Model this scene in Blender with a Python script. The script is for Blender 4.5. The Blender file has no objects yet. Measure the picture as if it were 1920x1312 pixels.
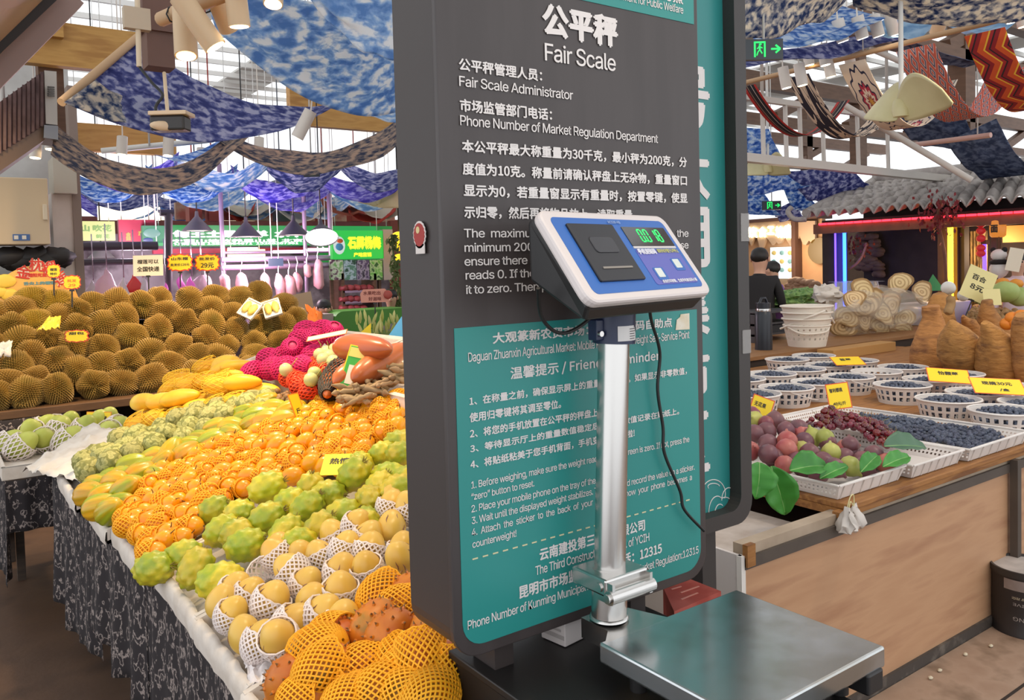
import bpy, bmesh, math, random, os
from mathutils import Vector, Matrix, Euler, noise
R = random.Random(11)
SC = bpy.context.scene
COL = SC.collection
# ------------------------------------------------------------------ camera
# world axes: +X runs along the sign's face (away to the right), +Y along the left stall (away to the left)
F = 1536.2; PITCH = math.radians(2.375); ROLL = math.radians(1.519); CX, CY = 960.0, 558.35; YAW = math.radians(54.39); H = 1.65
def _basis():
    c, s = math.cos(ROLL), math.sin(ROLL); sy, cy = math.sin(YAW), math.cos(YAW)
    f = (0, math.cos(PITCH), -math.sin(PITCH)); d = (0, -math.sin(PITCH), -math.cos(PITCH)); r = (1, 0, 0)
    r2 = [c*r[i]+s*d[i] for i in range(3)]; d2 = [-s*r[i]+c*d[i] for i in range(3)]
    w = lambda a: Vector((a[0]*sy+a[1]*cy, -a[0]*cy+a[1]*sy, a[2]))
    return w(r2), w(d2), w(f)
CR, CD, CF = _basis()
cam = bpy.data.cameras.new('camera'); camo = bpy.data.objects.new('camera', cam); COL.objects.link(camo)
cam.sensor_width = 36; cam.lens = F/1920*36; cam.shift_y = -(656-CY)/1920; cam.clip_end = 200; cam.clip_start = .05
m3 = Matrix((CR, -CD, -CF)).transposed()
camo.matrix_world = Matrix.Translation((0, 0, H)) @ m3.to_4x4()
SC.camera = camo
def ray(px, py): return CF + CR*((px-CX)/F) + CD*((py-CY)/F)
def at(px, py, d): return Vector((0, 0, H)) + ray(px, py)*d          # a measured picture point at a known depth
def onz(px, py, z): r = ray(px, py); return at(px, py, (z-H)/r.z)
def ony(px, py, y): r = ray(px, py); return at(px, py, y/r.y)
def onx(px, py, x): r = ray(px, py); return at(px, py, x/r.x)
def proj(p):
    q = Vector(p)-Vector((0, 0, H)); d = q.dot(CF)
    return CX+F*q.dot(CR)/d, CY+F*q.dot(CD)/d, d
# ------------------------------------------------------------------ world, exposure
SC.view_settings.view_transform = 'Standard'; SC.view_settings.look = 'None'; SC.view_settings.gamma = 1
SC.view_settings.use_curve_mapping = False; SC.view_settings.exposure = 0.45
wd = bpy.data.worlds.new('sky'); SC.world = wd; wd.use_nodes = True
bg = wd.node_tree.nodes['Background']; bg.inputs[0].default_value = (.93, .96, 1, 1); bg.inputs[1].default_value = 1.15
try:
    SC.cycles.use_denoising = True; SC.cycles.max_bounces = 6; SC.cycles.diffuse_bounces = 3; SC.cycles.glossy_bounces = 3
    SC.cycles.transmission_bounces = 4; SC.cycles.transparent_max_bounces = 6; SC.cycles.caustics_reflective = False; SC.cycles.caustics_refractive = False
    SC.cycles.sample_clamp_indirect = 4; SC.cycles.use_adaptive_sampling = True; SC.cycles.adaptive_threshold = .02
except Exception: pass
# ------------------------------------------------------------------ materials
def lin(h):
    h = h.lstrip('#'); o = []
    for i in (0, 2, 4):
        v = int(h[i:i+2], 16)/255; o.append(v/12.92 if v <= .04045 else ((v+.055)/1.055)**2.4)
    return tuple(o)+(1,)
MATS = {}
def M(name, c, rough=.55, metal=0, c2=None, scale=8, lo=.35, hi=.65, bump=0, bscale=None, kind='noise', var=0, emit=0, spec=.5, coat=0, trans=0, alpha=1,
      translu=0, stretch=None, detail=4, bdist=.01, sss=0, dist=0):
    if name in MATS: return MATS[name]
    m = bpy.data.materials.new(name); MATS[name] = m; m.use_nodes = True
    nt = m.node_tree; N = nt.nodes; L = nt.links; p = N['Principled BSDF']; c = lin(c)
    p.inputs['Roughness'].default_value = rough; p.inputs['Metallic'].default_value = metal; p.inputs['Base Color'].default_value = c
    p.inputs['Specular IOR Level'].default_value = spec; p.inputs['Coat Weight'].default_value = coat; p.inputs['Transmission Weight'].default_value = trans
    p.inputs['Alpha'].default_value = alpha
    if sss: p.inputs['Subsurface Weight'].default_value = sss; p.inputs['Subsurface Radius'].default_value = (.02, .012, .006)
    vec = None
    def coords():
        nonlocal vec
        if vec is None:
            t = N.new('ShaderNodeTexCoord'); mp = N.new('ShaderNodeMapping'); L.new(t.outputs['Object'], mp.inputs[0])
            if stretch: mp.inputs['Scale'].default_value = stretch
            oi = N.new('ShaderNodeObjectInfo'); mu = N.new('ShaderNodeVectorMath'); mu.operation = 'SCALE'; mu.inputs[0].default_value = (17, 31, 23)
            L.new(oi.outputs['Random'], mu.inputs['Scale']); L.new(mu.outputs[0], mp.inputs['Location']); vec = mp.outputs[0]
        return vec
    def tex(k, s):
        if k == 'noise': n = N.new('ShaderNodeTexNoise'); n.inputs['Detail'].default_value = detail; n.inputs['Distortion'].default_value = dist; o = n.outputs[0]
        elif k == 'voro': n = N.new('ShaderNodeTexVoronoi'); o = n.outputs['Distance']
        elif k == 'wave': n = N.new('ShaderNodeTexWave'); n.inputs['Distortion'].default_value = 3; n.inputs['Detail'].default_value = 3; o = n.outputs['Fac']
        elif k == 'rings':
            n = N.new('ShaderNodeTexWave'); n.wave_type = 'RINGS'; n.rings_direction = 'SPHERICAL'; n.inputs['Distortion'].default_value = 1.5; n.inputs['Detail Scale'].default_value = .6; n.inputs['Scale'].default_value = s
            t = N.new('ShaderNodeTexCoord'); L.new(t.outputs['Object'], n.inputs['Vector']); return n.outputs['Fac']
        n.inputs['Scale'].default_value = s; L.new(coords(), n.inputs['Vector']); return o
    colout = None
    if c2:
        r = N.new('ShaderNodeValToRGB'); cs = [c2] if isinstance(c2, str) else c2
        r.color_ramp.elements[0].position = lo; r.color_ramp.elements[0].color = c
        r.color_ramp.elements[1].position = hi; r.color_ramp.elements[1].color = lin(cs[-1])
        for i, cc in enumerate(cs[:-1]):
            e = r.color_ramp.elements.new(lo+(hi-lo)*(i+1)/len(cs)); e.color = lin(cc)
        L.new(tex(kind, scale), r.inputs[0]); colout = r.outputs[0]
    if var:
        oi = N.new('ShaderNodeObjectInfo'); hs = N.new('ShaderNodeHueSaturation'); mr = N.new('ShaderNodeMapRange'); mr.inputs['To Min'].default_value = 1-var; mr.inputs['To Max'].default_value = 1+var
        L.new(oi.outputs['Random'], mr.inputs[0]); L.new(mr.outputs[0], hs.inputs['Value'])
        m2 = N.new('ShaderNodeMapRange'); m2.inputs['To Min'].default_value = .5-var*.06; m2.inputs['To Max'].default_value = .5+var*.06
        mm = N.new('ShaderNodeMath'); mm.operation = 'FRACT'; ml = N.new('ShaderNodeMath'); ml.operation = 'MULTIPLY'; ml.inputs[1].default_value = 7.31
        L.new(oi.outputs['Random'], ml.inputs[0]); L.new(ml.outputs[0], mm.inputs[0]); L.new(mm.outputs[0], m2.inputs[0]); L.new(m2.outputs[0], hs.inputs['Hue'])
        if colout: L.new(colout, hs.inputs['Color'])
        else: hs.inputs['Color'].default_value = c
        colout = hs.outputs[0]
    if colout: L.new(colout, p.inputs['Base Color'])
    if emit:
        p.inputs['Emission Strength'].default_value = emit; p.inputs['Emission Color'].default_value = c
        if colout: L.new(colout, p.inputs['Emission Color'])
        if emit > .3: p.inputs['Base Color'].default_value = (.02, .02, .02, 1)
    if bump:
        b = N.new('ShaderNodeBump'); b.inputs['Strength'].default_value = bump; b.inputs['Distance'].default_value = bdist
        L.new(tex(kind, bscale or scale), b.inputs['Height']); L.new(b.outputs[0], p.inputs['Normal'])
    if translu:
        t = N.new('ShaderNodeBsdfTranslucent'); t.inputs[0].default_value = c
        if colout: L.new(colout, t.inputs[0])
        mx = N.new('ShaderNodeMixShader'); mx.inputs[0].default_value = translu; L.new(p.outputs[0], mx.inputs[1]); L.new(t.outputs[0], mx.inputs[2])
        L.new(mx.outputs[0], N['Material Output'].inputs[0])
    return m
# ------------------------------------------------------------------ mesh building
class MB:
    def __init__(s): s.v = []; s.f = []; s.sm = []; s.mi = []; s.cur = 0
    def add(s, v, f, smooth=False):
        b = len(s.v); s.v += [Vector(p) for p in v]
        for q in f: s.f.append([i+b for i in q]); s.sm.append(smooth); s.mi.append(s.cur)
        return s
    def mat(s, i): s.cur = i; return s
    def box(s, lo, hi, mtx=None):
        x0, y0, z0 = lo; x1, y1, z1 = hi
        v = [Vector(p) for p in ((x0, y0, z0), (x1, y0, z0), (x1, y1, z0), (x0, y1, z0), (x0, y0, z1), (x1, y0, z1), (x1, y1, z1), (x0, y1, z1))]
        if mtx: v = [mtx @ p for p in v]
        return s.add(v, [(0, 3, 2, 1), (4, 5, 6, 7), (0, 1, 5, 4), (1, 2, 6, 5), (2, 3, 7, 6), (3, 0, 4, 7)])
    def bar(s, a, b, w, h=None, up=(0, 0, 1)):
        a, b = Vector(a), Vector(b); h = h or w; d = (b-a).normalized(); sd = d.cross(Vector(up))
        sd = sd.normalized() if sd.length > 1e-5 else Vector((1, 0, 0)); u = sd.cross(d)
        v = []
        for p in (a, b):
            for i, j in ((-1, -1), (1, -1), (1, 1), (-1, 1)): v.append(p+sd*(i*w/2)+u*(j*h/2))
        return s.add(v, [(0, 3, 2, 1), (4, 5, 6, 7), (0, 1, 5, 4), (1, 2, 6, 5), (2, 3, 7, 6), (3, 0, 4, 7)])
    def tube(s, pts, r, n=8, closed=False, cap=True):
        pts = [Vector(p) for p in pts]; k = len(pts); v = []; pu = None
        rr = r if isinstance(r, (list, tuple)) else [r]*k
        for i, p in enumerate(pts):
            if closed: d = pts[(i+1) % k]-pts[i-1]
            else: d = pts[min(i+1, k-1)]-pts[max(i-1, 0)]
            d = d.normalized() if d.length > 1e-9 else Vector((0, 0, 1))
            if pu is None: pu = d.orthogonal().normalized()
            pu = pu-d*pu.dot(d); pu = pu.normalized() if pu.length > 1e-6 else d.orthogonal().normalized()
            w = d.cross(pu)
            for j in range(n):
                a = 2*math.pi*j/n; v.append(p+(pu*math.cos(a)+w*math.sin(a))*rr[i])
        f = []
        for i in range(k if closed else k-1):
            for j in range(n):
                a, b = i*n, ((i+1) % k)*n; f.append((a+j, a+(j+1) % n, b+(j+1) % n, b+j))
        s.add(v, f, True)
        if cap and not closed:
            b = len(s.v)-len(v); s.f += [[b+j for j in range(n)][::-1], [b+(k-1)*n+j for j in range(n)]]; s.sm += [False]*2; s.mi += [s.cur]*2
        return s
    def cyl(s, a, b, r, r2=None, n=16): return s.tube([a, b], [r, r if r2 is None else r2], n)
    def lathe(s, prof, n=24, c=(0, 0, 0), mtx=None, smooth=True):
        v = []; c = Vector(c)
        for r, z in prof:
            for j in range(n):
                a = 2*math.pi*j/n; p = Vector((r*math.cos(a), r*math.sin(a), z)); v.append((mtx @ p if mtx else p)+c)
        f = [(i*n+j, i*n+(j+1) % n, (i+1)*n+(j+1) % n, (i+1)*n+j) for i in range(len(prof)-1) for j in range(n)]
        return s.add(v, f, smooth)
    def grid(s, fn, nu, nv, smooth=True, wrap=False):
        v = [fn(i/nu, j/nv) for j in range(nv+1) for i in range(nu+1)]
        f = [(j*(nu+1)+i, j*(nu+1)+i+1, (j+1)*(nu+1)+i+1, (j+1)*(nu+1)+i) for j in range(nv) for i in range(nu)]
        return s.add(v, f, smooth)
    def poly(s, pts, d):  # extruded polygon: pts in 3D, thickness vector d
        n = len(pts); d = Vector(d); v = [Vector(p) for p in pts]+[Vector(p)+d for p in pts]
        return s.add(v, [tuple(range(n))[::-1], tuple(range(n, 2*n))]+[(i, (i+1) % n, n+(i+1) % n, n+i) for i in range(n)])
    def blob(s, c, r, seed=0, amp=.12, fr=2.0, n=12, m=8, mtx=None):
        c = Vector(c); r = Vector(r) if not isinstance(r, (int, float)) else Vector((r, r, r)); v = []
        for i in range(m+1):
            t = math.pi*i/m
            for j in range(n):
                a = 2*math.pi*j/n; p = Vector((math.sin(t)*math.cos(a), math.sin(t)*math.sin(a), -math.cos(t)))
                k = 1+amp*noise.noise(p*fr+Vector((seed*3.1, seed*1.7, seed))); q = Vector((p.x*r.x*k, p.y*r.y*k, p.z*r.z*k)); v.append((mtx @ q if mtx else q)+c)
        f = [(i*n+j, i*n+(j+1) % n, (i+1)*n+(j+1) % n, (i+1)*n+j) for i in range(m) for j in range(n)]
        return s.add(v, f, True)
    def mesh(s, name, mats, off=None):
        me = bpy.data.meshes.new(name); o = off or Vector((0, 0, 0))
        me.from_pydata([p-o for p in s.v], [], s.f)
        for m in (mats if isinstance(mats, (list, tuple)) else [mats]): me.materials.append(m)
        me.polygons.foreach_set('use_smooth', s.sm); me.polygons.foreach_set('material_index', s.mi)
        b = bmesh.new(); b.from_mesh(me); bmesh.ops.remove_doubles(b, verts=b.verts, dist=1e-6)
        bmesh.ops.recalc_face_normals(b, faces=b.faces)
        for e in b.edges:
            if len(e.link_faces) == 2 and e.calc_face_angle(0) > .95: e.smooth = False
        b.to_mesh(me); b.free(); me.update()
        return me
    def build(s, name, mats, parent=None, bevel=0, loc=None, solid=0, off=None):
        o0 = wloc(parent) if parent else (Vector(loc) if loc else Vector((0, 0, 0)))
        o = bpy.data.objects.new(name, s.mesh(name, mats, o0 if off is None else Vector(off))); COL.objects.link(o)
        if parent: o.parent = parent
        elif loc: o.location = loc
        if solid:
            md = o.modifiers.new('thickness', 'SOLIDIFY'); md.thickness = solid; md.offset = 0
        if bevel:
            md = o.modifiers.new('edge', 'BEVEL'); md.width = bevel; md.segments = 2; md.limit_method = 'ANGLE'
        return o
def wloc(o):
    v = Vector((0, 0, 0))
    while o: v = v+o.location; o = o.parent
    return v
def tag(o, label=None, cat=None, group=None, kind=None):
    if label: o['label'] = label
    if cat: o['category'] = cat
    if group: o['group'] = group
    if kind: o['kind'] = kind
    return o
def thing(name, label, cat, loc, group=None):
    o = bpy.data.objects.new(name, None); COL.objects.link(o); o.location = loc; o.empty_display_size = .05
    return tag(o, label, cat, group)
def struct(o, label=None, cat='structure'): return tag(o, label, cat, kind='structure')
def copy_tree(o, parent=None):
    c = o.copy(); COL.objects.link(c); c.parent = parent
    for ch in o.children: copy_tree(ch, c)
    return c
ORD = ['first', 'second', 'third', 'fourth', 'fifth', 'sixth', 'seventh', 'eighth', 'ninth', 'tenth']
def ordn(i): return ORD[i] if i < 10 else '%dth' % (i+1) if (i+1) % 10 not in (1, 2, 3) or i < 13 else '%d%s' % (i+1, {1: 'st', 2: 'nd', 3: 'rd'}[(i+1) % 10])
# ------------------------------------------------------------------ lettering
def _font(n):
    try: return bpy.data.fonts.load(os.path.join(bpy.utils.system_resource('DATAFILES'), 'fonts', n))
    except Exception: return None
FLAT, FCJK = _font('Inter.woff2'), _font('Noto Sans CJK Regular.woff2')
def text_mesh(body, bold=0, spacing=1.0, cjk=False):
    cu = bpy.data.curves.new('lettering', 'FONT'); cu.body = body; cu.size = 1; cu.resolution_u = 3; cu.space_character = spacing
    fo = FCJK if cjk else FLAT
    if fo: cu.font = fo
    ob = bpy.data.objects.new('lettering', cu); me0 = ob.to_mesh()
    vs = [v.co.copy() for v in me0.vertices]; fs = [tuple(p.vertices) for p in me0.polygons]
    ob.to_mesh_clear(); bpy.data.objects.remove(ob); bpy.data.curves.remove(cu)
    return vs, fs
_h = text_mesh('H')[0]; CAPH = max(v.y for v in _h)-min(0, min(v.y for v in _h))
def add_text(mb, body, o, ax, ay, width, height, bold=0, cjk=False, fit=True, spacing=1.0, nrm=None):
    """o: baseline start; ax, ay unit vectors; letters scaled so the line is WIDTH long and a capital HEIGHT tall"""
    vs, fs = text_mesh(body, bold, spacing, cjk)
    if not vs: return mb
    if bold:   # heavy strokes: the same line laid a little wider and taller
        n = len(vs); v2, f2 = [], []
        for k, (dx, dy) in enumerate(((-bold, 0), (bold, 0), (0, bold*.8), (0, -bold*.8))):
            v2 += [v+Vector((dx, dy, k*.004)) for v in vs]; f2 += [tuple(i+k*n for i in f) for f in fs]
        vs, fs = v2, f2
    x0 = min(v.x for v in vs); x1 = max(v.x for v in vs); y0 = min(v.y for v in vs) if cjk else 0.0
    yh = (max(v.y for v in vs)-y0) if cjk else CAPH
    sy = height/yh; sx = width/(x1-x0) if width else sy
    o = Vector(o); ax = Vector(ax); ay = Vector(ay); nn = ax.cross(ay)
    return mb.add([o+ax*((v.x-x0)*sx)+ay*((v.y-y0)*sy)+nn*(v.z*.02) for v in vs], fs)
X3, Y3, Z3 = Vector((1, 0, 0)), Vector((0, 1, 0)), Vector((0, 0, 1))
# ================================================================== the sign with the fair-scale text
BZ2 = 2.6
def rrect(x0, x1, z0, z1, r, y, n=6, top=0):
    pts = []
    for cx, cz, a0, rr in ((x1, z0, -90, r), (x1, z1, 0, top), (x0, z1, 90, top), (x0, z0, 180, r)):
        if rr == 0: pts.append(Vector((cx, y, cz))); continue
        sx = -rr if cx == x1 else rr; sz = rr if cz == z0 else -rr
        for i in range(n+1):
            a = math.radians(a0+90*i/n); pts.append(Vector((cx+sx+rr*math.cos(a), y, cz+sz+rr*math.sin(a))))
    return pts
DARK = M('sign_charcoal', '#443d3c', .42, c2='#3f3837', scale=3, stretch=(6, 6, .8), lo=.4, hi=.6)
SIDE = M('sign_side_brown', '#3b3331', .5)
TEAL = M('sign_teal', '#2c8c86', .38)
WHITE = M('sign_lettering', '#e4dedb', .6)
YB = 1.141
bx0 = ony(836, 700, YB).x; bx1 = ony(1319, 700, YB).x; bz0 = ony(1100, 1157, YB).z; bz1 = 2.32; TH = .152
sgn = thing('information_sign', 'charcoal and teal lightbox sign with white scale instructions behind the weighing scale', 'sign', ((bx0+bx1)/2, YB+TH/2, bz0))
MB().poly(rrect(bx0+.004, bx1-.004, bz0+.004, bz1, .05, YB+.006), (0, TH-.006, 0)).build('casing', SIDE, sgn)
MB().poly(rrect(bx0, bx1, bz0, bz1, .052, YB), (0, .012, 0)).build('front_panel', DARK, sgn, bevel=.002)
px0 = ony(851, 620, YB).x; px1 = ony(1306, 600, YB).x; pz1 = ony(1080, 597.5, YB).z; pz0 = ony(1000, 1172, YB).z
MB().poly(rrect(px0, px1, pz0, pz1, .042, YB-.0012), (0, .002, 0)).build('teal_panel', TEAL, sgn)
hz = ony(1200, 24.2, YB).z
MB().box((bx0+.10, YB-.0012, hz), (bx1-.012, YB+.001, bz1-.01)).build('header_panel', TEAL, sgn)
MB().box((bx0+.1, YB+.03, .94), (bx0+.14, YB+.1, bz0+.02)).build('support_post', SIDE, sgn)
MB().box((bx1-.19, YB+.03, .94), (bx1-.15, YB+.1, bz0+.02)).build('support_post', SIDE, sgn)
YT = YB-.0022
def line(body, pl, pr, hpx, cjk=False, bold=0, y=YT, parent=None, mat=None, name='lettering', spacing=1.0):
    """a line of lettering whose baseline runs between two measured points of the sign"""
    a = ony(pl[0], pl[1], y); b = ony(pr[0], pr[1], y); t = ony(pl[0], pl[1]-hpx, y)
    z = a.z
    mb = MB(); add_text(mb, body, (a.x, y, z), X3, Z3, b.x-a.x, t.z-a.z, bold or .007, cjk, spacing=spacing if cjk else .93)
    return mb.build(name, mat or WHITE, parent or sgn)
A = lambda x, y: (840+x/3.124, y/3.124)
B = lambda x, y: (840+x/3.84, 580+y/3.84)
C_ = lambda x, y: (840+x/3.364, 850+y/3.364)
BO = .012
line('公平秤', A(553, 208), A(998, 296), 64, True, .02)
line('Fair Scale', A(568, 352), A(983, 415), 100/3.124)
line('公平秤管理人员：', A(64, 412), A(552, 480), 76/3.124, True, BO)
line('Fair Scale Administrator', A(66, 502), A(733, 590), 58/3.124)
line('市场监管部门电话：', A(70, 652), A(610, 708), 76/3.124, True, BO)
line('Phone Number of Market Regulation Department', A(72, 732), A(1230, 842), 58/3.124)
line('本公平秤最大称重量为30千克，最小秤为200克，分', A(82, 892), A(1400, 980), 76/3.124, True, BO)
line('度值为10克。称量前请确认秤盘上无杂物，重量窗口', A(86, 1025), A(1400, 1085), 76/3.124, True, BO)
line('显示为0，若重量窗显示有重量时，按置零键，使显', A(92, 1152), A(1404, 1188), 76/3.124, True, BO)
line('示归零，然后再将物品放上，读取重量。', A(95, 1280), A(1100, 1288), 76/3.124, True, BO)
line('The  maximum  weight  of  this  scale  is  30kg,  the', (870, 445), (1291, 444), 16)
line('minimum 200g, and the division value is 10g. Please', (871, 472), (1291, 467), 16)
line('ensure there are no objects on the scale pan and the', (871, 498), (1291, 490), 16)
line('reads 0. If the display shows weight, press to return', (873, 524), (1292, 513), 16)
line('it to zero. Then place your goods.', (874, 551), (1160, 541), 16)
line('大观篆新农贸市场：手机变砝码自助点', B(322, 250), B(1615, 150), 84/3.84, True, BO)
line('Daguan Zhuanxin Agricultural Market: Mobile Phone Counterweight Self-Service Point', B(146, 378), B(1738, 208), 66/3.84)
line('温馨提示 / Friendly Reminder', B(450, 520), B(1525, 370), 104/3.84, True, .008)
line('1、在称量之前，确保显示屏上的重量读数为零。如果显示非零数值，', B(155, 695), B(1720, 478), 66/3.84, True, .01)
line('使用归零键将其调至零位。', B(155, 815), B(815, 715), 70/3.84, True, .01)
line('2、将您的手机放置在公平秤的秤盘上。', B(158, 928), B(1100, 775), 66/3.84, True, .01)
line('3、等待显示厅上的重量数值稳定后,读取该数值记录在贴纸上。', B(160, 1040), B(1665, 782), 66/3.84, True, .01)
line('4、将贴纸粘美于您手机背面，手机变砝码完成啦!', C_(142, 100), C_(1178, -65), 58/3.364, True, .01)
line('1. Before weighing, make sure the weight reading on the screen is zero. If not, press the', C_(147, 222), C_(1523, -35), 44/3.364)
line('“zero” button to reset.', C_(147, 295), C_(545, 205), 42/3.364)
line('2. Place your mobile phone on the tray of the fair scale.', C_(148, 372), C_(1085, 182), 44/3.364)
line('3. Wait until the displayed weight stabilizes. Then read and record the value on a sticker.', C_(150, 446), C_(1555, 96), 44/3.364)
line('4.  Attach  the  sticker  to  the  back  of  your  phone  and  now  your  phone  becomes  a', C_(150, 520), C_(1538, 160), 44/3.364)
line('counterweight!', C_(154, 596), C_(432, 525), 44/3.364)
d0 = ony(*C_(155, 668), YT); d1 = ony(*C_(1545, 268), YT); mb = MB(); nd = 26
for i in range(nd):
    xa = d0.x+(d1.x-d0.x)*i/nd; mb.box((xa, YT, d0.z-.0012), (xa+(d1.x-d0.x)/nd*.52, YT+.0006, d0.z+.0012))
mb.build('dashed_line', M('sign_dashes', '#d8d2a8', .6), sgn)
line('云南建投第三建设有限公司', C_(578, 680), C_(1243, 485), 82/3.364, True, BO)
line('The Third Construction Co., Ltd. of YCIH', C_(552, 768), C_(1270, 565), 56/3.364)
line('昆明市市场监督管理局电话：12315', C_(450, 920), C_(1350, 660), 84/3.364, True, BO)
line('Phone Number of Kunming Municipal Administration for Market Regulation:12315', C_(125, 1112), C_(1580, 612), 56/3.364)
line('Measurement for Public Welfare', A(880, -32), A(1378, 68), 46/3.124)
line('公益计量服务点', A(900, -85), A(1378, 6), 60/3.124, True, BO)
# torn sticker by the panel's upper edge, and a round red sticker on the casing
q = [ony(*B(x, y), YB-.003) for x, y in ((1640, 148), (1648, 75), (1672, 55), (1676, 35), (1738, 27), (1740, 143))]
tag(MB().poly([(p.x, YB-.003, p.z) for p in q], (0, .0012, 0)).build('torn_sticker', M('sticker_paper', '#ddcfb2', .7, c2='#e9e2d2', scale=40), loc=q[0]), 'torn beige paper sticker on the teal panel of the charcoal sign', 'sticker')
st = thing('round_sticker', 'round red scalloped sticker on the dark side of the sign', 'sticker', onx(787, 440, bx0-.0005))
c = wloc(st); rad = .017; ring = lambda k, r, x: [(x, c.y+math.cos(2*math.pi*i/36)*r*(1+(k if i % 2 else 0)), c.z+math.sin(2*math.pi*i/36)*r*1.15) for i in range(36)]
MB().poly(ring(.1, rad+.003, bx0-.0014), (.0012, 0, 0)).box((bx0-.0014, c.y-.016, c.z-.032), (bx0, c.y+.014, c.z-.016)).build('backing', M('sticker_white', '#d9cfc9', .6), st)
MB().poly(ring(.12, rad, bx0-.0022), (.001, 0, 0)).build('red_disc', M('sticker_red', '#a3322c', .6), st)
MB().poly([(bx0-.0028, c.y+.003+math.cos(a*.5236)*.006, c.z+.008+math.sin(a*.5236)*.006) for a in range(12)], (.001, 0, 0)).build('centre_disc', M('sticker_cream', '#d6c08a', .6), st)
# ================================================================== second lightbox behind it
Y2 = 1.312; b2x1 = ony(1407, 700, Y2).x; b2z0 = ony(1355, 992, Y2).z; b2x0 = bx0+.35
s2 = thing('vertical_sign', 'teal lightbox sign with black rounded frame standing behind the charcoal sign', 'sign', ((b2x0+b2x1)/2, Y2+.05, b2z0))
FR = M('frame_black', '#3a3533', .5)
o_ = rrect(b2x0, b2x1, b2z0, BZ2, .055, Y2); i_ = rrect(b2x0+.05, b2x1-.042, b2z0+.036, BZ2-.05, .035, Y2)
n = len(o_) if len(o_) == len(i_) else 0
mb = MB(); v = o_+i_+[p+Vector((0, .1, 0)) for p in o_]+[p+Vector((0, .1, 0)) for p in i_]; k = n
mb.add(v, [(i, (i+1) % k, k+(i+1) % k, k+i) for i in range(k)]+[(2*k+i, 2*k+(i+1) % k, 3*k+(i+1) % k, 3*k+i) for i in range(k)] +
       [(i, (i+1) % k, 2*k+(i+1) % k, 2*k+i) for i in range(k)]+[(k+i, k+(i+1) % k, 3*k+(i+1) % k, 3*k+i) for i in range(k)])
mb.build('frame', FR, s2)
MB().poly([p+Vector((0, .035, 0)) for p in rrect(b2x0+.03, b2x1-.03, b2z0+.02, BZ2-.03, .035, Y2)], (0, .05, 0)).build('panel', M('sign_teal_deep', '#2d8683', .35), s2)
for ch, yt, yb in (('号', 128, 243), ('大', 268, 375), ('用', 388, 502), ('集', 522, 628), ('市', 648, 748), ('区', 768, 882)):
    b = ony(1332, yb, Y2+.033); t = ony(1332, yt, Y2+.033); hgt = t.z-b.z
    mb = MB(); add_text(mb, ch, (b.x-hgt*.92, Y2+.0335, b.z), X3, Z3, hgt*.92, hgt, .012, True); mb.build('lettering', WHITE, s2)
mb = MB(); yy = Y2+.034
def arc(cx, cy, rx, ry, a0, a1, n=20): return [ony(cx+rx*math.cos(math.radians(a0+(a1-a0)*i/n)), cy+ry*math.sin(math.radians(a0+(a1-a0)*i/n)), yy) for i in range(n+1)]
for pth in (arc(1338, 925, 22, 26, -190, 20), arc(1367, 938, 14, 24, -180, 110), arc(1360, 950, 14, 18, -120, 60), arc(1338, 912, 11, 6, 150, 350), arc(1345, 960, 16, 30, 170, 300), arc(1350, 965, 10, 20, 180, 300)):
    mb.tube(pth, .0012, 5)
mb.build('vegetable_outline', WHITE, s2)
TAPE = M('clear_tape', '#b9b4b0', .15, spec=.8, alpha=.35)
for ya, yb in ((400, 452), (618, 662)):
    a = ony(1403, (ya+yb)/2, Y2-.002); hh = abs(ony(1403, ya, Y2).z-ony(1403, yb, Y2).z)/2
    MB().box((b2x1-.03, Y2-.0022, a.z-hh), (b2x1+.0012, Y2-.0008, a.z+hh)).box((b2x1+.0002, Y2-.002, a.z-hh), (b2x1+.0014, Y2+.05, a.z+hh)).build('tape_strip', TAPE, s2)
MB().box((b2x1-.12, Y2+.06, 0), (b2x1-.07, Y2+.1, b2z0+.01)).build('support_post', FR, s2)
# ================================================================== cabinet under the scale, things on it
CABM = M('cabinet_black', '#1d1a19', .45, c2='#3d3327', scale=5, lo=.58, hi=.8, bump=.05)
q = onz(848, 1219, .94); cx0, cy1 = q.x, q.y
cab = thing('base_cabinet', 'scuffed black cabinet carrying the weighing scale', 'cabinet', (cx0+.3, cy1-.35, 0))
MB().box((cx0, cy1-.72, .0), (cx0+.41, cy1, .925)).build('body', CABM, cab, bevel=.004)
MB().box((cx0-.006, cy1-.73, .925), (cx0+.415, cy1+.006, .94)).build('top', CABM, cab, bevel=.003)
p = onz(1060, 1214, .941)
cb = thing('carton', 'small white carton under the charcoal sign, behind the scale platform', 'carton', p)
Mt = Matrix.Translation(p) @ Matrix.Rotation(math.radians(8), 4, 'Z')
MB().box((0, 0, 0), (.09, .062, .05), Mt).build('box', M('carton_white', '#cfc6c2', .7), cb, bevel=.002)
MB().box((-.0008, .002, .012), (0, .055, .02), Mt).box((-.0008, .01, .026), (0, .04, .03), Mt).build('printed_band', M('carton_print', '#aaa19d', .7), cb)
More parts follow.
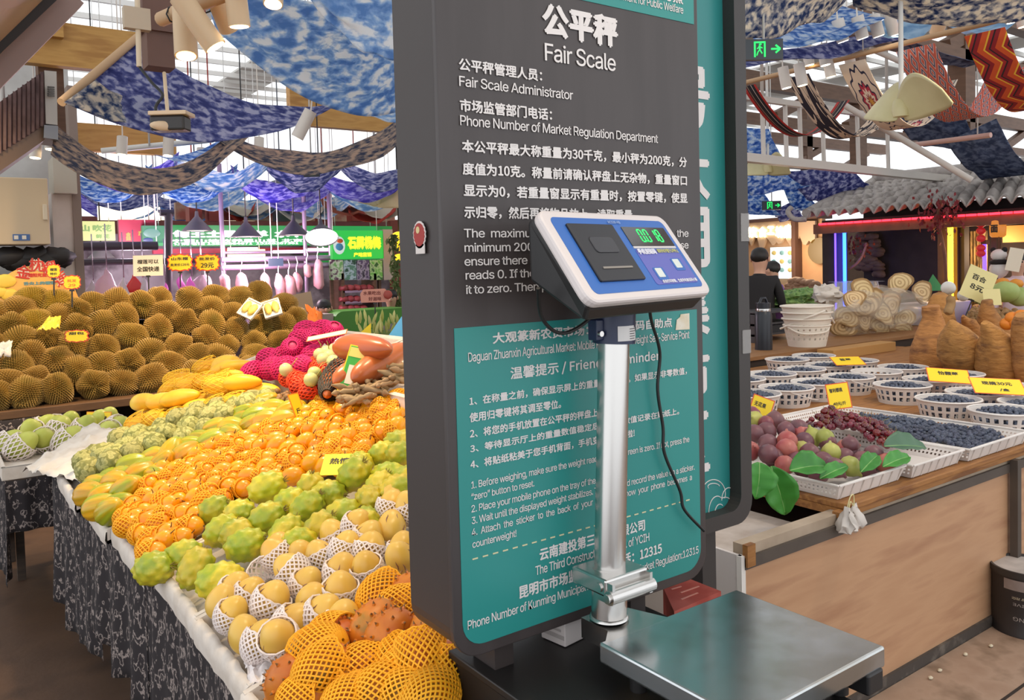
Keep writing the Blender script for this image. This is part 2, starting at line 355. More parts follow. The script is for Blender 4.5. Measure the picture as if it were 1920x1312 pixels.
# red printed box lying behind the platform
q = [onz(x, y, .92) for x, y in ((1243, 1100), (1296, 1086), (1352, 1108), (1264, 1146))]
rb = thing('red_box', 'worn red printed box lying behind the scale platform', 'box', (q[3].x, q[3].y, .68))
MB().poly([(p.x, p.y, .68) for p in q], (0, 0, .24)).build('box', M('red_print', '#9c3b30', .55, c2='#b5564a', scale=14, lo=.4, hi=.62), rb)
pr = MB()
for a, b_, w in ((.2, .2, .3), (.35, .45, .5), (.25, .7, .4)):
    c0 = q[0].lerp(q[1], a).lerp(q[3].lerp(q[2], a), b_); c1 = q[0].lerp(q[1], a+w).lerp(q[3].lerp(q[2], a+w), b_); c0.z = c1.z = .9205; pr.bar(c0, c1, .004, .001)
pr.build('printed_lines', M('red_print_pale', '#c98a7c', .6), rb)
MB().box((q[3].x, min(p.y for p in q), 0), (q[2].x, max(p.y for p in q), .68)).build('plinth', SIDE, loc=(q[3].x, q[0].y, 0))
tag(bpy.data.objects['plinth'], 'low dark brown plinth under the red printed box', 'plinth')
# ================================================================== platform scale
ZP = 1.02
P1, P2, P3 = onz(1123, 1204, ZP), onz(1380, 1104, ZP), onz(1660, 1211, ZP)
x0, x1, y1, y0 = P1.x, (P2.x+P3.x)/2, (P1.y+P2.y)/2, P3.y
STEEL = M('stainless_steel', '#cfccc8', .24, 1)
DECK = M('worn_steel_deck', '#c6c9ca', .2, .92, c2='#b0aea8', scale=9, lo=.42, hi=.66, bump=.06, bscale=38, bdist=.0015)
BLK = M('scale_black', '#211f1f', .45)
NAVY = M('collar_navy', '#1d2747', .35)
sc = thing('weighing_scale', 'steel platform scale with tall pole and blue tilted indicator in front of the charcoal sign', 'scale', ((x0+x1)/2, (y0+y1)/2, .94))
mb = MB(); mb.box((x0, y0, ZP-.034), (x1, y1, ZP)); mb.build('platform', DECK, sc, bevel=.004)
fb = MB(); fb.box((x0+.03, y0+.03, .965), (x0+.06, y1-.01, ZP-.034)).box((x1-.06, y0+.03, .965), (x1-.03, y1-.01, ZP-.034)).box((x0+.03, y0+.03, .968), (x1-.03, y0+.06, .988)).box((x0+.03, y1-.05, .968), (x1-.03, y1-.02, .988))
fb.build('platform_frame', BLK, sc)
for fx, fy in ((x0+.05, y0+.05), (x1-.05, y0+.05), (x0+.05, y1-.04), (x1-.05, y1-.04)):
    MB().cyl((fx, fy, .94), (fx, fy, .97), .014).build('foot', BLK, sc)
MB().box((x1-.055, y0-.004, .955), (x1-.012, y0+.035, ZP-.03)).build('corner_guard', BLK, sc, bevel=.004)
yp = 1.064; pb = ony(1142, 1158, yp); pt = ony(1151, 640, yp); pr_ = abs(ony(1170, 900, yp).x-ony(1126, 900, yp).x)/2
tilt = lambda z: Vector((pb.x+(pt.x-pb.x)*(z-pb.z)/(pt.z-pb.z), yp, z))
hz = ony(1142, 1062, yp).z
MB().cyl(tilt(hz-.01), tilt(pt.z+.005), pr_, n=32).build('pole', STEEL, sc)
low = MB().cyl(tilt(pb.z), tilt(hz), pr_*1.13, n=32)
low.lathe([(pr_*1.13, 0), (pr_*1.25, .002), (pr_*1.2, .006), (pr_*1.1, .007)], 32, tilt(pb.z)).build('pole_socket', STEEL, sc)
c = tilt(pb.z); w = .062
MB().poly([(c.x-.034, c.y-.034, c.z-.002), (c.x-.034, c.y+.036, c.z-.002), (c.x+.05, c.y+.036, c.z-.002), (x0+.16, y1-.01, c.z-.002), (x0+.005, y1-.01, c.z-.002)], (0, 0, -.036)).build('pole_bracket', STEEL, sc)
c = tilt(hz-.016)
MB().box((c.x-.05, c.y-.045, c.z-.014), (c.x+.05, c.y+.045, c.z+.016)).build('hinge_block', STEEL, sc, bevel=.004)
hb = MB(); hb.cyl((c.x-.05, c.y-.052, c.z-.012), (c.x+.052, c.y-.052, c.z-.012), .012)
hb.cyl((c.x-.053, c.y-.028, c.z), (c.x-.05, c.y-.028, c.z), .008, n=12).cyl((c.x-.056, c.y-.052, c.z-.012), (c.x-.05, c.y-.052, c.z-.012), .008, n=12)
hb.build('hinge_pin', STEEL, sc)
for xx in (-.047, .041): MB().box((c.x+xx, c.y-.058, c.z-.024), (c.x+xx+.006, c.y-.01, c.z+.012)).build('hinge_plate', STEEL, sc)
# collar
ct = tilt(ony(1150, 583, yp).z); cb0 = tilt(ony(1150, 643, yp).z)
MB().cyl(cb0, ct, pr_*1.35, n=32).build('collar', NAVY, sc)
MB().box((cb0.x-pr_*1.35-.012, yp-.012, cb0.z+.008), (cb0.x-pr_*1.2, yp+.012, ct.z-.012)).build('collar_clamp', NAVY, sc, bevel=.002)
MB().cyl((cb0.x-pr_*1.35-.006, yp-.018, cb0.z+.02), (cb0.x-pr_*1.35-.006, yp-.01, cb0.z+.02), .005, n=10).build('collar_bolt', STEEL, sc)
def wrap(ang, z, r): return Vector((cb0.x+r*math.cos(ang), yp+r*math.sin(ang), z))
ra = pr_*1.35+.0006; a0, a1 = math.radians(-122), math.radians(-52)
lb = MB().grid(lambda u, v: wrap(a0+(a1-a0)*u, cb0.z+.006+v*.026, ra), 10, 2); lb.build('label', M('label_white', '#d8d5d2', .5), sc)
lb = MB(); rl = random.Random(3)
for i in range(5):
    zz = cb0.z+.009+i*.0042; n_ = rl.uniform(.6, .95)
    lb.grid(lambda u, v: wrap(a0+(a1-a0)*(.5+.45*n_*u), zz+v*.0014, ra+.0004), 5, 1)
lb.build('label_print', M('label_ink', '#55504e', .6), sc)
# indicator head
yaw, tl = math.radians(12.3), math.radians(54.3); W, L = .372, .18
ua = Vector((math.cos(yaw), math.sin(yaw), 0)); bo = Vector((math.sin(yaw), -math.cos(yaw), 0)); ub = bo*math.cos(tl)+Vector((0, 0, -math.sin(tl))); un = ua.cross(-ub).normalized()
k = .372/.34; O = Vector((0, 0, H))+(Vector((.711, .934, 1.725))-Vector((0, 0, H)))*k
def I(u, v, w=0): return O+ua*(u*W)+ub*(v*L)+un*w
def rq(u0, u1, v0, v1, rpx, w, n=5):  # rounded rectangle on the head's face
    pts = []; ru, rv = rpx/W, rpx/L
    for cu, cv, a in ((u1-ru, v1-rv, 0), (u0+ru, v1-rv, 90), (u0+ru, v0+rv, 180), (u1-ru, v0+rv, 270)):
        for i in range(n+1):
            t = math.radians(a+90*i/n); pts.append(I(cu+ru*math.cos(t), cv+rv*math.sin(t), w))
    return pts
CRM = M('bezel_cream', '#d9cfcc', .45); IBL = M('face_blue', '#2f66b4', .4); IPU = M('face_violet', '#5f63b4', .4)
ind = thing('indicator_head', None, None, (0, 0, 0)); ind.parent = sc; ind.location = O-wloc(sc); ind.empty_display_size = .02
hb = MB(); bk = 6
prof = [(0.03, 0.02, -.004), (.03, .98, -.004), (.97, .98, -.004), (.97, .02, -.004)]
f4 = [I(.015, .02, -.012), I(.985, .02, -.012), I(.975, .985, -.012), I(.025, .985, -.012)]
dn = Vector((0, 0, -1)); bkv = -bo
top_l, top_r = f4[0]+dn*.006+bkv*.012, f4[1]+dn*.006+bkv*.012
bot_bl, bot_br = f4[0]+dn*.10+bkv*.02+ua*.012, f4[1]+dn*.10+bkv*.02-ua*.012
bot_fl, bot_fr = f4[3]+dn*.022+bkv*.016+ua*.012, f4[2]+dn*.022+bkv*.016-ua*.012
vv = [f4[0], f4[1], f4[2], f4[3], top_l, top_r, bot_bl, bot_br, bot_fl, bot_fr]
hb.add(vv, [(0, 1, 2, 3), (0, 4, 5, 1), (4, 6, 7, 5), (6, 8, 9, 7), (8, 3, 2, 9), (0, 3, 8, 6, 4), (1, 5, 7, 9, 2)])
hb.build('housing', BLK, ind, bevel=.006)
MB().poly(rq(0, 1, 0, 1, .022, -.013), un*.017).build('bezel', CRM, ind, bevel=.005)
MB().poly(rq(.055, .945, .085, .915, .012, .0046), -un*.002).build('face_panel', IBL, ind)
MB().poly(rq(.545, .915, .45, .865, .006, .0052), -un*.002).build('key_panel', IPU, ind)
pc = MB().poly(rq(.135, .475, .165, .80, .003, .0085), -un*.006).build('printer_cover', M('printer_black', '#222126', .4), ind, bevel=.0015)
pl = MB(); pl.poly(rq(.225, .40, .32, .50, .008, .0098), -un*.002); pl.build('paper_door_latch', M('printer_black_gloss', '#2c2b30', .3), pc, bevel=.001)
MB().poly(rq(.20, .42, .655, .675, .001, .0098), -un*.002).build('paper_slot', M('slot_grey', '#8d867e', .5), pc)
ds = MB().poly(rq(.545, .915, .18, .41, .002, .0058), -un*.002).build('display_window', M('display_smoke', '#3a3636', .12), ind)
GRN = M('digit_green', '#21e05a', .5, emit=2.2)
def seg7(mb, u, v, du, dv, s, w):
    S = {'0': 'abcdef', '1': 'bc', '8': 'abcdefg'}[s]; t = .0013
    P = {'a': ((0, 0), (1, 0)), 'b': ((1, 0), (1, .5)), 'c': ((1, .5), (1, 1)), 'd': ((0, 1), (1, 1)), 'e': ((0, .5), (0, 1)), 'f': ((0, 0), (0, .5)), 'g': ((0, .5), (1, .5))}
    for k in S:
        (a, b), (c, d) = P[k]; p, q = I(u+a*du, v+b*dv, w), I(u+c*du, v+d*dv, w); e = (q-p).normalized()*.0012
        mb.bar(p+e, q-e, .0021, .0006, up=un)
mb = MB(); us = (.655, .705, .765, .81)
for u, s in zip(us, '0018'): seg7(mb, u, .215, .028, .145, s, .0062)
mb.bar(I(.693, .355, .0062), I(.697, .355, .0062), .003, .0006, up=un); mb.build('digits', GRN, ds)
MB().poly(rq(.545, .915, .415, .44, .001, .0058), -un*.002).build('model_strip', M('strip_white', '#cfcac8', .5), ind)
KEY = M('key_white', '#d7dcd6', .5)
for u, v in ((.60, .68), (.80, .58)):
    kb = MB().poly(rq(u-.012, u+.075, v-.012, v+.135, .004, .0058), -un*.001).build('push_button', IBL, ind)
    MB().poly(rq(u, u+.055, v, v+.105, .002, .0064), -un*.001).build('key_legend', KEY, kb)
ut = ub*-1
def itext(body, u, v, wd, h, mat, bold=.01): mb = MB(); add_text(mb, body, I(u, v, .0062), ua, ut, wd*W, h, bold, True); mb.build('lettering', mat, ind)
IW = M('indicator_ink', '#e6e4ee', .5)
itext('手机变砝码', .553, .515, .155, .0125, IW, .03); itext('请将手机平置于公平秤上', .72, .50, .19, .009, M('indicator_yellow', '#c9c77a', .5), .02)
itext('点击打印按键，生成手机查证码小票', .60, .855, .31, .0075, IW, .02); itext('ACS30-AB', .46, .145, .10, .006, M('indicator_pale', '#9db4dc', .5))
# mounting plate and cables
mp = (I(.45, .75)+I(.45, .4, -.08))/2
MB().box((ct.x-.05, yp-.04, ct.z-.004), (ct.x+.075, yp+.04, ct.z+.012)).build('mounting_plate', NAVY, sc, bevel=.002)
def spline(pts, n=8):
    o = []; P = [pts[0]]+pts+[pts[-1]]
    for i in range(1, len(P)-2):
        for k in range(n):
            t = k/n; a, b, c, d = P[i-1], P[i], P[i+1], P[i+2]
            o.append(.5*((2*b)+(c-a)*t+(2*a-5*b+4*c-d)*t*t+(3*b-a-3*c+d)*t**3))
    return o+[P[-2]]
CAB_ = M('cable_black', '#1b1a1a', .45)
pts = [ony(1009, 540, 1.0), ony(1014, 590, 1.03), ony(1035, 618, 1.05), ony(1060, 624, 1.06), ony(1090, 610, 1.06), ony(1118, 585, 1.06)]
MB().tube(spline(pts), .0032, 8).build('power_cable', CAB_, sc)
pts = [ony(x, y, yy_) for x, y, yy_ in ((1218, 566, 1.07), (1221, 600, 1.10), (1237, 660, 1.12), (1233, 730, 1.125), (1243, 800, 1.125), (1246, 850, 1.125), (1275, 920, 1.125), (1283, 955, 1.125), (1320, 995, 1.12))]
MB().tube(spline(pts), .0032, 8).build('signal_cable', CAB_, sc)
# ================================================================== left fruit stall
Z0, KS, X0 = .77, .30, .5                       # the trays climb away from the aisle
def slope(x): return Z0+KS*(x-X0)
def onslope(px, py, up=0):
    r = ray(px, py); return at(px, py, (Z0+up-KS*X0-H)/(r.z-KS*r.x))
FOAM = M('tray_foam', '#d9cfc4', .8, c2='#c9bcae', scale=12, lo=.4, hi=.7, bump=.25, bscale=30)
PAPER = M('lining_paper', '#e2d8cb', .85, c2='#cfc2b2', scale=6, lo=.45, hi=.7, bump=.4, bscale=9, bdist=.02)
CLOTH = M('floral_cloth', '#262022', .9, c2=['#2b2426', '#a3958e', '#2a2325'], scale=36, lo=.5, hi=.62, stretch=(1, 1, .75), detail=4)
DKWOOD = M('dark_table_wood', '#3a2f27', .6, c2='#4a3a2d', scale=6, stretch=(1, 1, 8))
t = thing('fruit_table', 'long stall table under the sloping fruit trays, hung with black floral cloth', 'table', (1.0, 3.2, 0))
mb = MB()
def wavy(xf, ya, yb, zt, zb, amp, seed, hem):
    def fn(u, v):
        y = ya+(yb-ya)*u; w = amp*(.35+v)*(math.sin(y*21+seed)+.5*math.sin(y*47+seed*2)); zz = zt+(zb+hem(u)-zt)*v
        return Vector((xf(y)-.012*v+w, y, zz))
    return fn
front = lambda y: .53 if y < 2.4 else .53-(y-2.4)*.045
def cloth(name, ya, yb, zt, zb, seed, parent, hem=lambda u: .02*math.sin(u*9), amp=.013):
    return MB().grid(wavy(front, ya, yb, zt, zb, amp, seed, hem), 70, 14).build(name, CLOTH, parent, solid=.002)
cloth('cloth_skirt', 1.25, 2.75, .735, .10, 1, t)
cloth('cloth_skirt', 2.72, 3.5, .735, .28, 2.5, t)
cloth('cloth_skirt', 3.46, 4.35, .735, .16, 4, t)
MB().grid(wavy(lambda y: front(y)+.03, 2.3, 2.95, .5, .12, .012, 5, lambda u: .16*u), 30, 8).build('lining', M('skirt_lining', '#cbb9b2', .8), t, solid=.002)
def deck(parent, x0, x1, y0, y1, dz=-.05):
    mb = MB(); mb.add([(x0, y0, slope(x0)+dz), (x1, y0, slope(x1)+dz), (x1, y1, slope(x1)+dz), (x0, y1, slope(x0)+dz), (x0, y0, slope(x0)+dz-.03), (x1, y0, slope(x1)+dz-.03), (x1, y1, slope(x1)+dz-.03), (x0, y1, slope(x0)+dz-.03)],
                   [(0, 1, 2, 3), (4, 7, 6, 5), (0, 4, 5, 1), (1, 5, 6, 2), (2, 6, 7, 3), (3, 7, 4, 0)]); return mb.build('table_top', DKWOOD, parent)
deck(t, .55, .92, 1.32, 1.85); deck(t, .55, 1.5, 1.85, 4.3)
for x, y in ((.62, 1.4), (.62, 2.8), (.62, 4.2), (1.42, 2.0), (1.42, 4.2)): MB().box((x-.025, y-.025, 0), (x+.025, y+.025, slope(x)-.08)).build('leg', DKWOOD, t)
def tray(label, x0, x1, y0, y1, group=None, wall=.05, dx0=0, mat=None):
    """a sloping foam tray: floor, four walls with thickness"""
    th = .016; P = lambda x, y, h: Vector((x, y, slope(x)-.045+h))
    mb = MB()
    def slab(xa, xb, ya, yb, h0, h1):
        v = [P(xa, ya, h0), P(xb, ya, h0), P(xb, yb, h0), P(xa, yb, h0), P(xa, ya, h1), P(xb, ya, h1), P(xb, yb, h1), P(xa, yb, h1)]
        mb.add(v, [(0, 3, 2, 1), (4, 5, 6, 7), (0, 1, 5, 4), (1, 2, 6, 5), (2, 3, 7, 6), (3, 0, 4, 7)])
    slab(x0, x1, y0, y1, 0, .012)
    n = 14  # the front wall is uneven, wrapped in torn lining
    hh = [wall+.010*noise.noise(Vector((y0*7, i*.6, 1))) for i in range(n+1)]; xx = [.006*noise.noise(Vector((y0*9, i*.5, 5))) for i in range(n+1)]
    prof = lambda i, k: P([x0-.004, x0-.008, x0-.004, x0+th*.5, x0+th, x0+th][k]+xx[i], y0+(y1-y0)*i/n, [-.012, hh[i]*.4, hh[i]*.93, hh[i], hh[i]*.9, 0][k])
    mb.add([prof(i, k) for i in range(n+1) for k in range(6)], [(i*6+k, i*6+k+1, i*6+k+7, i*6+k+6) for i in range(n) for k in range(5)], True)
    slab(x1-th, x1, y0, y1, 0, wall); slab(x0, x1, y0, y0+th, 0, wall); slab(x0, x1, y1-th, y1, 0, wall)
    o = mb.build('fruit_tray', mat or FOAM, loc=P((x0+x1)/2, (y0+y1)/2, 0)); return tag(o, label, 'tray', group)
tray('white foam tray of horned melons at the stall end by the sign', .50, .93, 1.34, 1.70)
tray('white foam tray holding cream pepino melons in white nets', .515, 1.0, 1.705, 2.13)
tray('white foam tray holding the nearer green pitahayas', .52, 1.0, 2.135, 2.6)
tray('white foam tray edge below the golden passion fruit in yellow nets', .495, 1.0, 2.605, 3.1)
tray('white foam tray under the green striped fruit at the tray bend', .475, 1.0, 3.105, 3.62)
tray('white foam tray half covered by crumpled lining paper', .45, 1.0, 3.625, 4.2)
tray('upper foam tray under the passion fruit beside the sign', 1.005, 1.47, 1.9, 2.95)
tray('upper foam tray under striped fruit and custard apples', 1.005, 1.47, 2.955, 4.2)
# nets -------------------------------------------------------------
def netmesh(name, L, r, t0, t1, mat, n=11, seg=9, flare=.0, rad=.0021, tw=1.6, close=True):
    """foam sleeve: two families of strands wound round an egg with its long axis along +Z"""
    mb = MB()
    def P(t, a):
        ph = math.pi*t; rr = r*max(math.sin(ph), .02 if close else .35)*1.07+flare*max(0, t-.6)
        return Vector((rr*math.cos(a), rr*math.sin(a), -L*math.cos(ph)*1.05))
    for s in (1, -1):
        for i in range(n):
            mb.tube([P(t0+(t1-t0)*k/seg, 2*math.pi*i/n+s*tw*k/seg) for k in range(seg+1)], rad, 4, cap=False)
    mb.tube([P(t1, 2*math.pi*i/24)+Vector((0, 0, .0012*(-1)**i)) for i in range(24)], rad, 4, closed=True)
    return mb.mesh(name, mat)
YNET = M('net_yellow', '#f5ac16', .7, sss=0); WNET = M('net_white', '#e9dcd6', .75); PNET = M('net_pink', '#d81f6a', .7); RNET = M('net_red', '#ee4414', .7)
def part_of(parent, me, name, loc=(0, 0, 0), rot=(0, 0, 0), scale=1):
    o = bpy.data.objects.new(name, me); COL.objects.link(o); o.parent = parent; o.location = loc; o.rotation_euler = rot
    if scale != 1: o.scale = (scale,)*3
    return o
PROTO = {}
def proto(name, mesh): PROTO[name] = mesh; return mesh
def egg(L, r, seed=0, amp=.03, fr=2, n=18, m=14, taper=0, ribs=0, ramp=0):
    mb = MB()
    def fn(u, v):
        t = math.pi*v; a = 2*math.pi*u; p = Vector((math.sin(t)*math.cos(a), math.sin(t)*math.sin(a), -math.cos(t)))
        k = 1+amp*noise.noise(p*fr+Vector((seed*3.3, seed, 0))); rr = r*k*(1-taper*p.z)*(1+(ramp*abs(math.sin(ribs*a/2))**.7-ramp*.5 if ribs else 0)*math.sin(t))
        return Vector((p.x*rr, p.y*rr, p.z*L*(1+.02*seed % .05)))
    mb.grid(fn, n, m); return mb
def bumps(base, cents, fn):
    """push points of a fine grid outwards near each centre direction"""
    out = []
    for p in base.v:
        d = p.normalized(); k = max(d.dot(c) for c in cents) if cents else 0; out.append(p*fn(k))
    base.v = out; return base
def fib(n, off=0): 
    return [Vector((math.sqrt(1-z*z)*math.cos(i*2.39996+off), math.sqrt(1-z*z)*math.sin(i*2.39996+off), z)) for i, z in ((i, 1-2*(i+.5)/n) for i in range(n))]
KIW = M('kiwano_skin', '#c0671a', .45, c2=['#d27c1c', '#857428'], scale=14, lo=.38, hi=.72, var=.12, bump=.2, bscale=40, bdist=.003)
SPK = M('kiwano_spike', '#7d5a34', .6)
def kiwano(seed):
    mb = egg(.056, .041, seed, .05, n=22, m=14); mb.mat(1)
    for c in fib(46, seed):
        b = Vector((c.x*.041, c.y*.041, c.z*.056)); nn = Vector((c.x/.041, c.y/.041, c.z/.056)).normalized()
        mb.mat(0); mb.tube([b-nn*.004, b+nn*.0035], [.0062, .0026], 6, cap=False); mb.mat(1); mb.tube([b+nn*.003, b+nn*.0095], [.0027, .0004], 6)
    return mb.mesh('horned_melon', [KIW, SPK])
KI = [kiwano(s) for s in range(3)]
PEP = M('pepino_skin', '#deb24c', .35, c2=['#e2b956', '#d9a944'], scale=7, lo=.3, hi=.7, var=.05, sss=.06)
STREAK = M('pepino_streak', '#8a5f4e', .5)
def pepino(seed):
    mb = egg(.048, .040, seed, .05, 1.3, n=24, m=16, taper=.1); rr = random.Random(seed); mb.mat(1)
    for i in range(5):
        a = rr.uniform(0, 6.28); t0 = rr.uniform(.3, .55); 
        pts = [Vector((math.sin(math.pi*t)*math.cos(a+w), math.sin(math.pi*t)*math.sin(a+w), -math.cos(math.pi*t))) for t, w in ((t0+.045*k, .03*math.sin(k*2+i)) for k in range(5))]
        mb.tube([Vector((p.x*.0402*(1-.1*p.z), p.y*.0402*(1-.1*p.z), p.z*.0484)) for p in pts], [.0002, .0012, .0018, .0012, .0002], 5)
    return mb.mesh('pepino_melon', [PEP, STREAK])
PE = [pepino(s) for s in range(4)]
WN = netmesh('foam_net', .050, .0425, .05, .60, WNET, n=20, seg=11, rad=.0026, tw=1.9, flare=.03)
PIT = M('pitahaya_skin', '#b5ae22', .42, c2=['#98a626', '#d2bc30', '#b2b024'], scale=11, lo=.3, hi=.7, var=.14, bump=.15, bscale=30, bdist=.004)
def pitahaya(seed):
    mb = egg(.056, .043, seed, .05, n=40, m=28); C = [c for c in fib(44, seed) if abs(c.z) < .97]
    cc = C; out = []
    for p in mb.v:
        d = Vector((p.x/.043, p.y/.043, p.z/.056)).normalized(); k = max(d.dot(c) for c in cc); a = math.acos(min(1, k))
        out.append(p*(.965+.15*max(0, 1-a/.25)**1.1))
    mb.v = out; mb.mat(1)
    for i in range(6):
        a = i*1.05; mb.tube([(0.004*math.cos(a), .004*math.sin(a), .054), (.010*math.cos(a), .010*math.sin(a), .066)], [.0022, .0006], 4)
    return mb.mesh('pitahaya', [PIT, M('pitahaya_tip', '#8c7a3a', .8)])
PI = [pitahaya(s) for s in range(3)]
PAS = M('passion_skin', '#ee970a', .28, c2=['#f09e0e', '#e5870a'], scale=6, lo=.3, hi=.7, var=.09, sss=.05)
PS = egg(.041, .033, 1, .03, n=20, m=14).mesh('golden_passion_fruit', PAS)
PST = MB().tube([(0, 0, .039), (.002, 0, .048), (.007, .002, .057)], [.0022, .0016, .0012], 5).mesh('stem', M('dry_stem', '#4f3d1c', .8))
YN = netmesh('foam_net', .044, .0355, .02, .80, YNET, n=17, seg=12, rad=.0020, flare=.02, tw=2.2)
YN2 = netmesh('foam_net', .044, .0355, .03, .56, YNET, n=17, seg=9, rad=.0022, flare=.03, tw=1.7)
YNK = netmesh('foam_net', .060, .0475, .02, .74, YNET, n=26, seg=15, rad=.0021, flare=.05, tw=2.3)
STR = M('ribbed_skin', '#9ba11e', .3, c2=['#d79c17', '#8f9a22'], scale=5, lo=.42, hi=.6, stretch=(2, 2, .4), var=.14)
SF = egg(.056, .038, 2, .02, n=40, m=16, taper=.18, ribs=10, ramp=.09).mesh('ribbed_melon', STR)
CHE = M('cherimoya_skin', '#a09d5c', .7, c2=['#b5b06e', '#7d7d3e'], scale=60, lo=.35, hi=.65, kind='voro', var=.12, bump=.5, bdist=.004)
def cherimoya(seed):
    mb = egg(.047, .046, seed, .16, 1.8, n=30, m=22); C = fib(70, seed); out = []
    for p in mb.v:
        d = p.normalized(); k = max(d.dot(c) for c in C); a = math.acos(min(1, k)); out.append(p*(.95+.09*max(0, 1-a/.2)))
    mb.v = out; return mb.mesh('custard_apple', CHE)
CH = [cherimoya(s) for s in range(3)]
MAN = M('mango_skin', '#f6c42a', .4, c2=['#f2b522', '#f7ce48'], scale=5, lo=.35, hi=.65, var=.05, sss=.05)
def mangom():
    mb = egg(.095, .045, 3, .02, n=20, m=16, taper=.16); mb.v = [Vector((p.x+.9*p.z*p.z*1.2-.004, p.y*.85, p.z)) for p in mb.v]; return mb.mesh('mango', MAN)
MG = mangom()
MNET = netmesh('foam_net', .098, .05, .03, .6, M('net_mango', '#f8c633', .7), n=15, seg=12, rad=.0017)
GUA = M('guava_skin', '#b7bd4e', .4, c2=['#c3c75c', '#a3ac42'], scale=7, lo=.35, hi=.65, var=.08)
GU = egg(.062, .045, 4, .06, 1.6, n=22, m=14, taper=.08).mesh('green_guava', GUA)
GN = netmesh('foam_net', .066, .05, .04, .62, WNET, n=17, seg=10, rad=.0026, tw=1.1)
# placing -----------------------------------------------------------
def face(dirv, roll=0):
    """rotation that points a fruit's +Z along dirv"""
    q = Vector(dirv).normalized().to_track_quat('Z', 'Y'); return (q @ Euler((0, 0, roll)).to_quaternion()).to_euler()
def fruit(name, me, pos, rot, cat, group=None, sc=1):
    o = bpy.data.objects.new(name, me); COL.objects.link(o); o.location = pos; o.rotation_euler = rot; o.scale = (sc,)*3
    o['category'] = cat
    if group: o['group'] = group
    return o
def label_rows(objs, desc, front_, along, band, rev=False):
    """label each by its row up from the front and its place along the row"""
    it = sorted(((proj(o.location), o) for o in objs), key=lambda q: -q[0][1]); rows = []; last = None
    for (x, y, d), o in it:
        if last is None or last-y > band*(2.6/d): rows.append([]); last = y
        rows[-1].append((x, o))
    for i, rw in enumerate(rows):
        rw.sort(key=lambda q: q[0] if rev else -q[0])
        for j, (x, o) in enumerate(rw):
            d = desc(o) if callable(desc) else desc
            o['label'] = ('%s, %s row from %s, %s from %s' % (d, ordn(i), front_, ordn(j), along))
def inpoly(p, poly):
    c = False; n = len(poly)
    for i in range(n):
        a, b = poly[i], poly[(i+1) % n]
        if (a[1] > p[1]) != (b[1] > p[1]) and p[0] < (b[0]-a[0])*(p[1]-a[1])/(b[1]-a[1])+a[0]: c = not c
    return c
def pack(polypx, pitch, jit=.15, up=.03, seed=1, plane=onslope):
    rr = random.Random(seed); P = [plane(x, y, up) for x, y in polypx]; poly = [(p.x, p.y) for p in P]; o = []
    xa, xb = min(p[0] for p in poly), max(p[0] for p in poly); ya, yb = min(p[1] for p in poly), max(p[1] for p in poly)
    j = 0; y = ya
    while y <= yb:
        x = xa+(pitch/2 if j % 2 else 0)
        while x <= xb:
            q = (x+rr.uniform(-1, 1)*jit*pitch, y+rr.uniform(-1, 1)*jit*pitch)
            if inpoly(q, poly): o.append(q)
            x += pitch
        y += pitch*.866; j += 1
    return o
def relax(pts, dmin, it=30):
    """push centres apart until no two are nearer than dmin (plane coordinates x, y)"""
    pts = [Vector((p[0], p[1], 0)) for p in pts]
    for _ in range(it):
        for i in range(len(pts)):
            for j in range(i):
                d = pts[i]-pts[j]; l = d.length
                if l < dmin:
                    d = d/l if l > 1e-6 else Vector((1, 0, 0)); pts[i] += d*(dmin-l)*.5; pts[j] -= d*(dmin-l)*.5
    return pts
Zk = lambda x, y: (380+x/4, 1000+y/4); Z2 = lambda x, y: (380+x/4.3725, 740+y/4.3725)
rk = random.Random(5)
# horned melons
ks = [(1400, 740, 0, (.8, -.2, .45)), (1275, 680, 0, (.75, .1, .5)), (985, 775, 1, (.3, -.8, .25)), (860, 880, 1, (-.3, .5, -.3)), (920, 1010, 1, (.8, -.1, .3)), (630, 1110, 0, (.2, -.4, .9)), (1050, 1090, 2, (.5, -.3, .8)),
      (1220, 1010, 1, (.7, -.5, .1)), (1400, 1180, 1, (.9, -.4, .05)), (1640, 910, 2, (.2, .6, .5)), (1580, 1060, 1, (.5, -.7, 0)), (1800, 1020, 2, (.4, .5, .6)), (1370, 440, 2, (.8, .2, .3)), (1530, 440, 0, (.3, -.6, .6)),
      (1500, 560, 1, (.6, -.6, .2)), (1700, 1230, 1, (.7, .4, 0)), (780, 1230, 1, (.6, -.6, .2)), (1120, 1260, 1, (.8, .1, .1)), (1470, 960, 1, (.5, .5, .3)), (1650, 760, 0, (.7, -.3, .3)), (1560, 1230, 1, (.2, -.9, .1))]
kob = []
for i, (x, y, nt, dv) in enumerate(ks):
    up = .045+(.03 if i in (0, 1, 3, 4, 9) else 0); p = onslope(*Zk(x, y), up)
    o = fruit('horned_melon', KI[i % 3], p, face(dv, i), 'horned melon', 'horned melons in the end tray', rk.uniform(.92, 1.06)); o['net'] = nt
    if nt: part_of(o, YNK, 'foam_net', (0, 0, -.004 if nt == 1 else -.012), (0, 0, i), 1 if nt == 1 else 1.04)
    kob.append(o)
label_rows(kob, lambda o: ['bare spiky orange horned melon', 'horned melon in yellow net', 'horned melon half out of yellow net'][o['net']], 'tray front', 'the sign', 34)
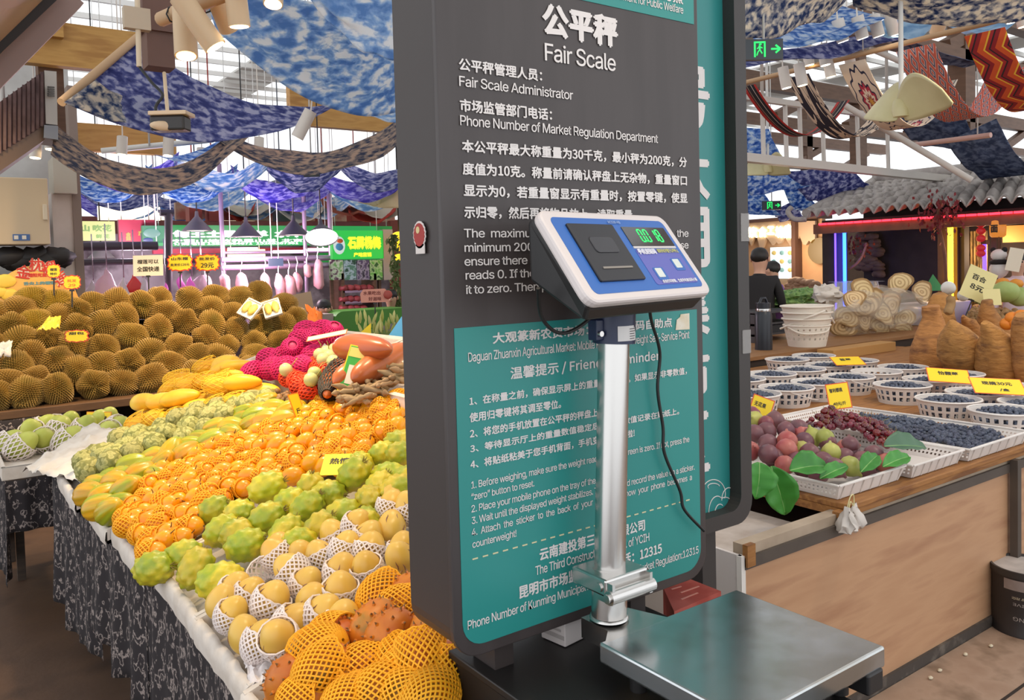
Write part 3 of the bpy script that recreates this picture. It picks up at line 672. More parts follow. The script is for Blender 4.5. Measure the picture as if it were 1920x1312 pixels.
# pepino melons
ps = [Zk(*q) for q in ((560, 185), (735, 160), (880, 175), (1080, 155), (1250, 125), (1230, 255), (1480, 235), (1040, 285), (1030, 425), (665, 330), (780, 380), (825, 490), (520, 555), (345, 465), (250, 425), (225, 655), (325, 755), (440, 800), (565, 845), (705, 665), (1060, 650), (150, 560), (880, 610))]
ps += [Z2(*q) for q in ((1090, 1150), (1255, 1115), (1385, 1165), (1560, 1070), (1550, 960), (1570, 850), (1640, 1260), (1660, 1000), (620, 1290))]
P0 = [onslope(x, y, .04) for x, y in ps]; RP = relax(P0, .066, 12); pob = []
for i, (a, b) in enumerate(zip(P0, RP)):
    p = Vector((b.x, b.y, slope(b.x)+.04+(.018 if i % 3 == 0 else 0)))
    o = fruit('pepino_melon', PE[i % 4], p, face((rk.uniform(-.5, .5), rk.uniform(-.4, .5), rk.uniform(.5, 1)), i*1.3), 'pepino melon', 'pepino melons', rk.uniform(.9, 1.04)); o['net'] = int(i % 5 != 1)
    if o['net']: part_of(o, WN, 'foam_net', (0, 0, -.003), (0, 0, i))
    pob.append(o)
label_rows(pob, lambda o: 'cream pepino melon in white net cup' if o['net'] else 'bare cream pepino melon', 'tray front', 'the sign', 34)
e = fruit('empty_net', netmesh('foam_net', .05, .043, .08, .52, WNET, n=15, seg=9, rad=.0024, tw=1.3), onslope(*Zk(465, 285), .05), face((-.35, -.45, .75)), 'foam net'); e['label'] = 'empty white foam net cup standing open among the pepino melons'
# yellow pitahayas
qs = [Z2(*q) for q in ((530, 850), (1250, 740), (90, 950), (300, 1000), (165, 1110), (350, 1230), (530, 1040), (680, 1140), (730, 880), (870, 945), (870, 790), (1010, 1080), (1020, 850), (1175, 980), (1340, 1040), (1365, 880), (1300, 570), (1460, 490), (1620, 510), (1530, 680), (1630, 720), (1560, 820), (1620, 395), (1450, 790), (820, 1230), (300, 1140))]+[(333, 1045), (368, 1072), (412, 1088), (300, 1060)]
P0 = [onslope(x, y, .042) for x, y in qs]; RP = relax(P0, .08, 10); qob = []
for i, b in enumerate(RP):
    p = Vector((b.x, b.y, slope(b.x)+.042+(.035 if i in (0, 1) else .01 if i % 3 == 0 else 0)))
    o = fruit('pitahaya', PI[i % 3], p, face((rk.uniform(-.2, 1), rk.uniform(-1, .2), rk.uniform(-.1, .6)), i*1.7), 'pitahaya', 'yellow pitahayas', rk.uniform(.95, 1.1) if i > 1 else 1.15); qob.append(o)
label_rows(qob, 'green and yellow bumpy pitahaya', 'tray front', 'the sign', 30)
# golden passion fruit
pp = pack([(208, 985), (250, 930), (300, 888), (385, 842), (470, 815), (540, 795), (620, 748), (700, 742), (760, 752), (764, 812), (715, 822), (660, 868), (560, 895), (500, 900), (470, 925), (440, 925), (385, 965), (345, 1005), (300, 1060), (258, 1035)], .0665, .16, .03, 3)
aob = []
for i, (x, y) in enumerate(pp):
    p = Vector((x, y, slope(x)+.033+rk.choice((0, 0, .012, .02))))
    o = fruit('golden_passion_fruit', PS, p, face((rk.uniform(-.1, 1), rk.uniform(-.9, .1), rk.uniform(0, .8)), i), 'passion fruit', 'golden passion fruit', rk.uniform(.9, 1.08))
    nt = rk.choice((0, 1, 2, 2)); o['net'] = nt
    if nt == 1: part_of(o, YN, 'foam_net', (0, 0, -.001), (0, 0, i))
    if nt == 2: part_of(o, YN2, 'foam_net', (0, 0, -.002), (0, 0, i))
    if nt != 1: part_of(o, PST, 'stem', (0, 0, 0), (0, 0, i))
    aob.append(o)
label_rows(aob, lambda o: ['bare golden passion fruit', 'golden passion fruit wrapped in yellow net', 'golden passion fruit half in yellow net'][o['net']], 'the tray front', 'sign', 26)
# ribbed green-yellow fruit
pp = pack([(146, 930), (190, 898), (262, 866), (330, 838), (400, 806), (470, 772), (500, 758), (560, 762), (590, 772), (540, 792), (470, 812), (385, 840), (300, 886), (250, 928), (212, 975), (165, 965)], .088, .12, .04, 7)
sob = []
for i, (x, y) in enumerate(pp):
    p = Vector((x, y, slope(x)+.036+rk.choice((0, .012, .02))))
    sob.append(fruit('ribbed_melon', SF, p, face((rk.uniform(.1, 1), rk.uniform(-1, .1), rk.uniform(.1, .5)), i), 'ribbed melon', 'striped ribbed melons', rk.uniform(1.1, 1.28)))
label_rows(sob, 'green and yellow ribbed pointed fruit', 'tray front', 'the sign', 28)
# custard apples
pp = pack([(150, 862), (200, 838), (258, 812), (330, 786), (400, 766), (490, 745), (525, 762), (470, 770), (400, 804), (330, 834), (262, 862), (195, 895), (152, 900)], .098, .14, .048, 9)
cob = []
for i, (x, y) in enumerate(pp):
    p = Vector((x, y, slope(x)+.045+rk.choice((0, .015, .03))))
    cob.append(fruit('custard_apple', CH[i % 3], p, (rk.uniform(0, 6), rk.uniform(0, 6), 0), 'custard apple', 'custard apples', rk.uniform(1.05, 1.25)))
label_rows(cob, 'lumpy pale green custard apple', 'tray front', 'the sign', 30)
# mangoes
pp = pack([(262, 790), (275, 768), (320, 742), (370, 722), (425, 706), (490, 730), (500, 752), (450, 758), (400, 766), (330, 786), (280, 800)], .118, .08, .05, 4)
gob = []
for i, (x, y) in enumerate(pp+[(x+.03, y+.05) for x, y in pp[1::2]]):
    p = Vector((x, y, slope(x)+.05+(.075 if i >= len(pp) else 0)))
    o = fruit('mango', MG, p, face((rk.uniform(.2, 1), rk.uniform(-.9, -.1), rk.uniform(0, .35)), i*2), 'mango', 'yellow mangoes', rk.uniform(.92, 1.05)); o['net'] = i % 2
    if i % 2: part_of(o, MNET, 'foam_net', (.004, 0, 0))
    gob.append(o)
label_rows(gob, lambda o: 'yellow mango in yellow net' if o['net'] else 'bare yellow mango', 'the custard apples', 'the sign', 28)
# green guavas in white nets at the far end, on their own low tray
GZ = .72
def onflat(px, py, up=0): return onz(px, py, GZ+up)
gtr = [onflat(x, y) for x, y in ((0, 852), (150, 880), (262, 800), (60, 775))]
gx0, gx1, gy0, gy1 = .26, .95, 4.62, 5.6
mb = MB(); mb.box((gx0, gy0, GZ-.05), (gx1, gy1, GZ-.035))
for a, b in (((gx0, gy0), (gx0+.02, gy1)), ((gx1-.02, gy0), (gx1, gy1)), ((gx0, gy0), (gx1, gy0+.02)), ((gx0, gy1-.02), (gx1, gy1))): mb.box((a[0], a[1], GZ-.05), (b[0], b[1], GZ+.015))
tag(mb.build('fruit_tray', FOAM, bevel=.004, loc=(gx0, gy0, GZ-.05)), 'white foam tray of green guavas at the far end of the stall', 'tray')
gt = thing('side_table', 'small table under the guava tray with black floral cloth front', 'table', (.6, 4.86, 0))
MB().box((gx0+.02, gy0, GZ-.09), (gx1, gy1, GZ-.05)).build('table_top', DKWOOD, gt)
MB().grid(wavy(lambda y: gx0+.02, gy0, gy1, GZ-.06, .15, .012, 2, lambda u: 0), 40, 8).build('cloth_skirt', CLOTH, gt, solid=.002)
MB().grid(lambda u, v: Vector((gx0+.01+(gx1-gx0)*u, gy0-.012*v-.008+.010*math.sin(u*40), GZ-.055+(.47-GZ)*v)), 40, 8).build('cloth_skirt', CLOTH, gt, solid=.002)
for x, y in ((gx0+.1, gy0+.55), (gx1-.06, gy0+.55), (gx0+.08, gy1-.06), (gx1-.06, gy1-.06)): MB().box((x-.02, y-.02, 0), (x+.02, y+.02, GZ-.09)).build('leg', DKWOOD, gt)
guv = [(20, 835), (45, 835), (60, 812), (72, 788), (112, 782), (105, 802), (117, 808), (152, 806), (80, 830), (120, 827), (165, 834), (190, 792), (205, 813), (228, 802), (217, 782)]
P0 = [onflat(x, y, .03) for x, y in guv]; RP = relax(P0, .135, 30); uob = []
for i, b in enumerate(RP):
    b.x = min(max(b.x, gx0+.07), gx1-.07); b.y = min(max(b.y, gy0+.07), gy1-.07)
    o = fruit('green_guava', GU, (b.x, b.y, GZ+.04), face((rk.uniform(-.3, 1), rk.uniform(-1, .2), rk.uniform(.35, .8)), i), 'guava', 'green guavas in white nets', 1.35); part_of(o, GN, 'foam_net', (0, 0, -.006), (0, 0, i)); uob.append(o)
label_rows(uob, 'pale green guava in white net', 'guava tray edge', 'the sign', 22)
# crumpled lining paper over the tray between guavas and custard apples
def crumple(name, pts, mat, label, nu=26, nv=18, amp=.03, seed=0, solid=.0012, cat='paper'):
    A, B_, C, D = pts
    def fn(u, v):
        p = A.lerp(B_, u).lerp(D.lerp(C, u), v); n1 = noise.noise(Vector((u*5+seed, v*5, seed)))+.5*noise.noise(Vector((u*13+seed, v*13, seed))); k = abs(n1)
        return p+Vector((0.4*n1*amp, .4*n1*amp, amp*1.5*k))
    o = MB().grid(fn, nu, nv).build(name, mat, loc=A, solid=solid); return tag(o, label, cat)
crumple('lining_paper', [onslope(x, y, .015) for x, y in ((42, 885), (150, 905), (285, 815), (170, 800))], PAPER, 'crumpled white lining paper between the guavas and the custard apples')
crumple('paper_wrap', [onslope(x, y, .0) for x, y in ((470, 1290), (560, 1260), (545, 1205), (455, 1235))], M('wrap_white', '#e6dcd8', .8), 'crumpled white paper at the front corner of the pepino tray', 14, 12, .02, 3)
# price cards -------------------------------------------------------
CYEL = M('card_yellow', '#f1cf1a', .5); INK = M('card_ink', '#3a3420', .6); CRED = M('card_red', '#d8402a', .5); CWHITE = M('card_white', '#e8dcc6', .6); CTAN = M('card_tan', '#c3a685', .7)
def card(label, pos, w, h, yawd, tiltd, texts, mat=CYEL, edge=None, clip=0, thick=.0015, ink=None, shape=None, cat='price card', name='price_card', rolld=0):
    """a stiff card with handwriting; local x = across, z = up, faces -y"""
    t = thing(name, label, cat, pos); Mx = Matrix.Rotation(math.radians(yawd), 4, 'Z') @ Matrix.Rotation(math.radians(tiltd), 4, 'X') @ Matrix.Rotation(math.radians(rolld), 4, 'Y')
    T = Matrix.Translation(wloc(t)) @ Mx; mb = MB()
    if edge: MB().box((-w/2-.005, .0002, -.005), (w/2+.005, thick, h+.005), T).build('card_border', edge, t)
    if shape:
        pts = [T @ Vector((x*w/2, -.0006, (y+1)*h/2)) for x, y in shape]; MB().poly(pts, (T.to_3x3() @ Vector((0, thick, 0)))).build('card', mat, t)
    else: MB().box((-w/2, -.0006, 0), (w/2, thick-.0004, h), T).build('card', mat, t)
    ax = (T.to_3x3() @ Vector((1, 0, 0))); az = (T.to_3x3() @ Vector((0, 0, 1)))
    for s, u, v, tw, th in texts:
        m2 = MB(); add_text(m2, s, T @ Vector((-w/2+u*w, -.0012, v*h)), ax, az, tw*w, th*h, .015, True); m2.build('handwriting', ink or INK, t)
    if clip: MB().tube([T @ Vector((0, .003, .004)), T @ Vector((0, .003, -clip))], .006, 8).box((-.018, -.004, -.012), (.018, .008, .004), T).build('clip_stand', M('clip_black', '#231d18', .5), t)
    return t
VY = -36   # yaw that turns a card to the aisle
p = onslope(500, 770, .1)
card('yellow price card leaning among the striped fruit near the back boxes', onslope(568, 790, .03), .05, .12, VY+60, -25, [('斤', .2, .3, .5, .2)], edge=M('card_orange', '#e08a1c', .5))
card('yellow card lying between passion fruit and green pitahayas', onslope(640, 890, .06), .14, .10, VY, -62, [('热情果', .15, .5, .7, .3)], mat=M('card_lemon', '#f6e21c', .5))
card('yellow and orange card behind the green guavas', onz(183, 795, GZ+.03), .16, .07, VY-10, -15, [('番石榴', .15, .3, .7, .4)], edge=M('card_orange', '#e08a1c', .5))
card('orange card standing on the mangoes below the durians', onslope(412, 722, .11), .13, .05, VY, -30, [('芒果', .2, .2, .5, .6)], mat=M('card_amber', '#d9a01c', .5))
# ================================================================== upper boxes behind the slope: pink and red netted fruit, squashes, tamarind
FOAM2 = M('box_foam', '#e0d3c2', .75, c2='#d2c3b0', scale=9, lo=.4, hi=.7, bump=.15, bscale=25)
def upper(x): return slope(x)+.05
def onup(px, py, up=0): r = ray(px, py); return at(px, py, (Z0+.05+up-KS*X0-H)/(r.z-KS*r.x))
ut_ = thing('rear_table', 'rear table under the foam boxes of squashes and netted fruit', 'table', (2.0, 3.6, 0))
MB().add([(1.5, 2.6, 0.9), (2.95, 2.6, .9), (2.95, 5.3, .9), (1.5, 5.3, .9), (1.5, 2.6, 1.0), (2.95, 2.6, 1.29), (2.95, 5.3, 1.29), (1.5, 5.3, 1.0)], [(0, 3, 2, 1), (4, 5, 6, 7), (0, 1, 5, 4), (1, 2, 6, 5), (2, 3, 7, 6), (3, 0, 4, 7)]).build('table_top', DKWOOD, ut_)
for x, y in ((1.58, 2.7), (2.38, 2.7), (1.58, 4.65), (2.38, 4.65)): MB().box((x-.03, y-.03, 0), (x+.03, y+.03, .9)).build('leg', DKWOOD, ut_)
def fbox(label, x0, x1, y0, y1, hgt):
    mb = MB(); P = lambda x, y, h: Vector((x, y, upper(x)-.045+h)); th = .025
    for xa, xb, ya, yb, h1 in ((x0, x1, y0, y1, .012), (x0, x0+th, y0, y1, hgt), (x1-th, x1, y0, y1, hgt), (x0, x1, y0, y0+th, hgt), (x0, x1, y1-th, y1, hgt)):
        v = [P(xa, ya, 0), P(xb, ya, 0), P(xb, yb, 0), P(xa, yb, 0), P(xa, ya, h1), P(xb, ya, h1), P(xb, yb, h1), P(xa, yb, h1)]; mb.add(v, [(0, 3, 2, 1), (4, 5, 6, 7), (0, 1, 5, 4), (1, 2, 6, 5), (2, 3, 7, 6), (3, 0, 4, 7)])
    tag(mb.build('foam_box', FOAM2, loc=P((x0+x1)/2, (y0+y1)/2, 0), bevel=.006), label, 'foam box')
fbox('white foam box under the big orange squashes and tamarind pods', 1.47, 2.0, 2.7, 3.62, .085)
fbox('white foam box full of pink netted dragon fruit', 1.45, 1.95, 3.63, 4.65, .085)
DRG = M('dragonfruit_skin', '#c4225c', .5, c2='#d94a78', scale=6)
DF = egg(.062, .05, 5, .08, n=18, m=12).mesh('dragon_fruit', DRG); PN = netmesh('foam_net', .068, .054, .02, .86, PNET, n=22, seg=12, rad=.0032, tw=1.4)
dl = [(482, 697), (505, 692), (530, 690), (548, 676), (560, 660), (590, 655), (575, 640), (605, 640), (620, 648), (535, 668), (565, 688), (585, 668), (505, 672)]
P0 = relax([onup(x, y, .06) for x, y in dl], .105, 14); do = []
for i, b in enumerate(P0):
    o = fruit('dragon_fruit', DF, (b.x, b.y, upper(b.x)+.06+(.06 if 3 <= i <= 8 else 0)), face((rk.uniform(-.3, 1), rk.uniform(-1, .2), rk.uniform(0, .5)), i), 'dragon fruit', 'dragon fruit in pink nets'); part_of(o, PN, 'foam_net', (0, 0, 0), (0, 0, i)); do.append(o)
label_rows(do, 'dragon fruit in bright pink foam net', 'box front', 'the sign', 20)
TOM = M('pale_green_fruit', '#b9bf78', .4, c2='#cfc98c', scale=5, var=.1); TOR = M('red_fruit', '#c8401c', .4)
TF = egg(.03, .033, 2, .04, n=14, m=10).mesh('pale_green_fruit', TOM); TRF = egg(.03, .033, 2, .04, n=14, m=10).mesh('red_fruit', TOR); RN = netmesh('foam_net', .040, .04, .02, .84, RNET, n=16, seg=8, rad=.003, tw=1.4)
to = []
for i, (x, y) in enumerate([(536, 693), (600, 664), (618, 668), (606, 674), (628, 655), (590, 700), (583, 712), (625, 678), (612, 660)]):
    p = onup(x, y, .10); p.z = upper(p.x)+.10; o = fruit('pale_green_fruit', TF, p, face((rk.random(), -rk.random(), .6), i), 'fruit', 'pale green tree fruit'); part_of(o, MB().tube(spline([Vector((0, 0, .028)), Vector((.004, .01, .05)), Vector((.02, .02, .07))], 3), .0022, 5).mesh('stem', M('green_stem', '#98913f', .7)), 'stem'); to.append(o)
label_rows(to, 'pale green round fruit with long stem', 'box front', 'the sign', 14)
to = []
for i, (x, y) in enumerate([(541, 706), (556, 712), (572, 716), (586, 724), (562, 722), (598, 690), (612, 694), (590, 684), (580, 732)]):
    p = onup(x, y, .05); p.z = upper(p.x)+.045; o = fruit('red_fruit', TRF, p, face((rk.random(), -rk.random(), .3), i), 'fruit', 'fruit in orange red nets', 1.1); part_of(o, RN, 'foam_net'); to.append(o)
label_rows(to, 'fruit in orange red foam net', 'box front', 'the sign', 14)
SQ = M('squash_skin', '#a9562c', .28, c2='#b8642f', scale=3, lo=.35, hi=.65, var=.06)
def squash(label, pa, pb, r, up, net=False):
    a, b = onup(*pa, up), onup(*pb, up); L = (b-a).length; d = (b-a).normalized()
    mb = MB(); pr = [(0, .001), (.03, .35), (.1, .7), (.25, .97), (.45, 1.0), (.65, .9), (.82, .74), (.93, .5), (1, .05)]
    pts = [(a+(b-a)*t) for t, k in pr]; mb.tube(pts, [r*k for t, k in pr], 24)
    o = mb.build('squash', SQ, loc=(a+b)/2); tag(o, label, 'squash')
    md = o.modifiers.new('smooth', 'SUBSURF'); md.levels = 1; md.render_levels = 1
    if net:
        nb = MB(); q = d.orthogonal().normalized(); w = d.cross(q)
        for s in (1, -1):
            for i in range(22): nb.tube([a+(b-a)*t+(q*math.cos(2*math.pi*i/22+s*t*2.5)+w*math.sin(2*math.pi*i/22+s*t*2.5))*(r*k*1.03) for t, k in pr[1:-2]], .0028, 4, cap=False)
        nb.build('net_sleeve', M('net_black', '#2e2823', .7), o)
    return o
squash('glossy orange brown squash lying on top of the others', (628, 650), (735, 655), .062, .19)
squash('orange squash in black net at the front of the box', (612, 742), (650, 668), .06, .06, True)
squash('long orange squash beside the black netted one', (625, 718), (720, 664), .055, .11)
squash('long orange squash beside the one lying on top, near the sign', (660, 712), (765, 648), .058, .12)
TAMM = M('tamarind_pod', '#a08460', .7, c2='#8a6f4c', scale=20, var=.12)
def podm(seed):
    mb = MB(); n = 9; mb.tube([Vector((.06*(i/n*2-1), .012*math.sin(i/n*3.1+seed), 0)) for i in range(n+1)], [.004+.0085*abs(math.sin(i*1.25+.6+seed)) if 0 < i < n else .003 for i in range(n+1)], 8); return mb.mesh('tamarind_pod', TAMM)
PD = [podm(s) for s in range(2)]; po = []
for i in range(64):
    x, y = rk.uniform(655, 762), 0; y = 722-(x-655)*.42+rk.uniform(-4, 36)
    p = onup(x, y, .04+.05*rk.random()); o = fruit('tamarind_pod', PD[i % 2], p, (rk.uniform(-.4, .4), rk.uniform(-.3, .3), rk.uniform(-.9, .6)), 'tamarind pod', 'tamarind pods', rk.uniform(.9, 1.25)); o['label'] = 'brown knobbly tamarind pod heaped beside the squashes near the sign'; po.append(o)
LON = M('small_brown_fruit', '#8a683f', .6, c2='#7a5932', scale=12, var=.15); LM = egg(.016, .016, 1, .05, n=10, m=8).mesh('longan', LON)
for i, (x, y) in enumerate(pack([(500, 762), (515, 742), (560, 738), (600, 748), (570, 765), (525, 768)], .034, .3, .05, 6)):
    o = fruit('longan', LM, (x, y, slope(x)+.05+rk.uniform(0, .03)), (0, 0, 0), 'longan', 'small brown longans'); o['label'] = 'small round brown longan heaped below the foam boxes'
t = card('tall green and yellow price card standing before the squashes', onup(648, 742, .05), .075, .21, VY, -22, [('罗望子', .12, .80, .7, .10)], mat=M('card_green', '#3aa63a', .5), edge=CYEL, rolld=14)
Mx = Matrix.Translation(wloc(t)) @ Matrix.Rotation(math.radians(VY), 4, 'Z') @ Matrix.Rotation(math.radians(-22), 4, 'X') @ Matrix.Rotation(math.radians(14), 4, 'Y')
MB().box((-.022, -.002, .05), (.022, -.0008, .13), Mx).build('white_patch', CWHITE, t); MB().box((-.036, -.0018, .165), (.036, -.0008, .205), Mx).build('yellow_patch', M('card_straw', '#e4cf6a', .5), t)
card('long cream card lying on the pink netted dragon fruit', onup(612, 632, .15), .2, .035, VY-20, -60, [], mat=CWHITE, edge=M('card_orange2', '#d8763a', .5), rolld=-20)
t = card('yellow triangular card on a clip behind the top squash', ony(678, 637, 4.4), .11, .10, VY, -10, [('南瓜', .3, .12, .4, .3)], shape=[(-1, -1), (1, -1), (1, .95)], clip=.08)
t = card('light blue triangular card with picture beside the sign', ony(742, 660, 3.9), .20, .19, VY, -6, [], mat=M('card_blue', '#5aa9d6', .5), shape=[(-1, -1), (1, -1), (.35, 1)], clip=.1)
Mx = Matrix.Translation(wloc(t)) @ Matrix.Rotation(math.radians(VY), 4, 'Z')
for k in range(4): MB().blob((Mx @ Vector((-.02+.03*k, -.012+.002*k, .03+.02*(k % 2)))), .013, k).build('picture_patch', M('card_picture', ['#d7e6ea', '#3f6b4c'][0], .6) if k % 2 else M('card_picture_dark', '#3f6b4c', .6), t)
YCL = M('clip_yellow', '#f2d21c', .4)
MB().tube([Mx @ Vector((0, -.02, -.06)), Mx @ Vector((0, -.02, .03))], .007, 8).box((-.05, -.035, .02), (.05, -.012, .045), Mx).build('yellow_clip', YCL, t)
# leafy greens behind
lg = thing('leafy_greens', 'bunch of pale green budded greens beside the blue triangular card', 'greens', ony(695, 640, 4.9)); GRL = M('bud_green', '#a3a64c', .6, c2='#c9c27a', scale=9, var=.1); c0 = wloc(lg)
rr = random.Random(8)
for i in range(30):
    a = ony(rr.uniform(668, 748), rr.uniform(602, 648), 4.9+rr.uniform(-.1, .15)); d = Vector((rr.uniform(-.4, .4), rr.uniform(-.2, .2), 1)).normalized()
    MB().tube([a, a+d*.03, a+d*.06, a+d*.085], [.004, .011, .009, .001], 6).build('bud', GRL, lg)
MB().blob(c0+Vector((.02, .08, -.06)), (.26, .12, .13), 3, .3).build('leaf_mass', M('greens_dark', '#4d6027', .7, c2='#6c7c33', scale=20), lg)
# ================================================================== durian stand
DY = 6.8; DZ = .70
dt = thing('durian_table', 'dark wooden table carrying the big heap of durians', 'table', (1.2, 7.4, 0))
MB().box((-1.2, DY, DZ-.06), (2.9, 8.3, DZ)).build('table_top', M('durian_board', '#5b4028', .6, c2='#6b4c30', scale=5, stretch=(1, 8, 8)), dt, bevel=.005)
for x in (-.6, .86, 2.8):
    for y in (DY+.06, 8.2): MB().box((x-.04, y-.04, 0), (x+.04, y+.04, DZ-.06)).build('leg', DKWOOD, dt)
MB().box((.92, DY+.02, .42), (2.76, DY+.06, .5)).build('rail', DKWOOD, dt)
MB().grid(lambda u, v: Vector((-1.2+2.03*u, DY-.012+.01*math.sin(u*60), DZ-.06-.5*v)), 60, 6).build('cloth_skirt', CLOTH, dt, solid=.002)
MB().box((-1.1, DY+.9, 0), (2.8, DY+.95, DZ-.06)).build('back_panel', M('shade_board', '#2b221c', .8), dt)
# hidden stepped rack that lifts the rear rows
rkk = thing('display_steps', 'dark stepped rack inside the durian heap', 'display rack', (1.0, 7.7, DZ))
for k in range(3): MB().box((-1.1, 7.2+k*.33, DZ), (2.35-k*.2, 8.2, DZ+.2*(k+1)-.06)).build('step', M('shade_board', '#2b221c', .8), rkk)
DUR = M('durian_husk', '#8a7434', .45, c2=['#947a38', '#7c7430'], scale=6, lo=.35, hi=.7, var=.16); DUG = M('durian_husk_green', '#a9962f', .5, c2='#c0a93a', scale=6)
def thorns(m):   # husk: olive between the thorns, tan thorn tips
    nt = m.node_tree; N, L = nt.nodes, nt.links; p = N['Principled BSDF']; a = N.new('ShaderNodeAttribute'); a.attribute_name = 'thorn'; mx = N.new('ShaderNodeMix'); mx.data_type = 'RGBA'; mx.blend_type = 'MIX'
    src = p.inputs['Base Color'].links[0].from_socket; L.new(a.outputs['Fac'], mx.inputs[0]); L.new(src, mx.inputs[6]); mx.inputs[7].default_value = lin('#c39c57'); L.new(mx.outputs[2], p.inputs['Base Color'])
thorns(DUR); thorns(DUG)
def durian(seed, mat):
    b = bmesh.new(); bmesh.ops.create_icosphere(b, subdivisions=4, radius=1)
    rr = random.Random(seed)
    res = bmesh.ops.poke(b, faces=b.faces[:]); pk = set(v.index for v in res['verts']); b.verts.index_update(); pks = set(res['verts'])
    for v in b.verts:
        p = v.co.copy(); k = 1+.10*noise.noise(p*1.3+Vector((seed*2.1, 0, 0)))+.05*math.cos(math.atan2(p.y, p.x)*5); v.co = Vector((p.x*.105, p.y*.105, p.z*.125))*k*(1.13 if v in pks else .925)
    tips = [1.0 if v in pks else 0.0 for v in b.verts]; me = bpy.data.meshes.new('durian'); b.to_mesh(me); b.free(); at_ = me.attributes.new('thorn', 'FLOAT', 'POINT'); at_.data.foreach_set('value', tips); me.materials.append(mat); return me
DM = [durian(s, DUR) for s in range(4)]; DGm = durian(7, DUG)
z5 = lambda x, y: (x/4.3725, 500+y/4.3725); z4_ = lambda x, y: (380+x/4.2325, 330+y/4.2325); z6 = lambda x, y: (400+x/5.046, 560+y/5.046)
dp = [z5(*q) for q in ((10, 1080), (205, 1085), (470, 1045), (770, 985), (1000, 965), (1240, 935), (1600, 930), (50, 980), (270, 925), (625, 850), (835, 815), (1050, 790), (1390, 810), (1690, 760), (90, 840), (225, 690), (430, 770), (610, 650), (850, 680), (1225, 700), (1460, 660), (1700, 560), (100, 540), (375, 590), (160, 620), (600, 470), (860, 470), (1080, 570), (1290, 510), (1500, 460), (40, 420), (130, 400), (620, 390), (720, 340), (930, 340), (1180, 310), (1350, 370), (1290, 290), (1560, 280), (1740, 300), (-60, 640), (-50, 820), (-60, 480), (500, 430), (980, 420))]
dp += [z4_(*q) for q in ((80, 1000), (55, 1220), (290, 965), (450, 935), (230, 1105), (465, 1195), (640, 1205), (740, 1125), (620, 1040), (265, 1225), (540, 1080))]
dp += [z6(*q) for q in ((120, 455), (385, 430), (690, 415), (160, 650), (560, 590), (310, 660), (930, 345), (15, 590), (440, 560), (800, 390))]
dg = [z5(265, 290), z5(430, 300), z5(275, 420)]; P0 = []
for x, y in dp+dg:
    yy = 6.95+max(0, (740-y)/190)*.85+(0 if x < 520 else (x-520)/130*-.25); P0.append(ony(x, y, yy))
for _ in range(10):   # settle: neighbours keep apart
    for i in range(len(P0)):
        for j in range(i):
            d = P0[i]-P0[j]; l = d.length
            if l < .175: d = d/max(l, 1e-5); P0[i] += d*(.175-l)*.35; P0[j] -= d*(.175-l)*.35
do = []
for i, p in enumerate(P0):
    gq = i >= len(dp); p.z = max(p.z, DZ+.1)
    o = fruit('durian', DGm if gq else DM[i % 4], p, (rk.uniform(0, 6.3), rk.uniform(0, 6.3), rk.uniform(0, 6.3)) if not gq else (1.2, .3, .8), 'durian', 'durians heaped on the dark table', rk.uniform(.92, 1.12)); o['gq'] = int(gq); do.append(o)
label_rows(do, lambda o: 'smooth yellow green durian' if o['gq'] else 'brown spiky durian', 'table edge', 'the netted fruit', 30)
FT = M('tray_clear_white', '#e6dfd2', .4); POD = M('durian_pod', '#d9b94e', .5, c2='#e6cd72', scale=5)
for i, (x, y, a, lab) in enumerate(((469, 579, .5, 'white tray of peeled yellow durian pods tilted on the heap, darker film'), (510, 578, -.35, 'white tray of long yellow durian pods under film, beside the other tray'))):
    p = ony(x, y, 7.35); tr = thing('pod_tray', lab, 'tray', p); Mx = Matrix.Translation(p) @ Matrix.Rotation(math.radians(-36), 4, 'Z') @ Matrix.Rotation(math.radians(-35), 4, 'X') @ Matrix.Rotation(a, 4, 'Y')
    MB().box((-.07, 0, -.08), (.07, .012, .08), Mx).box((-.08, -.012, -.09), (-.068, .012, .09), Mx).box((.068, -.012, -.09), (.08, .012, .09), Mx).box((-.08, -.012, .08), (.08, .012, .092), Mx).box((-.08, -.012, -.092), (.08, .012, -.08), Mx).build('tray_body', FT, tr)
    for k in (-1, 1): MB().blob(Mx @ Vector((k*.033, -.012, 0)), (.034, .028, .062), k+i+3, .15, mtx=Mx.to_3x3().to_4x4()).build('pod', POD, tr)
crumple('orange_bag', [ony(585, 640, 7.0), ony(600, 640, 7.05), ony(606, 590, 7.1), ony(572, 572, 7.1)], M('bag_orange', '#d3732a', .5), 'crumpled orange plastic bag behind the last durians', 12, 12, .05, 2, .002, 'bag')
STAR = []
for i in range(28):
    a = 2*math.pi*i/28; k = 1 if i % 2 else .86; STAR.append((math.copysign(abs(math.cos(a))**.55, math.cos(a))*k, math.copysign(abs(math.sin(a))**.55, math.sin(a))*k))
CYR = M('burst_red', '#d63a26', .5)
def burst(label, px, py, y, w, h, texts, clip=.14, roll=0, ink=None):
    p = ony(px, py, y); t = card(label, p-Vector((0, 0, h/2)), w, h, VY, -4, texts, mat=CYEL, clip=clip, shape=[(a*.9, b*.86) for a, b in STAR], ink=ink, rolld=roll)
    Mx = Matrix.Translation(wloc(t)) @ Matrix.Rotation(math.radians(VY), 4, 'Z') @ Matrix.Rotation(math.radians(-4), 4, 'X') @ Matrix.Rotation(math.radians(roll), 4, 'Y')
    MB().poly([Mx @ Vector((a*w/2, .0012, (b+1)*h/2)) for a, b in STAR], Mx.to_3x3() @ Vector((0, .002, 0))).build('burst_edge', CYR, t); return t
burst('yellow starburst price card behind the brighter one', 100, 508, 7.6, .12, .12, [('榴莲', .25, .5, .5, .2), ('特价', .25, .22, .5, .18)])
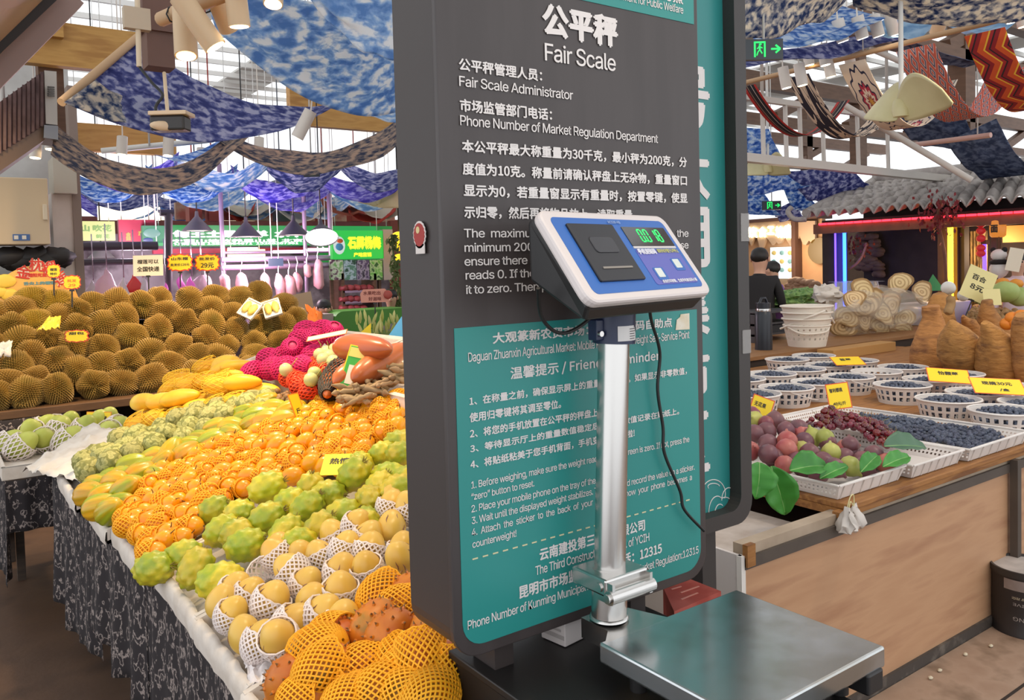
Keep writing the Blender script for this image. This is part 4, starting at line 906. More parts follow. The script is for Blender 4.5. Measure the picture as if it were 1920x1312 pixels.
burst('bright orange yellow starburst price card on black clip stand', 134, 529, 7.3, .15, .12, [('批发', .25, .5, .5, .2), ('29', .3, .2, .4, .2)], ink=M('ink_orange', '#d8761a', .5))
burst('starburst price card standing next to the white delivery notice', 337, 492, 7.9, .25, .17, [('山东榴', .18, .62, .62, .17), ('批发价128元', .15, .3, .7, .16)])
burst('starburst price card reading 29 behind the durian heap', 388, 492, 7.9, .25, .17, [('批发价', .2, .62, .6, .17), ('29元', .25, .2, .5, .28)])
burst('small yellow starburst card wedged between durians under the yellow bag', 143, 630, 7.05, .2, .10, [('甜包', .2, .6, .6, .22)], 0)
card('white notice card on black clip stand above the durians', ony(278, 517, 7.9), .27, .185, VY, -3, [('榴莲可以', .14, .58, .72, .22), ('全国快递', .12, .2, .76, .26)], mat=M('notice_cream', '#ead9bd', .6), clip=.17)
card('plain tan card propped behind the middle durians', ony(264, 580, 7.9), .19, .16, VY, -8, [], mat=M('card_khaki', '#b9a276', .7), rolld=-4)
card('plain tan card board tilted behind the durian heap', ony(570, 585, 8.2), .22, .2, VY, -4, [], mat=CTAN, rolld=-10)
crumple('yellow_bag', [ony(68, 622, 7.0), ony(112, 618, 7.0), ony(115, 592, 7.1), ony(90, 598, 7.1)], M('bag_yellow', '#e2c23a', .45), 'yellow printed plastic bag tucked between the durians', 10, 8, .03, 6, .002, 'bag')
crumple('clear_bag', [ony(-10, 672, 7.0), ony(20, 670, 7.0), ony(24, 638, 7.05), ony(0, 645, 7.05)], M('bag_white', '#cfc8bf', .4), 'pale plastic bag lying on durians at the heap end', 10, 8, .03, 7, .002, 'bag')
# arch poster behind the durians
ap = thing('arch_poster', 'orange arch poster with red letters standing behind the durian heap', 'poster', ony(70, 610, 8.35)); AY = 8.35
def AP(x, y, dy=0): q = ony(x, y, AY); return Vector((q.x, AY-dy, q.z))
out = [AP(65+88*math.cos(math.radians(a)), 590+92*math.sin(math.radians(a))) for a in range(0, -181, -10)]; inn = [AP(62+46*math.cos(math.radians(a)), 592+52*math.sin(math.radians(a))) for a in range(-180, 1, 10)]
MB().poly(out+inn, (0, .02, 0)).build('arch_board', M('poster_orange', '#e29a3f', .5, c2='#efb85e', scale=2), ap)
MB().poly([AP(62+45*math.cos(math.radians(a)), 592+51*math.sin(math.radians(a)), -.008) for a in range(0, -181, -12)], (0, .01, 0)).build('centre_panel', M('poster_brown', '#5b3a22', .6, c2='#74502f', scale=3), ap)
PWH, PRD = M('poster_white', '#efe0c8', .5), M('poster_red', '#c9321f', .5)
for i, (ch, x, y, a) in enumerate((('金', 40, 508, 10), ('枕', 66, 497, 2), ('榴', 95, 505, -14), ('莲', 122, 527, -30))):
    o = AP(x-12, y+12, .004); r_ = Matrix.Rotation(math.radians(a), 4, 'Y')
    for nm, mt, bd, dy in (('letter_outline', PWH, .045, 0), ('letter', PRD, .008, .004)):
        mb = MB(); add_text(mb, ch, o-Vector((0, dy, 0)), r_ @ X3, r_ @ Z3, .115, .12, bd, True); mb.build(nm, mt, ap)
mb = MB(); q = AP(43, 520, .004); add_text(mb, '原园阳光直采', q, X3, Z3, .22, .035, .02, True); mb.build('lettering', PRD, ap)
mb = MB(); q = AP(44, 535, .004); add_text(mb, '舌尖上的榴莲', q, X3, Z3, .25, .032, .02, True); mb.build('lettering', M('poster_teal', '#5f8f93', .5), ap)
for x, y, r in ((8, 527, .07), (18, 552, .06), (2, 548, .05)): MB().blob(AP(x, y, .012), (r*1.2, .012, r*.85), x, .1).build('fruit_picture', M('poster_yellow', '#eec44a', .5), ap)
MB().box((.0, AY+.0, 0), (.06, AY+.05, ony(50, 600, AY).z)).build('stand_post', DKWOOD, ap)
# ================================================================== right stall
CYF = 1.683; TZ = .76
z3 = lambda x, y: (1400+x/3.644, 620+y/3.644)
PLANK = M('plank_wood', '#8a5a2c', .65, c2=['#a06d38', '#7a4c24'], scale=3, stretch=(1.2, 9, 9), bump=.3, bscale=6)
LAMI = M('laminate_wood', '#b58a68', .5, c2=['#bf9572', '#a97d5e'], scale=2.2, stretch=(.9, 6, 7), lo=.3, hi=.7, detail=6)
TRIM = M('counter_trim_dark', '#4b423b', .55, c2='#544a42', scale=6); BEIGE = M('counter_strip_beige', '#b3a08b', .75, c2='#a08d78', scale=7, bump=.2)
KICK = M('kick_strip', '#453d37', .8, c2='#6b6259', scale=14, lo=.5, hi=.7, bump=.3); PANW = M('panel_white', '#d2cac6', .6, c2='#b9aeaa', scale=18, lo=.6, hi=.75)
ct_ = thing('stall_counter', 'market counter with rough plank top and wood laminate front', 'counter', (4.2, CYF+1.2, 0))
CX0, CX1 = 2.085, 7.4
zb = lambda px, py: ony(px, py, CYF).z
MB().box((2.64, 1.655, TZ-.022), (7.6, 4.25, TZ)).build('plank_top', PLANK, ct_, bevel=.004)
MB().box((2.60, 1.662, TZ-.045), (7.5, 1.70, TZ-.022)).build('front_rail', PLANK, ct_, bevel=.003)
MB().box((2.64, 1.70, TZ-.05), (2.68, 4.2, TZ-.022)).build('side_rail', PLANK, ct_)
MB().box((CX0+.015, CYF, .694), (CX1, CYF+.05, .728)).build('beige_strip', BEIGE, ct_)
MB().box((CX0+.0, CYF-.012, .655), (CX1, CYF+.05, .694)).build('trim_rail', TRIM, ct_)
MB().box((CX0, CYF, .045), (CX1, CYF+.03, .655)).build('wood_panel', LAMI, ct_)
MB().box((CX0, CYF-.012, 0), (CX1, CYF+.03, .045)).build('kick_strip', KICK, ct_)
MB().box((CX0-.012, CYF, 0), (CX0, 4.1, .70)).build('end_panel', PANW, ct_)
MB().box((CX0-.016, CYF-.008, 0), (CX0+.004, CYF+.012, .70)).build('edge_strip', M('edge_white', '#e2ddd6', .6), ct_)
MB().box((CX0+.0, CYF-.02, .664), (CX0+.04, CYF-.0, .735)).build('corner_block', PLANK, ct_)
MB().box((CX0, CYF+.05, .60), (2.64, 4.1, .64)).build('lower_shelf', M('shelf_dusty', '#a89a90', .8, c2='#c3b9b2', scale=8, lo=.4, hi=.7), ct_)
for x in (ony(1905, 950, CYF-.03).x, 5.6, 7.2): MB().box((x-.018, CYF-.045, 0), (x+.018, CYF-.012, TZ-.045)).build('leg', TRIM, ct_)
for x in (2.9, 5.2, 7.2): MB().box((x-.03, 4.0, 0), (x+.03, 4.06, TZ-.022)).build('rear_leg', TRIM, ct_)
# white slotted plastic ----------------------------------------------
PLA = M('plastic_white', '#e6e0da', .45, c2='#ddd4cd', scale=5); PLA2 = M('plastic_cream', '#e9e0d2', .45)
def slot_wall(mb, fn, nu, nv, rows, per=2, keep=1):
    """a wall made of cells; the cells of ROWS are open slots, KEEP columns of each PER stay closed"""
    v = [fn(i/nu, j/nv) for j in range(nv+1) for i in range(nu+1)]
    f = [(j*(nu+1)+i, j*(nu+1)+i+1, (j+1)*(nu+1)+i+1, (j+1)*(nu+1)+i) for j in range(nv) for i in range(nu) if not (j in rows and i % per >= keep)]
    mb.add(v, f); return mb
def ptray(label, x0, x1, y0, y1, h=.055, rot=0):
    t = thing('plastic_tray', label, 'tray', ((x0+x1)/2, (y0+y1)/2, TZ)); w, d = x1-x0, y1-y0; T = Matrix.Translation(wloc(t)) @ Matrix.Rotation(math.radians(rot), 4, 'Z')
    ins = .02; mb = MB(); P = lambda x, y, z: T @ Vector((x, y, z)); c = lambda s: (s*(w/2-ins), s*w/2)
    mb.add([P(-w/2+ins, -d/2+ins, .003), P(w/2-ins, -d/2+ins, .003), P(w/2-ins, d/2-ins, .003), P(-w/2+ins, d/2-ins, .003)], [(0, 1, 2, 3)])
    cs = [(-1, -1), (1, -1), (1, 1), (-1, 1)]
    for k in range(4):
        (ax, ay), (bx, by) = cs[k], cs[(k+1) % 4]
        def fn(u, v, ax=ax, ay=ay, bx=bx, by=by):
            i = ins*(1-v); sx = ax+(bx-ax)*u; sy = ay+(by-ay)*u; return P(sx*(w/2-i), sy*(d/2-i), .003+v*h)
        nu = int((w if k % 2 == 0 else d)/.009); slot_wall(mb, fn, nu, 7, (2, 4) if k else (), 2)
    mb.build('tray_shell', PLA, t, solid=.003)
    rim = MB(); rr_ = .014
    for k in range(4):
        (ax, ay), (bx, by) = cs[k], cs[(k+1) % 4]; rim.bar(P(ax*w/2, ay*d/2, h+.003), P(bx*w/2, by*d/2, h+.003), .012, .008)
    rim.build('rim', PLA, t, bevel=.002)
    nr = 7
    for i in range(nr):
        x = -w/2+w*(i+.5)/nr; MB().bar(P(x, -d/2+.016, .004), P(x, -d/2-.004, h), .004, .004).build('rib', PLA, t)
    return t
ptray('white slotted tray heaped with figs and green leaves', 2.645, 3.095, 1.70, 2.45, rot=0)
ptray('white slotted tray with cherries heaped at its rear, empty in front', 3.115, 3.52, 1.68, 2.45)
ptray('white slotted tray filled with loose blueberries', 3.54, 4.10, 1.665, 2.66)
def bmesh_basket(open_rows=(1, 2)):
    mb = MB(); H_ = .105; rt, rb_ = .158, .132
    slot_wall(mb, lambda u, v: Vector(((rb_+(rt-rb_)*v)*math.cos(6.28318*u), (rb_+(rt-rb_)*v)*math.sin(6.28318*u), v*H_)), 96, 9, (2, 3, 5, 6), 4, 2)
    k = 28; mb.add([(rb_*math.cos(6.28318*i/k), rb_*math.sin(6.28318*i/k), .002) for i in range(k)], [tuple(range(k))]); return mb.mesh('basket_shell', PLA)
BSK = bmesh_basket(); RIMM = MB().tube([(.160*math.cos(i*.19635), .160*math.sin(i*.19635), .105) for i in range(32)], .0058, 6, closed=True).mesh('rim', PLA)
HAND = MB().tube(spline([Vector((-.161, .02, .10)), Vector((-.172, -.05, .075)), Vector((-.13, -.125, .05)), Vector((-.05, -.172, .035))], 5), .0028, 5).mesh('handle', PLA)
RBL = random.Random(21); berries = []   # positions of every basket's berries
def basket(label, px, py, fill=1.0, handle=False, xy=None):
    q = onz(*z3(px, py), TZ+.11) if xy is None else Vector((xy[0], xy[1], 0)); t = thing('berry_basket', label, 'basket', (q.x, q.y, TZ), 'round white baskets on the plank counter')
    s = part_of(t, BSK, 'basket_shell'); md = s.modifiers.new('thickness', 'SOLIDIFY'); md.thickness = .003; part_of(t, RIMM, 'rim')
    if handle: part_of(t, HAND, 'handle', rot=(0, 0, handle))
    n = int(95*fill); rr = .137
    for i in range(n):
        a = i*2.39996; r = rr*math.sqrt((i+.5)/n)*(1 if fill > .5 else .8); zz = TZ+.078+.03*(1-(r/rr)**2)*fill+RBL.uniform(-.005, .006)-(.03 if fill < .5 else 0)
        berries.append((q.x+r*math.cos(a)+RBL.uniform(-.004, .004), q.y+r*math.sin(a)+RBL.uniform(-.004, .004), zz))
    for zz, rr2 in ((.018, .122), (.042, .128), (.064, .133)):
        for i in range(26 if fill else 0):
            a = i*.2417+zz*50; berries.append((q.x+rr2*math.cos(a), q.y+rr2*math.sin(a), TZ+zz))
    return t
rowsB = [(1.862, [(4.306, 1, 2.6), (4.635, 1, 0)], 'first'), (2.20, [(4.44, 1, 0), (4.765, .9, 0), (5.09, 0, 0)], 'second'), (2.62, [(4.741, 1, 0), (5.07, .85, 0), (5.40, .8, 0)], 'third'),
         (3.03, [(3.86, 1, .2), (4.181, 1, .9), (4.50, .9, 0), (4.83, .9, .8), (5.16, .3, 0), (5.49, 1, 0)], 'fourth'), (3.455, [(4.28, .9, 0), (4.61, 1, 0), (4.94, .9, 0), (5.27, .9, 0), (5.60, .8, 0)], 'fifth'), (3.86, [(5.34, .9, 0), (5.68, .9, 0)], 'rearmost')]
for y, bs, nm in rowsB:
    for j, (x, f, h) in enumerate(bs):
        basket('%s white slotted basket, %s row from counter front, %s from the sign' % ('empty' if f == 0 else 'nearly empty' if f < .5 else 'blueberry-filled', nm, ordn(j)), 0, 0, f, h, (x, y))
BLU = M('blueberry_skin', '#2f3342', .5, c2=['#4f5568', '#262a38'], scale=40, lo=.3, hi=.7, var=.2); 
def berrym(n=10, m=7):
    mb = MB(); mb.lathe([(.0004, -.0115), (.006, -.0095), (.0108, -.004), (.0118, .001), (.0105, .006), (.0062, .0098), (.0042, .0105), (.0036, .0092), (.0004, .009)], n); return mb
BM = berrym().mesh('blueberry', BLU)
bp = [Vector((x, y, 0)) for x, y in pack([(3.55, 1.675), (4.09, 1.675), (4.09, 2.65), (3.56, 2.65)], .0232, .2, 0, 4, plane=lambda x, y, u: Vector((x, y, 0)))]
poly3 = [(onz(*z3(x, y), .80).x, onz(*z3(x, y), .80).y) for x, y in ((1560, 800), (1400, 765), (1180, 710), (1010, 660), (850, 600), (740, 540), (830, 510), (960, 515), (1200, 568), (1500, 632), (1650, 672), (1800, 738))]
bp = [p for p in bp if inpoly((p.x, p.y), poly3) and 3.56 < p.x < 4.08 and 1.69 < p.y < 2.63]
for p in bp: p.z = TZ+.030+.02*noise.noise(Vector((p.x*6, p.y*6, 2)))+RBL.choice((0, 0, .009))
bp.sort(key=lambda p: proj(p)[2])
for p in bp[:300]:
    o = fruit('blueberry', BM, p, (RBL.uniform(-.9, .9), RBL.uniform(-.9, .9), 0), 'blueberry', 'loose blueberries in the slotted tray', RBL.uniform(.9, 1.15)); o['label'] = 'dusty dark blue blueberry loose in the white slotted tray'
mb = MB(); base = berrym(7, 5)
for p in [tuple(q) for q in bp[300:]]+berries:
    E_ = Euler((RBL.uniform(-.9, .9), RBL.uniform(-.9, .9), 0)).to_matrix(); k = RBL.uniform(.95, 1.2); mb.add([E_ @ (v*k)+Vector(p) for v in base.v], base.f, True)
tag(mb.build('blueberries', BLU), 'dark blue blueberries filling the baskets and the rear of the tray', 'blueberries', kind='stuff')
# figs
FIGM = [M('fig_purple', '#6b3f4a', .42, c2=['#7d4d4f', '#574049'], scale=7, lo=.3, hi=.7, var=.12), M('fig_red', '#a4444a', .4, c2=['#b5695a', '#7d3a4a'], scale=6, var=.1), M('fig_green', '#9ba04a', .42, c2=['#b7b45c', '#8a6a4a'], scale=5, lo=.4, hi=.75, var=.1)]
def figm(mat, seed):
    mb = MB(); mb.lathe([(.0005, -.034), (.012, -.0335), (.026, -.025), (.0345, -.008), (.035, .004), (.030, .018), (.020, .030), (.011, .037), (.006, .042), (.0045, .049), (.0005, .050)], 20)
    mb.v = [Vector((p.x*(1+.03*math.sin(math.atan2(p.y, p.x)*7+seed)), p.y*(1+.03*math.sin(math.atan2(p.y, p.x)*7+seed)), p.z)) for p in mb.v]; return mb.mesh('fig', mat)
FG = [figm(m, i) for i, m in enumerate(FIGM)]
def onfig(px, py, up=0, z0=.79, k=.16, yy=1.72):
    r = ray(px, py); return at(px, py, (z0+up-k*yy-H)/(r.z-k*r.y))
fl = [(248, 600, 0, 1), (268, 680, 0, 1), (130, 635, 1, 0), (75, 570, 1, 0), (60, 610, 2, 0), (135, 690, 0, 0), (55, 705, 0, 0), (415, 655, 0, 2), (530, 700, 0, 0), (645, 705, 2, 1), (458, 732, 2, 0), (395, 757, 0, 0), (555, 760, 0, 0), (145, 770, 0, 0), (135, 850, 0, 3), (270, 835, 1, 3), (300, 770, 1, 1), (430, 838, 0, 1), (590, 835, 2, 1), (720, 805, 1, 0), (815, 765, 0, 1), (765, 800, 0, 0), (790, 885, 0, 0), (920, 835, 0, 2), (600, 935, 0, 3), (705, 925, 2, 3), (870, 870, 0, 0), (250, 920, 1, 0), (520, 900, 0, 0), (335, 885, 0, 0), (365, 700, 1, 0), (20, 820, 1, 0), (480, 650, 0, 0), (660, 860, 0, 0), (400, 930, 0, 0), (470, 960, 0, 0), (800, 930, 0, 0), (950, 900, 1, 0), (200, 860, 0, 0), (350, 800, 2, 0)]
P0 = [onfig(*z3(x, y), .03 if k else .015) for x, y, c, k in fl]
for _ in range(14):
    for i in range(len(P0)):
        for j in range(i):
            d = P0[i]-P0[j]; l = d.length
            if l < .066: d = d/max(l, 1e-5); P0[i] += d*(.066-l)*.35; P0[j] -= d*(.066-l)*.35
fo = []
for i, ((x, y, c, k), p) in enumerate(zip(fl, P0)):
    p.x = min(max(p.x, 2.68), 3.09); p.z = max(p.z, TZ+.036); dv = [(rk.uniform(-1, 1), rk.uniform(-1, .6), rk.uniform(-.6, .5)), (.5, .4, .6), (.8, -.1, .2), (.3, -.5, -.5)][k]
    o = fruit('fig', FG[c], p, face(dv, i), 'fig', 'ripe figs in the front tray', rk.uniform(1.08, 1.24)); o['c'] = c; fo.append(o)
label_rows(fo, lambda o: ['dusky purple fig', 'reddish fig', 'green mottled fig'][o['c']], 'tray front', 'the sign', 32, True)
# cherries
CHM = M('cherry_skin', '#520c17', .18, c2=['#74131f', '#380a12'], scale=9, var=.25, coat=.4); CHY = egg(.0145, .0155, 1, .02, n=14, m=10).mesh('cherry', CHM)
CHS = MB().tube([(0, 0, .013), (.003, 0, .026), (.010, .002, .042)], .001, 4).mesh('stem', M('cherry_stem', '#8b7a3a', .7)); rc = random.Random(31)
pc_ = pack([z3(*q) for q in ((390, 622), (470, 590), (560, 535), (700, 530), (870, 590), (1000, 655), (1035, 730), (960, 775), (820, 715), (700, 650), (520, 655))], .0285, .2, .02, 12, plane=lambda x, y, u: onfig(x, y, u))
cent = Vector((sum(p[0] for p in pc_)/len(pc_), sum(p[1] for p in pc_)/len(pc_), 0)); co_ = []
for i, (x, y) in enumerate(pc_):
    x = min(max(x, 3.13), 3.51); z = max(.80+.16*(y-1.72), TZ+.02)+rc.choice((0, .0, .014, .026)); o = fruit('cherry', CHY, (x, y, z), (rc.uniform(-1, 1), rc.uniform(-1, 1), rc.uniform(0, 6)), 'cherry', 'dark red cherries', rc.uniform(.9, 1.15))
    o['label'] = 'glossy dark red cherry heaped behind the figs'
    if i % 3 == 0: part_of(o, CHS, 'stem')
# leaves
LEF = M('leaf_green', '#3f8a32', .45, c2=['#4d9a3c', '#357a2c'], scale=4, translu=.15); LEFD = M('leaf_dark', '#47684e', .5, c2='#587a5c', scale=4)
def leaf(label, a, b, w, sag=.02, mat=LEF, tw=0, nrm=None):
    a, b = Vector(a), Vector(b); d = (b-a); s = d.cross(Vector(nrm) if nrm else Z3).normalized(); u = s.cross(d).normalized()
    def fn(p, q):
        v = q*2-1; wd = w*(math.sin(math.pi*min(1, p*.97+.02))**.75)*(1.1-.35*p); c = a+d*p+u*(sag*math.sin(math.pi*p)*(1)); fold = abs(v)*wd*.28
        return c+s*(v*wd*.5)+u*fold+Z3*(tw*v*wd)+u*.004*math.sin(p*22)*abs(v)
    o = MB().grid(fn, 14, 8).build('leaf', mat, loc=a, solid=.0012); tag(o, label, 'leaf')
    MB().tube([a+d*p+u*(sag*math.sin(math.pi*p)+.001) for p in (0, .25, .5, .75, .95)], [.0022, .0018, .0014, .001, .0006], 5).build('midrib', M('leaf_rib', '#8db56a', .5), o); return o
L3 = lambda x, y, up: onfig(*z3(x, y), up)
leaf('broad flat green leaf lying on the figs at the tray front', L3(295, 955, .06), L3(550, 925, .065), .115, .012, nrm=(-.35, -.55, .75))
leaf('narrow green leaf poking over the tray rim under a green fig', L3(500, 1010, .04), L3(690, 925, .07), .065, .01, nrm=(-.35, -.55, .75))
leaf('small upright green leaf beside the dark figs at the tray corner', L3(780, 965, .045), L3(895, 850, .085), .075, .01, nrm=(-.35, -.55, .75))
leaf('large dull dark green leaf spread over the empty tray', L3(940, 790, .08), L3(1225, 800, .06), .11, .01, LEFD, nrm=(-.3, -.45, .8))
leaf('mid green leaf beneath the large dull leaf', L3(930, 930, .05), L3(1110, 860, .06), .075, .01, nrm=(-.35, -.55, .75))
def hang(label, pa, pb, w): a = ony(*z3(*pa), 1.66); b = ony(*z3(*pb), 1.64); return leaf(label, a, b, w, .012, nrm=(-.55, -.8, 0))
hang('broad green leaf hanging down from the fig tray, longer one', (165, 925), (265, 1255), .12)
hang('broad green leaf hanging down next to the sign, shorter one', (85, 900), (60, 1150), .11)
# string-tied plastic bags at the plank corner
BAGW = M('bag_translucent', '#d8cfc6', .4, alpha=.85); a = ony(*z3(705, 1165), 1.64)
tb = thing('tied_bags', 'two small white plastic bags tied with string to the plank corner', 'plastic bag', a)
for k, (dx, dz, r) in enumerate(((-.02, -.05, .036), (.034, -.045, .03))):
    mb = MB(); mb.lathe([(.004, .03), (.007, .022), (r*.45, .008), (r*.75, -.01), (r, -.03), (r*1.02, -.045), (r*.8, -.052), (.002, -.05)], 26, a+Vector((dx, 0, dz))); mb.v = [p+Vector((noise.noise(p*60)*.02, noise.noise(p*70+Vector((3, 3, 3)))*.02, noise.noise(p*50)*.012)) for p in mb.v]; mb.build('bag', BAGW, tb)
STR_ = M('string_pale', '#d9cf9a', .8); MB().tube(spline([a+Vector((-.02, 0, -.03)), a+Vector((-.005, -.004, .015)), a+Vector((.02, -.002, .02)), a+Vector((.024, 0, -.02)), a+Vector((0, -.003, .0)), a+Vector((-.012, -.004, -.02))], 5), .002, 5).build('string', STR_, tb)
# yellow price cards
c5 = lambda label, px, py, z, w, h, tlt, tx, yaw=VY, rolld=0: card(label, onz(*z3(px, py), z), w, h, yaw, tlt, tx, edge=M('card_red_edge', '#d8572a', .5), rolld=rolld)
c5('yellow handwritten price card standing behind the cherries', 645, 528, .86, .11, .125, -12, [('智利樱桃', .1, .66, .62, .18), ('40元/斤', .18, .1, .6, .17)], rolld=-6)
c5('yellow price card half hidden behind the sign edge and figs', 80, 590, .86, .10, .10, -14, [('无花果', .1, .5, .6, .25)], rolld=22)
c5('yellow price card lying on the blueberry baskets at the back', 715, 232, .89, .2, .13, -72, [('蓝莓', .25, .5, .4, .3)])
c5('yellow price card leaning on a blueberry basket before the big roots', 1390, 350, .89, .22, .12, -58, [('怡颗莓', .25, .5, .5, .3)], yaw=VY-8, rolld=8)
c5('yellow price card lying on the baskets at the counter end', 1740, 430, .89, .25, .13, -60, [('现摘30元', .2, .55, .6, .24), ('/盒', .5, .15, .2, .2)], yaw=VY-6, rolld=6)
# back counter ---------------------------------------------------------
BZ = .84
bc = thing('back_counter', 'raised rear counter of boards behind the blueberry baskets', 'counter', (7.2, 4.4, 0))
MB().box((4.3, 4.27, BZ-.03), (9.6, 6.2, BZ)).build('counter_top', M('board_brown', '#8a6038', .6, c2='#9a6e42', scale=4, stretch=(1, 7, 7)), bc)
MB().box((6.12, 1.9, BZ-.16), (9.4, 4.26, BZ-.1)).build('lower_top', M('board_brown', '#8a6038', .6), bc)
MB().box((4.35, 4.3, 0), (9.5, 4.34, BZ-.03)).build('front_panel', M('board_dark', '#3d2f26', .7), bc)
for x, y in ((6.2, 2.0), (9.3, 2.0), (9.3, 4.1), (9.4, 6.1), (4.5, 6.1)): MB().box((x-.04, y-.04, 0), (x+.04, y+.04, BZ-.16 if y < 4.2 else BZ-.03)).build('leg', M('board_dark', '#3d2f26', .7), bc)
CARDB = M('cardboard', '#b98a4e', .75)
mb = MB(); a, b = ony(1555, 672, 4.1), ony(1672, 668, 4.1); mb.box((a.x, 4.06, TZ), (b.x, 4.22, ony(1600, 650, 4.1).z)); tag(mb.build('cardboard_box', CARDB, bevel=.004, loc=(a.x, 4.06, TZ)), 'low brown cardboard box behind the rear blueberry baskets', 'box')
# thermos
p = onz(1432, 655, BZ); bt = thing('thermos_bottle', 'black thermos bottle with silver ring beside the white buckets', 'bottle', (p.x, p.y, BZ)); r = .075; hb_ = .30
MB().lathe([(.001, 0), (r, 0), (r, hb_), (r*.85, hb_+.035), (r*.82, hb_+.04)], 24, (p.x, p.y, BZ)).build('body', M('thermos_black', '#1e222a', .35), bt)
MB().lathe([(r*.84, hb_+.035), (r*.86, hb_+.05), (r*.84, hb_+.06)], 24, (p.x, p.y, BZ)).build('silver_ring', STEEL, bt)
MB().lathe([(r*.84, hb_+.06), (r*.85, hb_+.11), (.001, hb_+.115)], 24, (p.x, p.y, BZ)).tube([(p.x-r*.7, p.y, BZ+hb_+.10), (p.x-r*.3, p.y, BZ+hb_+.15), (p.x+r*.4, p.y, BZ+hb_+.15), (p.x+r*.8, p.y, BZ+hb_+.1)], .012, 8).build('cap', M('thermos_black', '#1e222a', .35), bt)
# stacked white buckets
p = onz(1513, 648, BZ); bk_ = thing('plastic_bucket', 'white slotted plastic bucket at the bottom of the nested bucket stack', 'bucket', (p.x, p.y, BZ))
def shell(h0, rt, rb_, hh, slots): mb = MB(); return slot_wall(mb, lambda u, v: Vector((p.x+(rb_+(rt-rb_)*v)*math.cos(6.28318*u), p.y+(rb_+(rt-rb_)*v)*math.sin(6.28318*u), BZ+h0+v*hh)), 72, 9, slots, 3, 2)
shell(0, .20, .16, .19, (3, 5, 7)).build('bucket_shell', PLA2, bk_, solid=.004)
MB().tube([(p.x+.203*math.cos(i*.19635), p.y+.203*math.sin(i*.19635), BZ+.19) for i in range(32)], .008, 6, closed=True).build('rim', PLA2, bk_)
cr = Vector((p.x, p.y, 0)); rt3 = Vector((CR.x, CR.y, 0)).normalized(); fw3 = Vector((CF.x, CF.y, 0)).normalized()
MB().tube(spline([cr-rt3*.21+Z3*(BZ+.20), cr-rt3*.12-fw3*.19+Z3*(BZ+.13), cr+rt3*.1-fw3*.19+Z3*(BZ+.14), cr+rt3*.21+Z3*(BZ+.22)], 6), .009, 6).build('handle', PLA2, bk_)
for k in range(3):
    h0 = .20+k*.055; nb_ = thing('plastic_bucket', 'white bucket nested in the stack, %s above the slotted one' % ordn(k), 'bucket', (p.x, p.y, BZ+h0), None)
    mb = shell(h0, .205+k*.006, .19+k*.006, .05, ()); mb.build('bucket_shell', PLA2, nb_, solid=.004)
    MB().tube([(p.x+(.212+k*.006)*math.cos(i*.19635), p.y+(.212+k*.006)*math.sin(i*.19635), BZ+h0+.05) for i in range(32)], .009, 6, closed=True).build('rim', PLA2, nb_)
    if k == 2: MB().tube(spline([cr-rt3*.24+Z3*(BZ+.16), cr-rt3*.05-fw3*.23+Z3*(BZ+.28), cr+rt3*.08-fw3*.23+Z3*(BZ+.33)], 6), .009, 6).tube(spline([cr+rt3*.1-fw3*.2+Z3*(BZ+.34), cr+rt3*.25+Z3*(BZ+.2)], 6), .009, 6).build('handle', PLA2, nb_)
# big bag of dried root slices
SLI = M('root_slice', '#d8bd8c', .65, c2=['#e6d0a4', '#b8996a'], scale=9, kind='rings', var=.1); SLB = M('slice_rim', '#9c7b50', .8)
def slicem(seed):
    mb = MB(); n = 22; rr = random.Random(seed); k = [1+.16*math.sin(i*.57+seed)+rr.uniform(-.04, .04) for i in range(n)]
    def P(r, i, z): a = 2*math.pi*i/n; return (r*k[i]*math.cos(a), r*.85*k[i]*math.sin(a), z+.035*(r/.13)**2*math.cos(2*a+seed))
    for rads in ((.02, .05), (.05, .08), (.08, .11), (.11, .13)):
        mb.mat(0 if rads[0] < .1 else 1)
        for zz in (.008, -.008): mb.add([P(r, i, zz+(.003 if q and zz > 0 else 0)) for q, r in enumerate(rads) for i in range(n)], [(i, (i+1) % n, n+(i+1) % n, n+i) for i in range(n)], True)
    mb.mat(0); mb.add([P(.02, i, .008) for i in range(n)], [tuple(range(n))]); mb.mat(1); mb.add([P(.13, i, z) for z in (-.008, .011) for i in range(n)], [(i, (i+1) % n, n+(i+1) % n, n+i) for i in range(n)])
    return mb.mesh('root_slice', [SLI, SLB])
SLM = [slicem(s) for s in range(4)]; rs = random.Random(14); SY = 4.75
bgx0, bgx1, bgz1 = ony(1566, 600, SY).x, ony(1706, 600, SY).x, ony(1640, 545, SY).z
so_ = []
for i, (x, y) in enumerate([(1600, 560), (1635, 567), (1672, 572), (1588, 595), (1620, 600), (1655, 588), (1670, 605), (1695, 595), (1600, 628), (1640, 632), (1622, 575), (1690, 625), (1580, 612), (1668, 635), (1610, 640), (1650, 612)]):
    q = ony(x, y, SY+rs.uniform(-.15, .1)); o = fruit('root_slice', SLM[i % 4], q, face((-.582+rs.uniform(-.5, .5), -.813+rs.uniform(-.4, .4), rs.uniform(-.2, .6)), i), 'root slice', 'dried root slices in the clear bag', rs.uniform(.85, 1.15)); so_.append(o)
for o in so_: o['label'] = 'pale ringed dried root slice packed inside the big clear bag'
for i, (x, y, l) in enumerate(((1686, 530, 'pale curled root slice lying on top of the bag beside the dark wall'), (1728, 548, 'flat pale root slice lying on the bag next to the big brown roots'), (1620, 546, 'thin pale root slice on top of the clear bag near the buckets'))):
    o = fruit('root_slice', SLM[i], ony(x, y, SY-.05), face((-.5, -.7, .6 if i else .3), i), 'root slice', None, 1.05); o['label'] = l
BGM = M('clear_bag', '#e9dfcd', .22, alpha=.30, spec=.7)
bgt = thing('clear_bag', 'large clear plastic bag bulging with dried root slices', 'plastic bag', ((bgx0+bgx1)/2, SY, BZ))
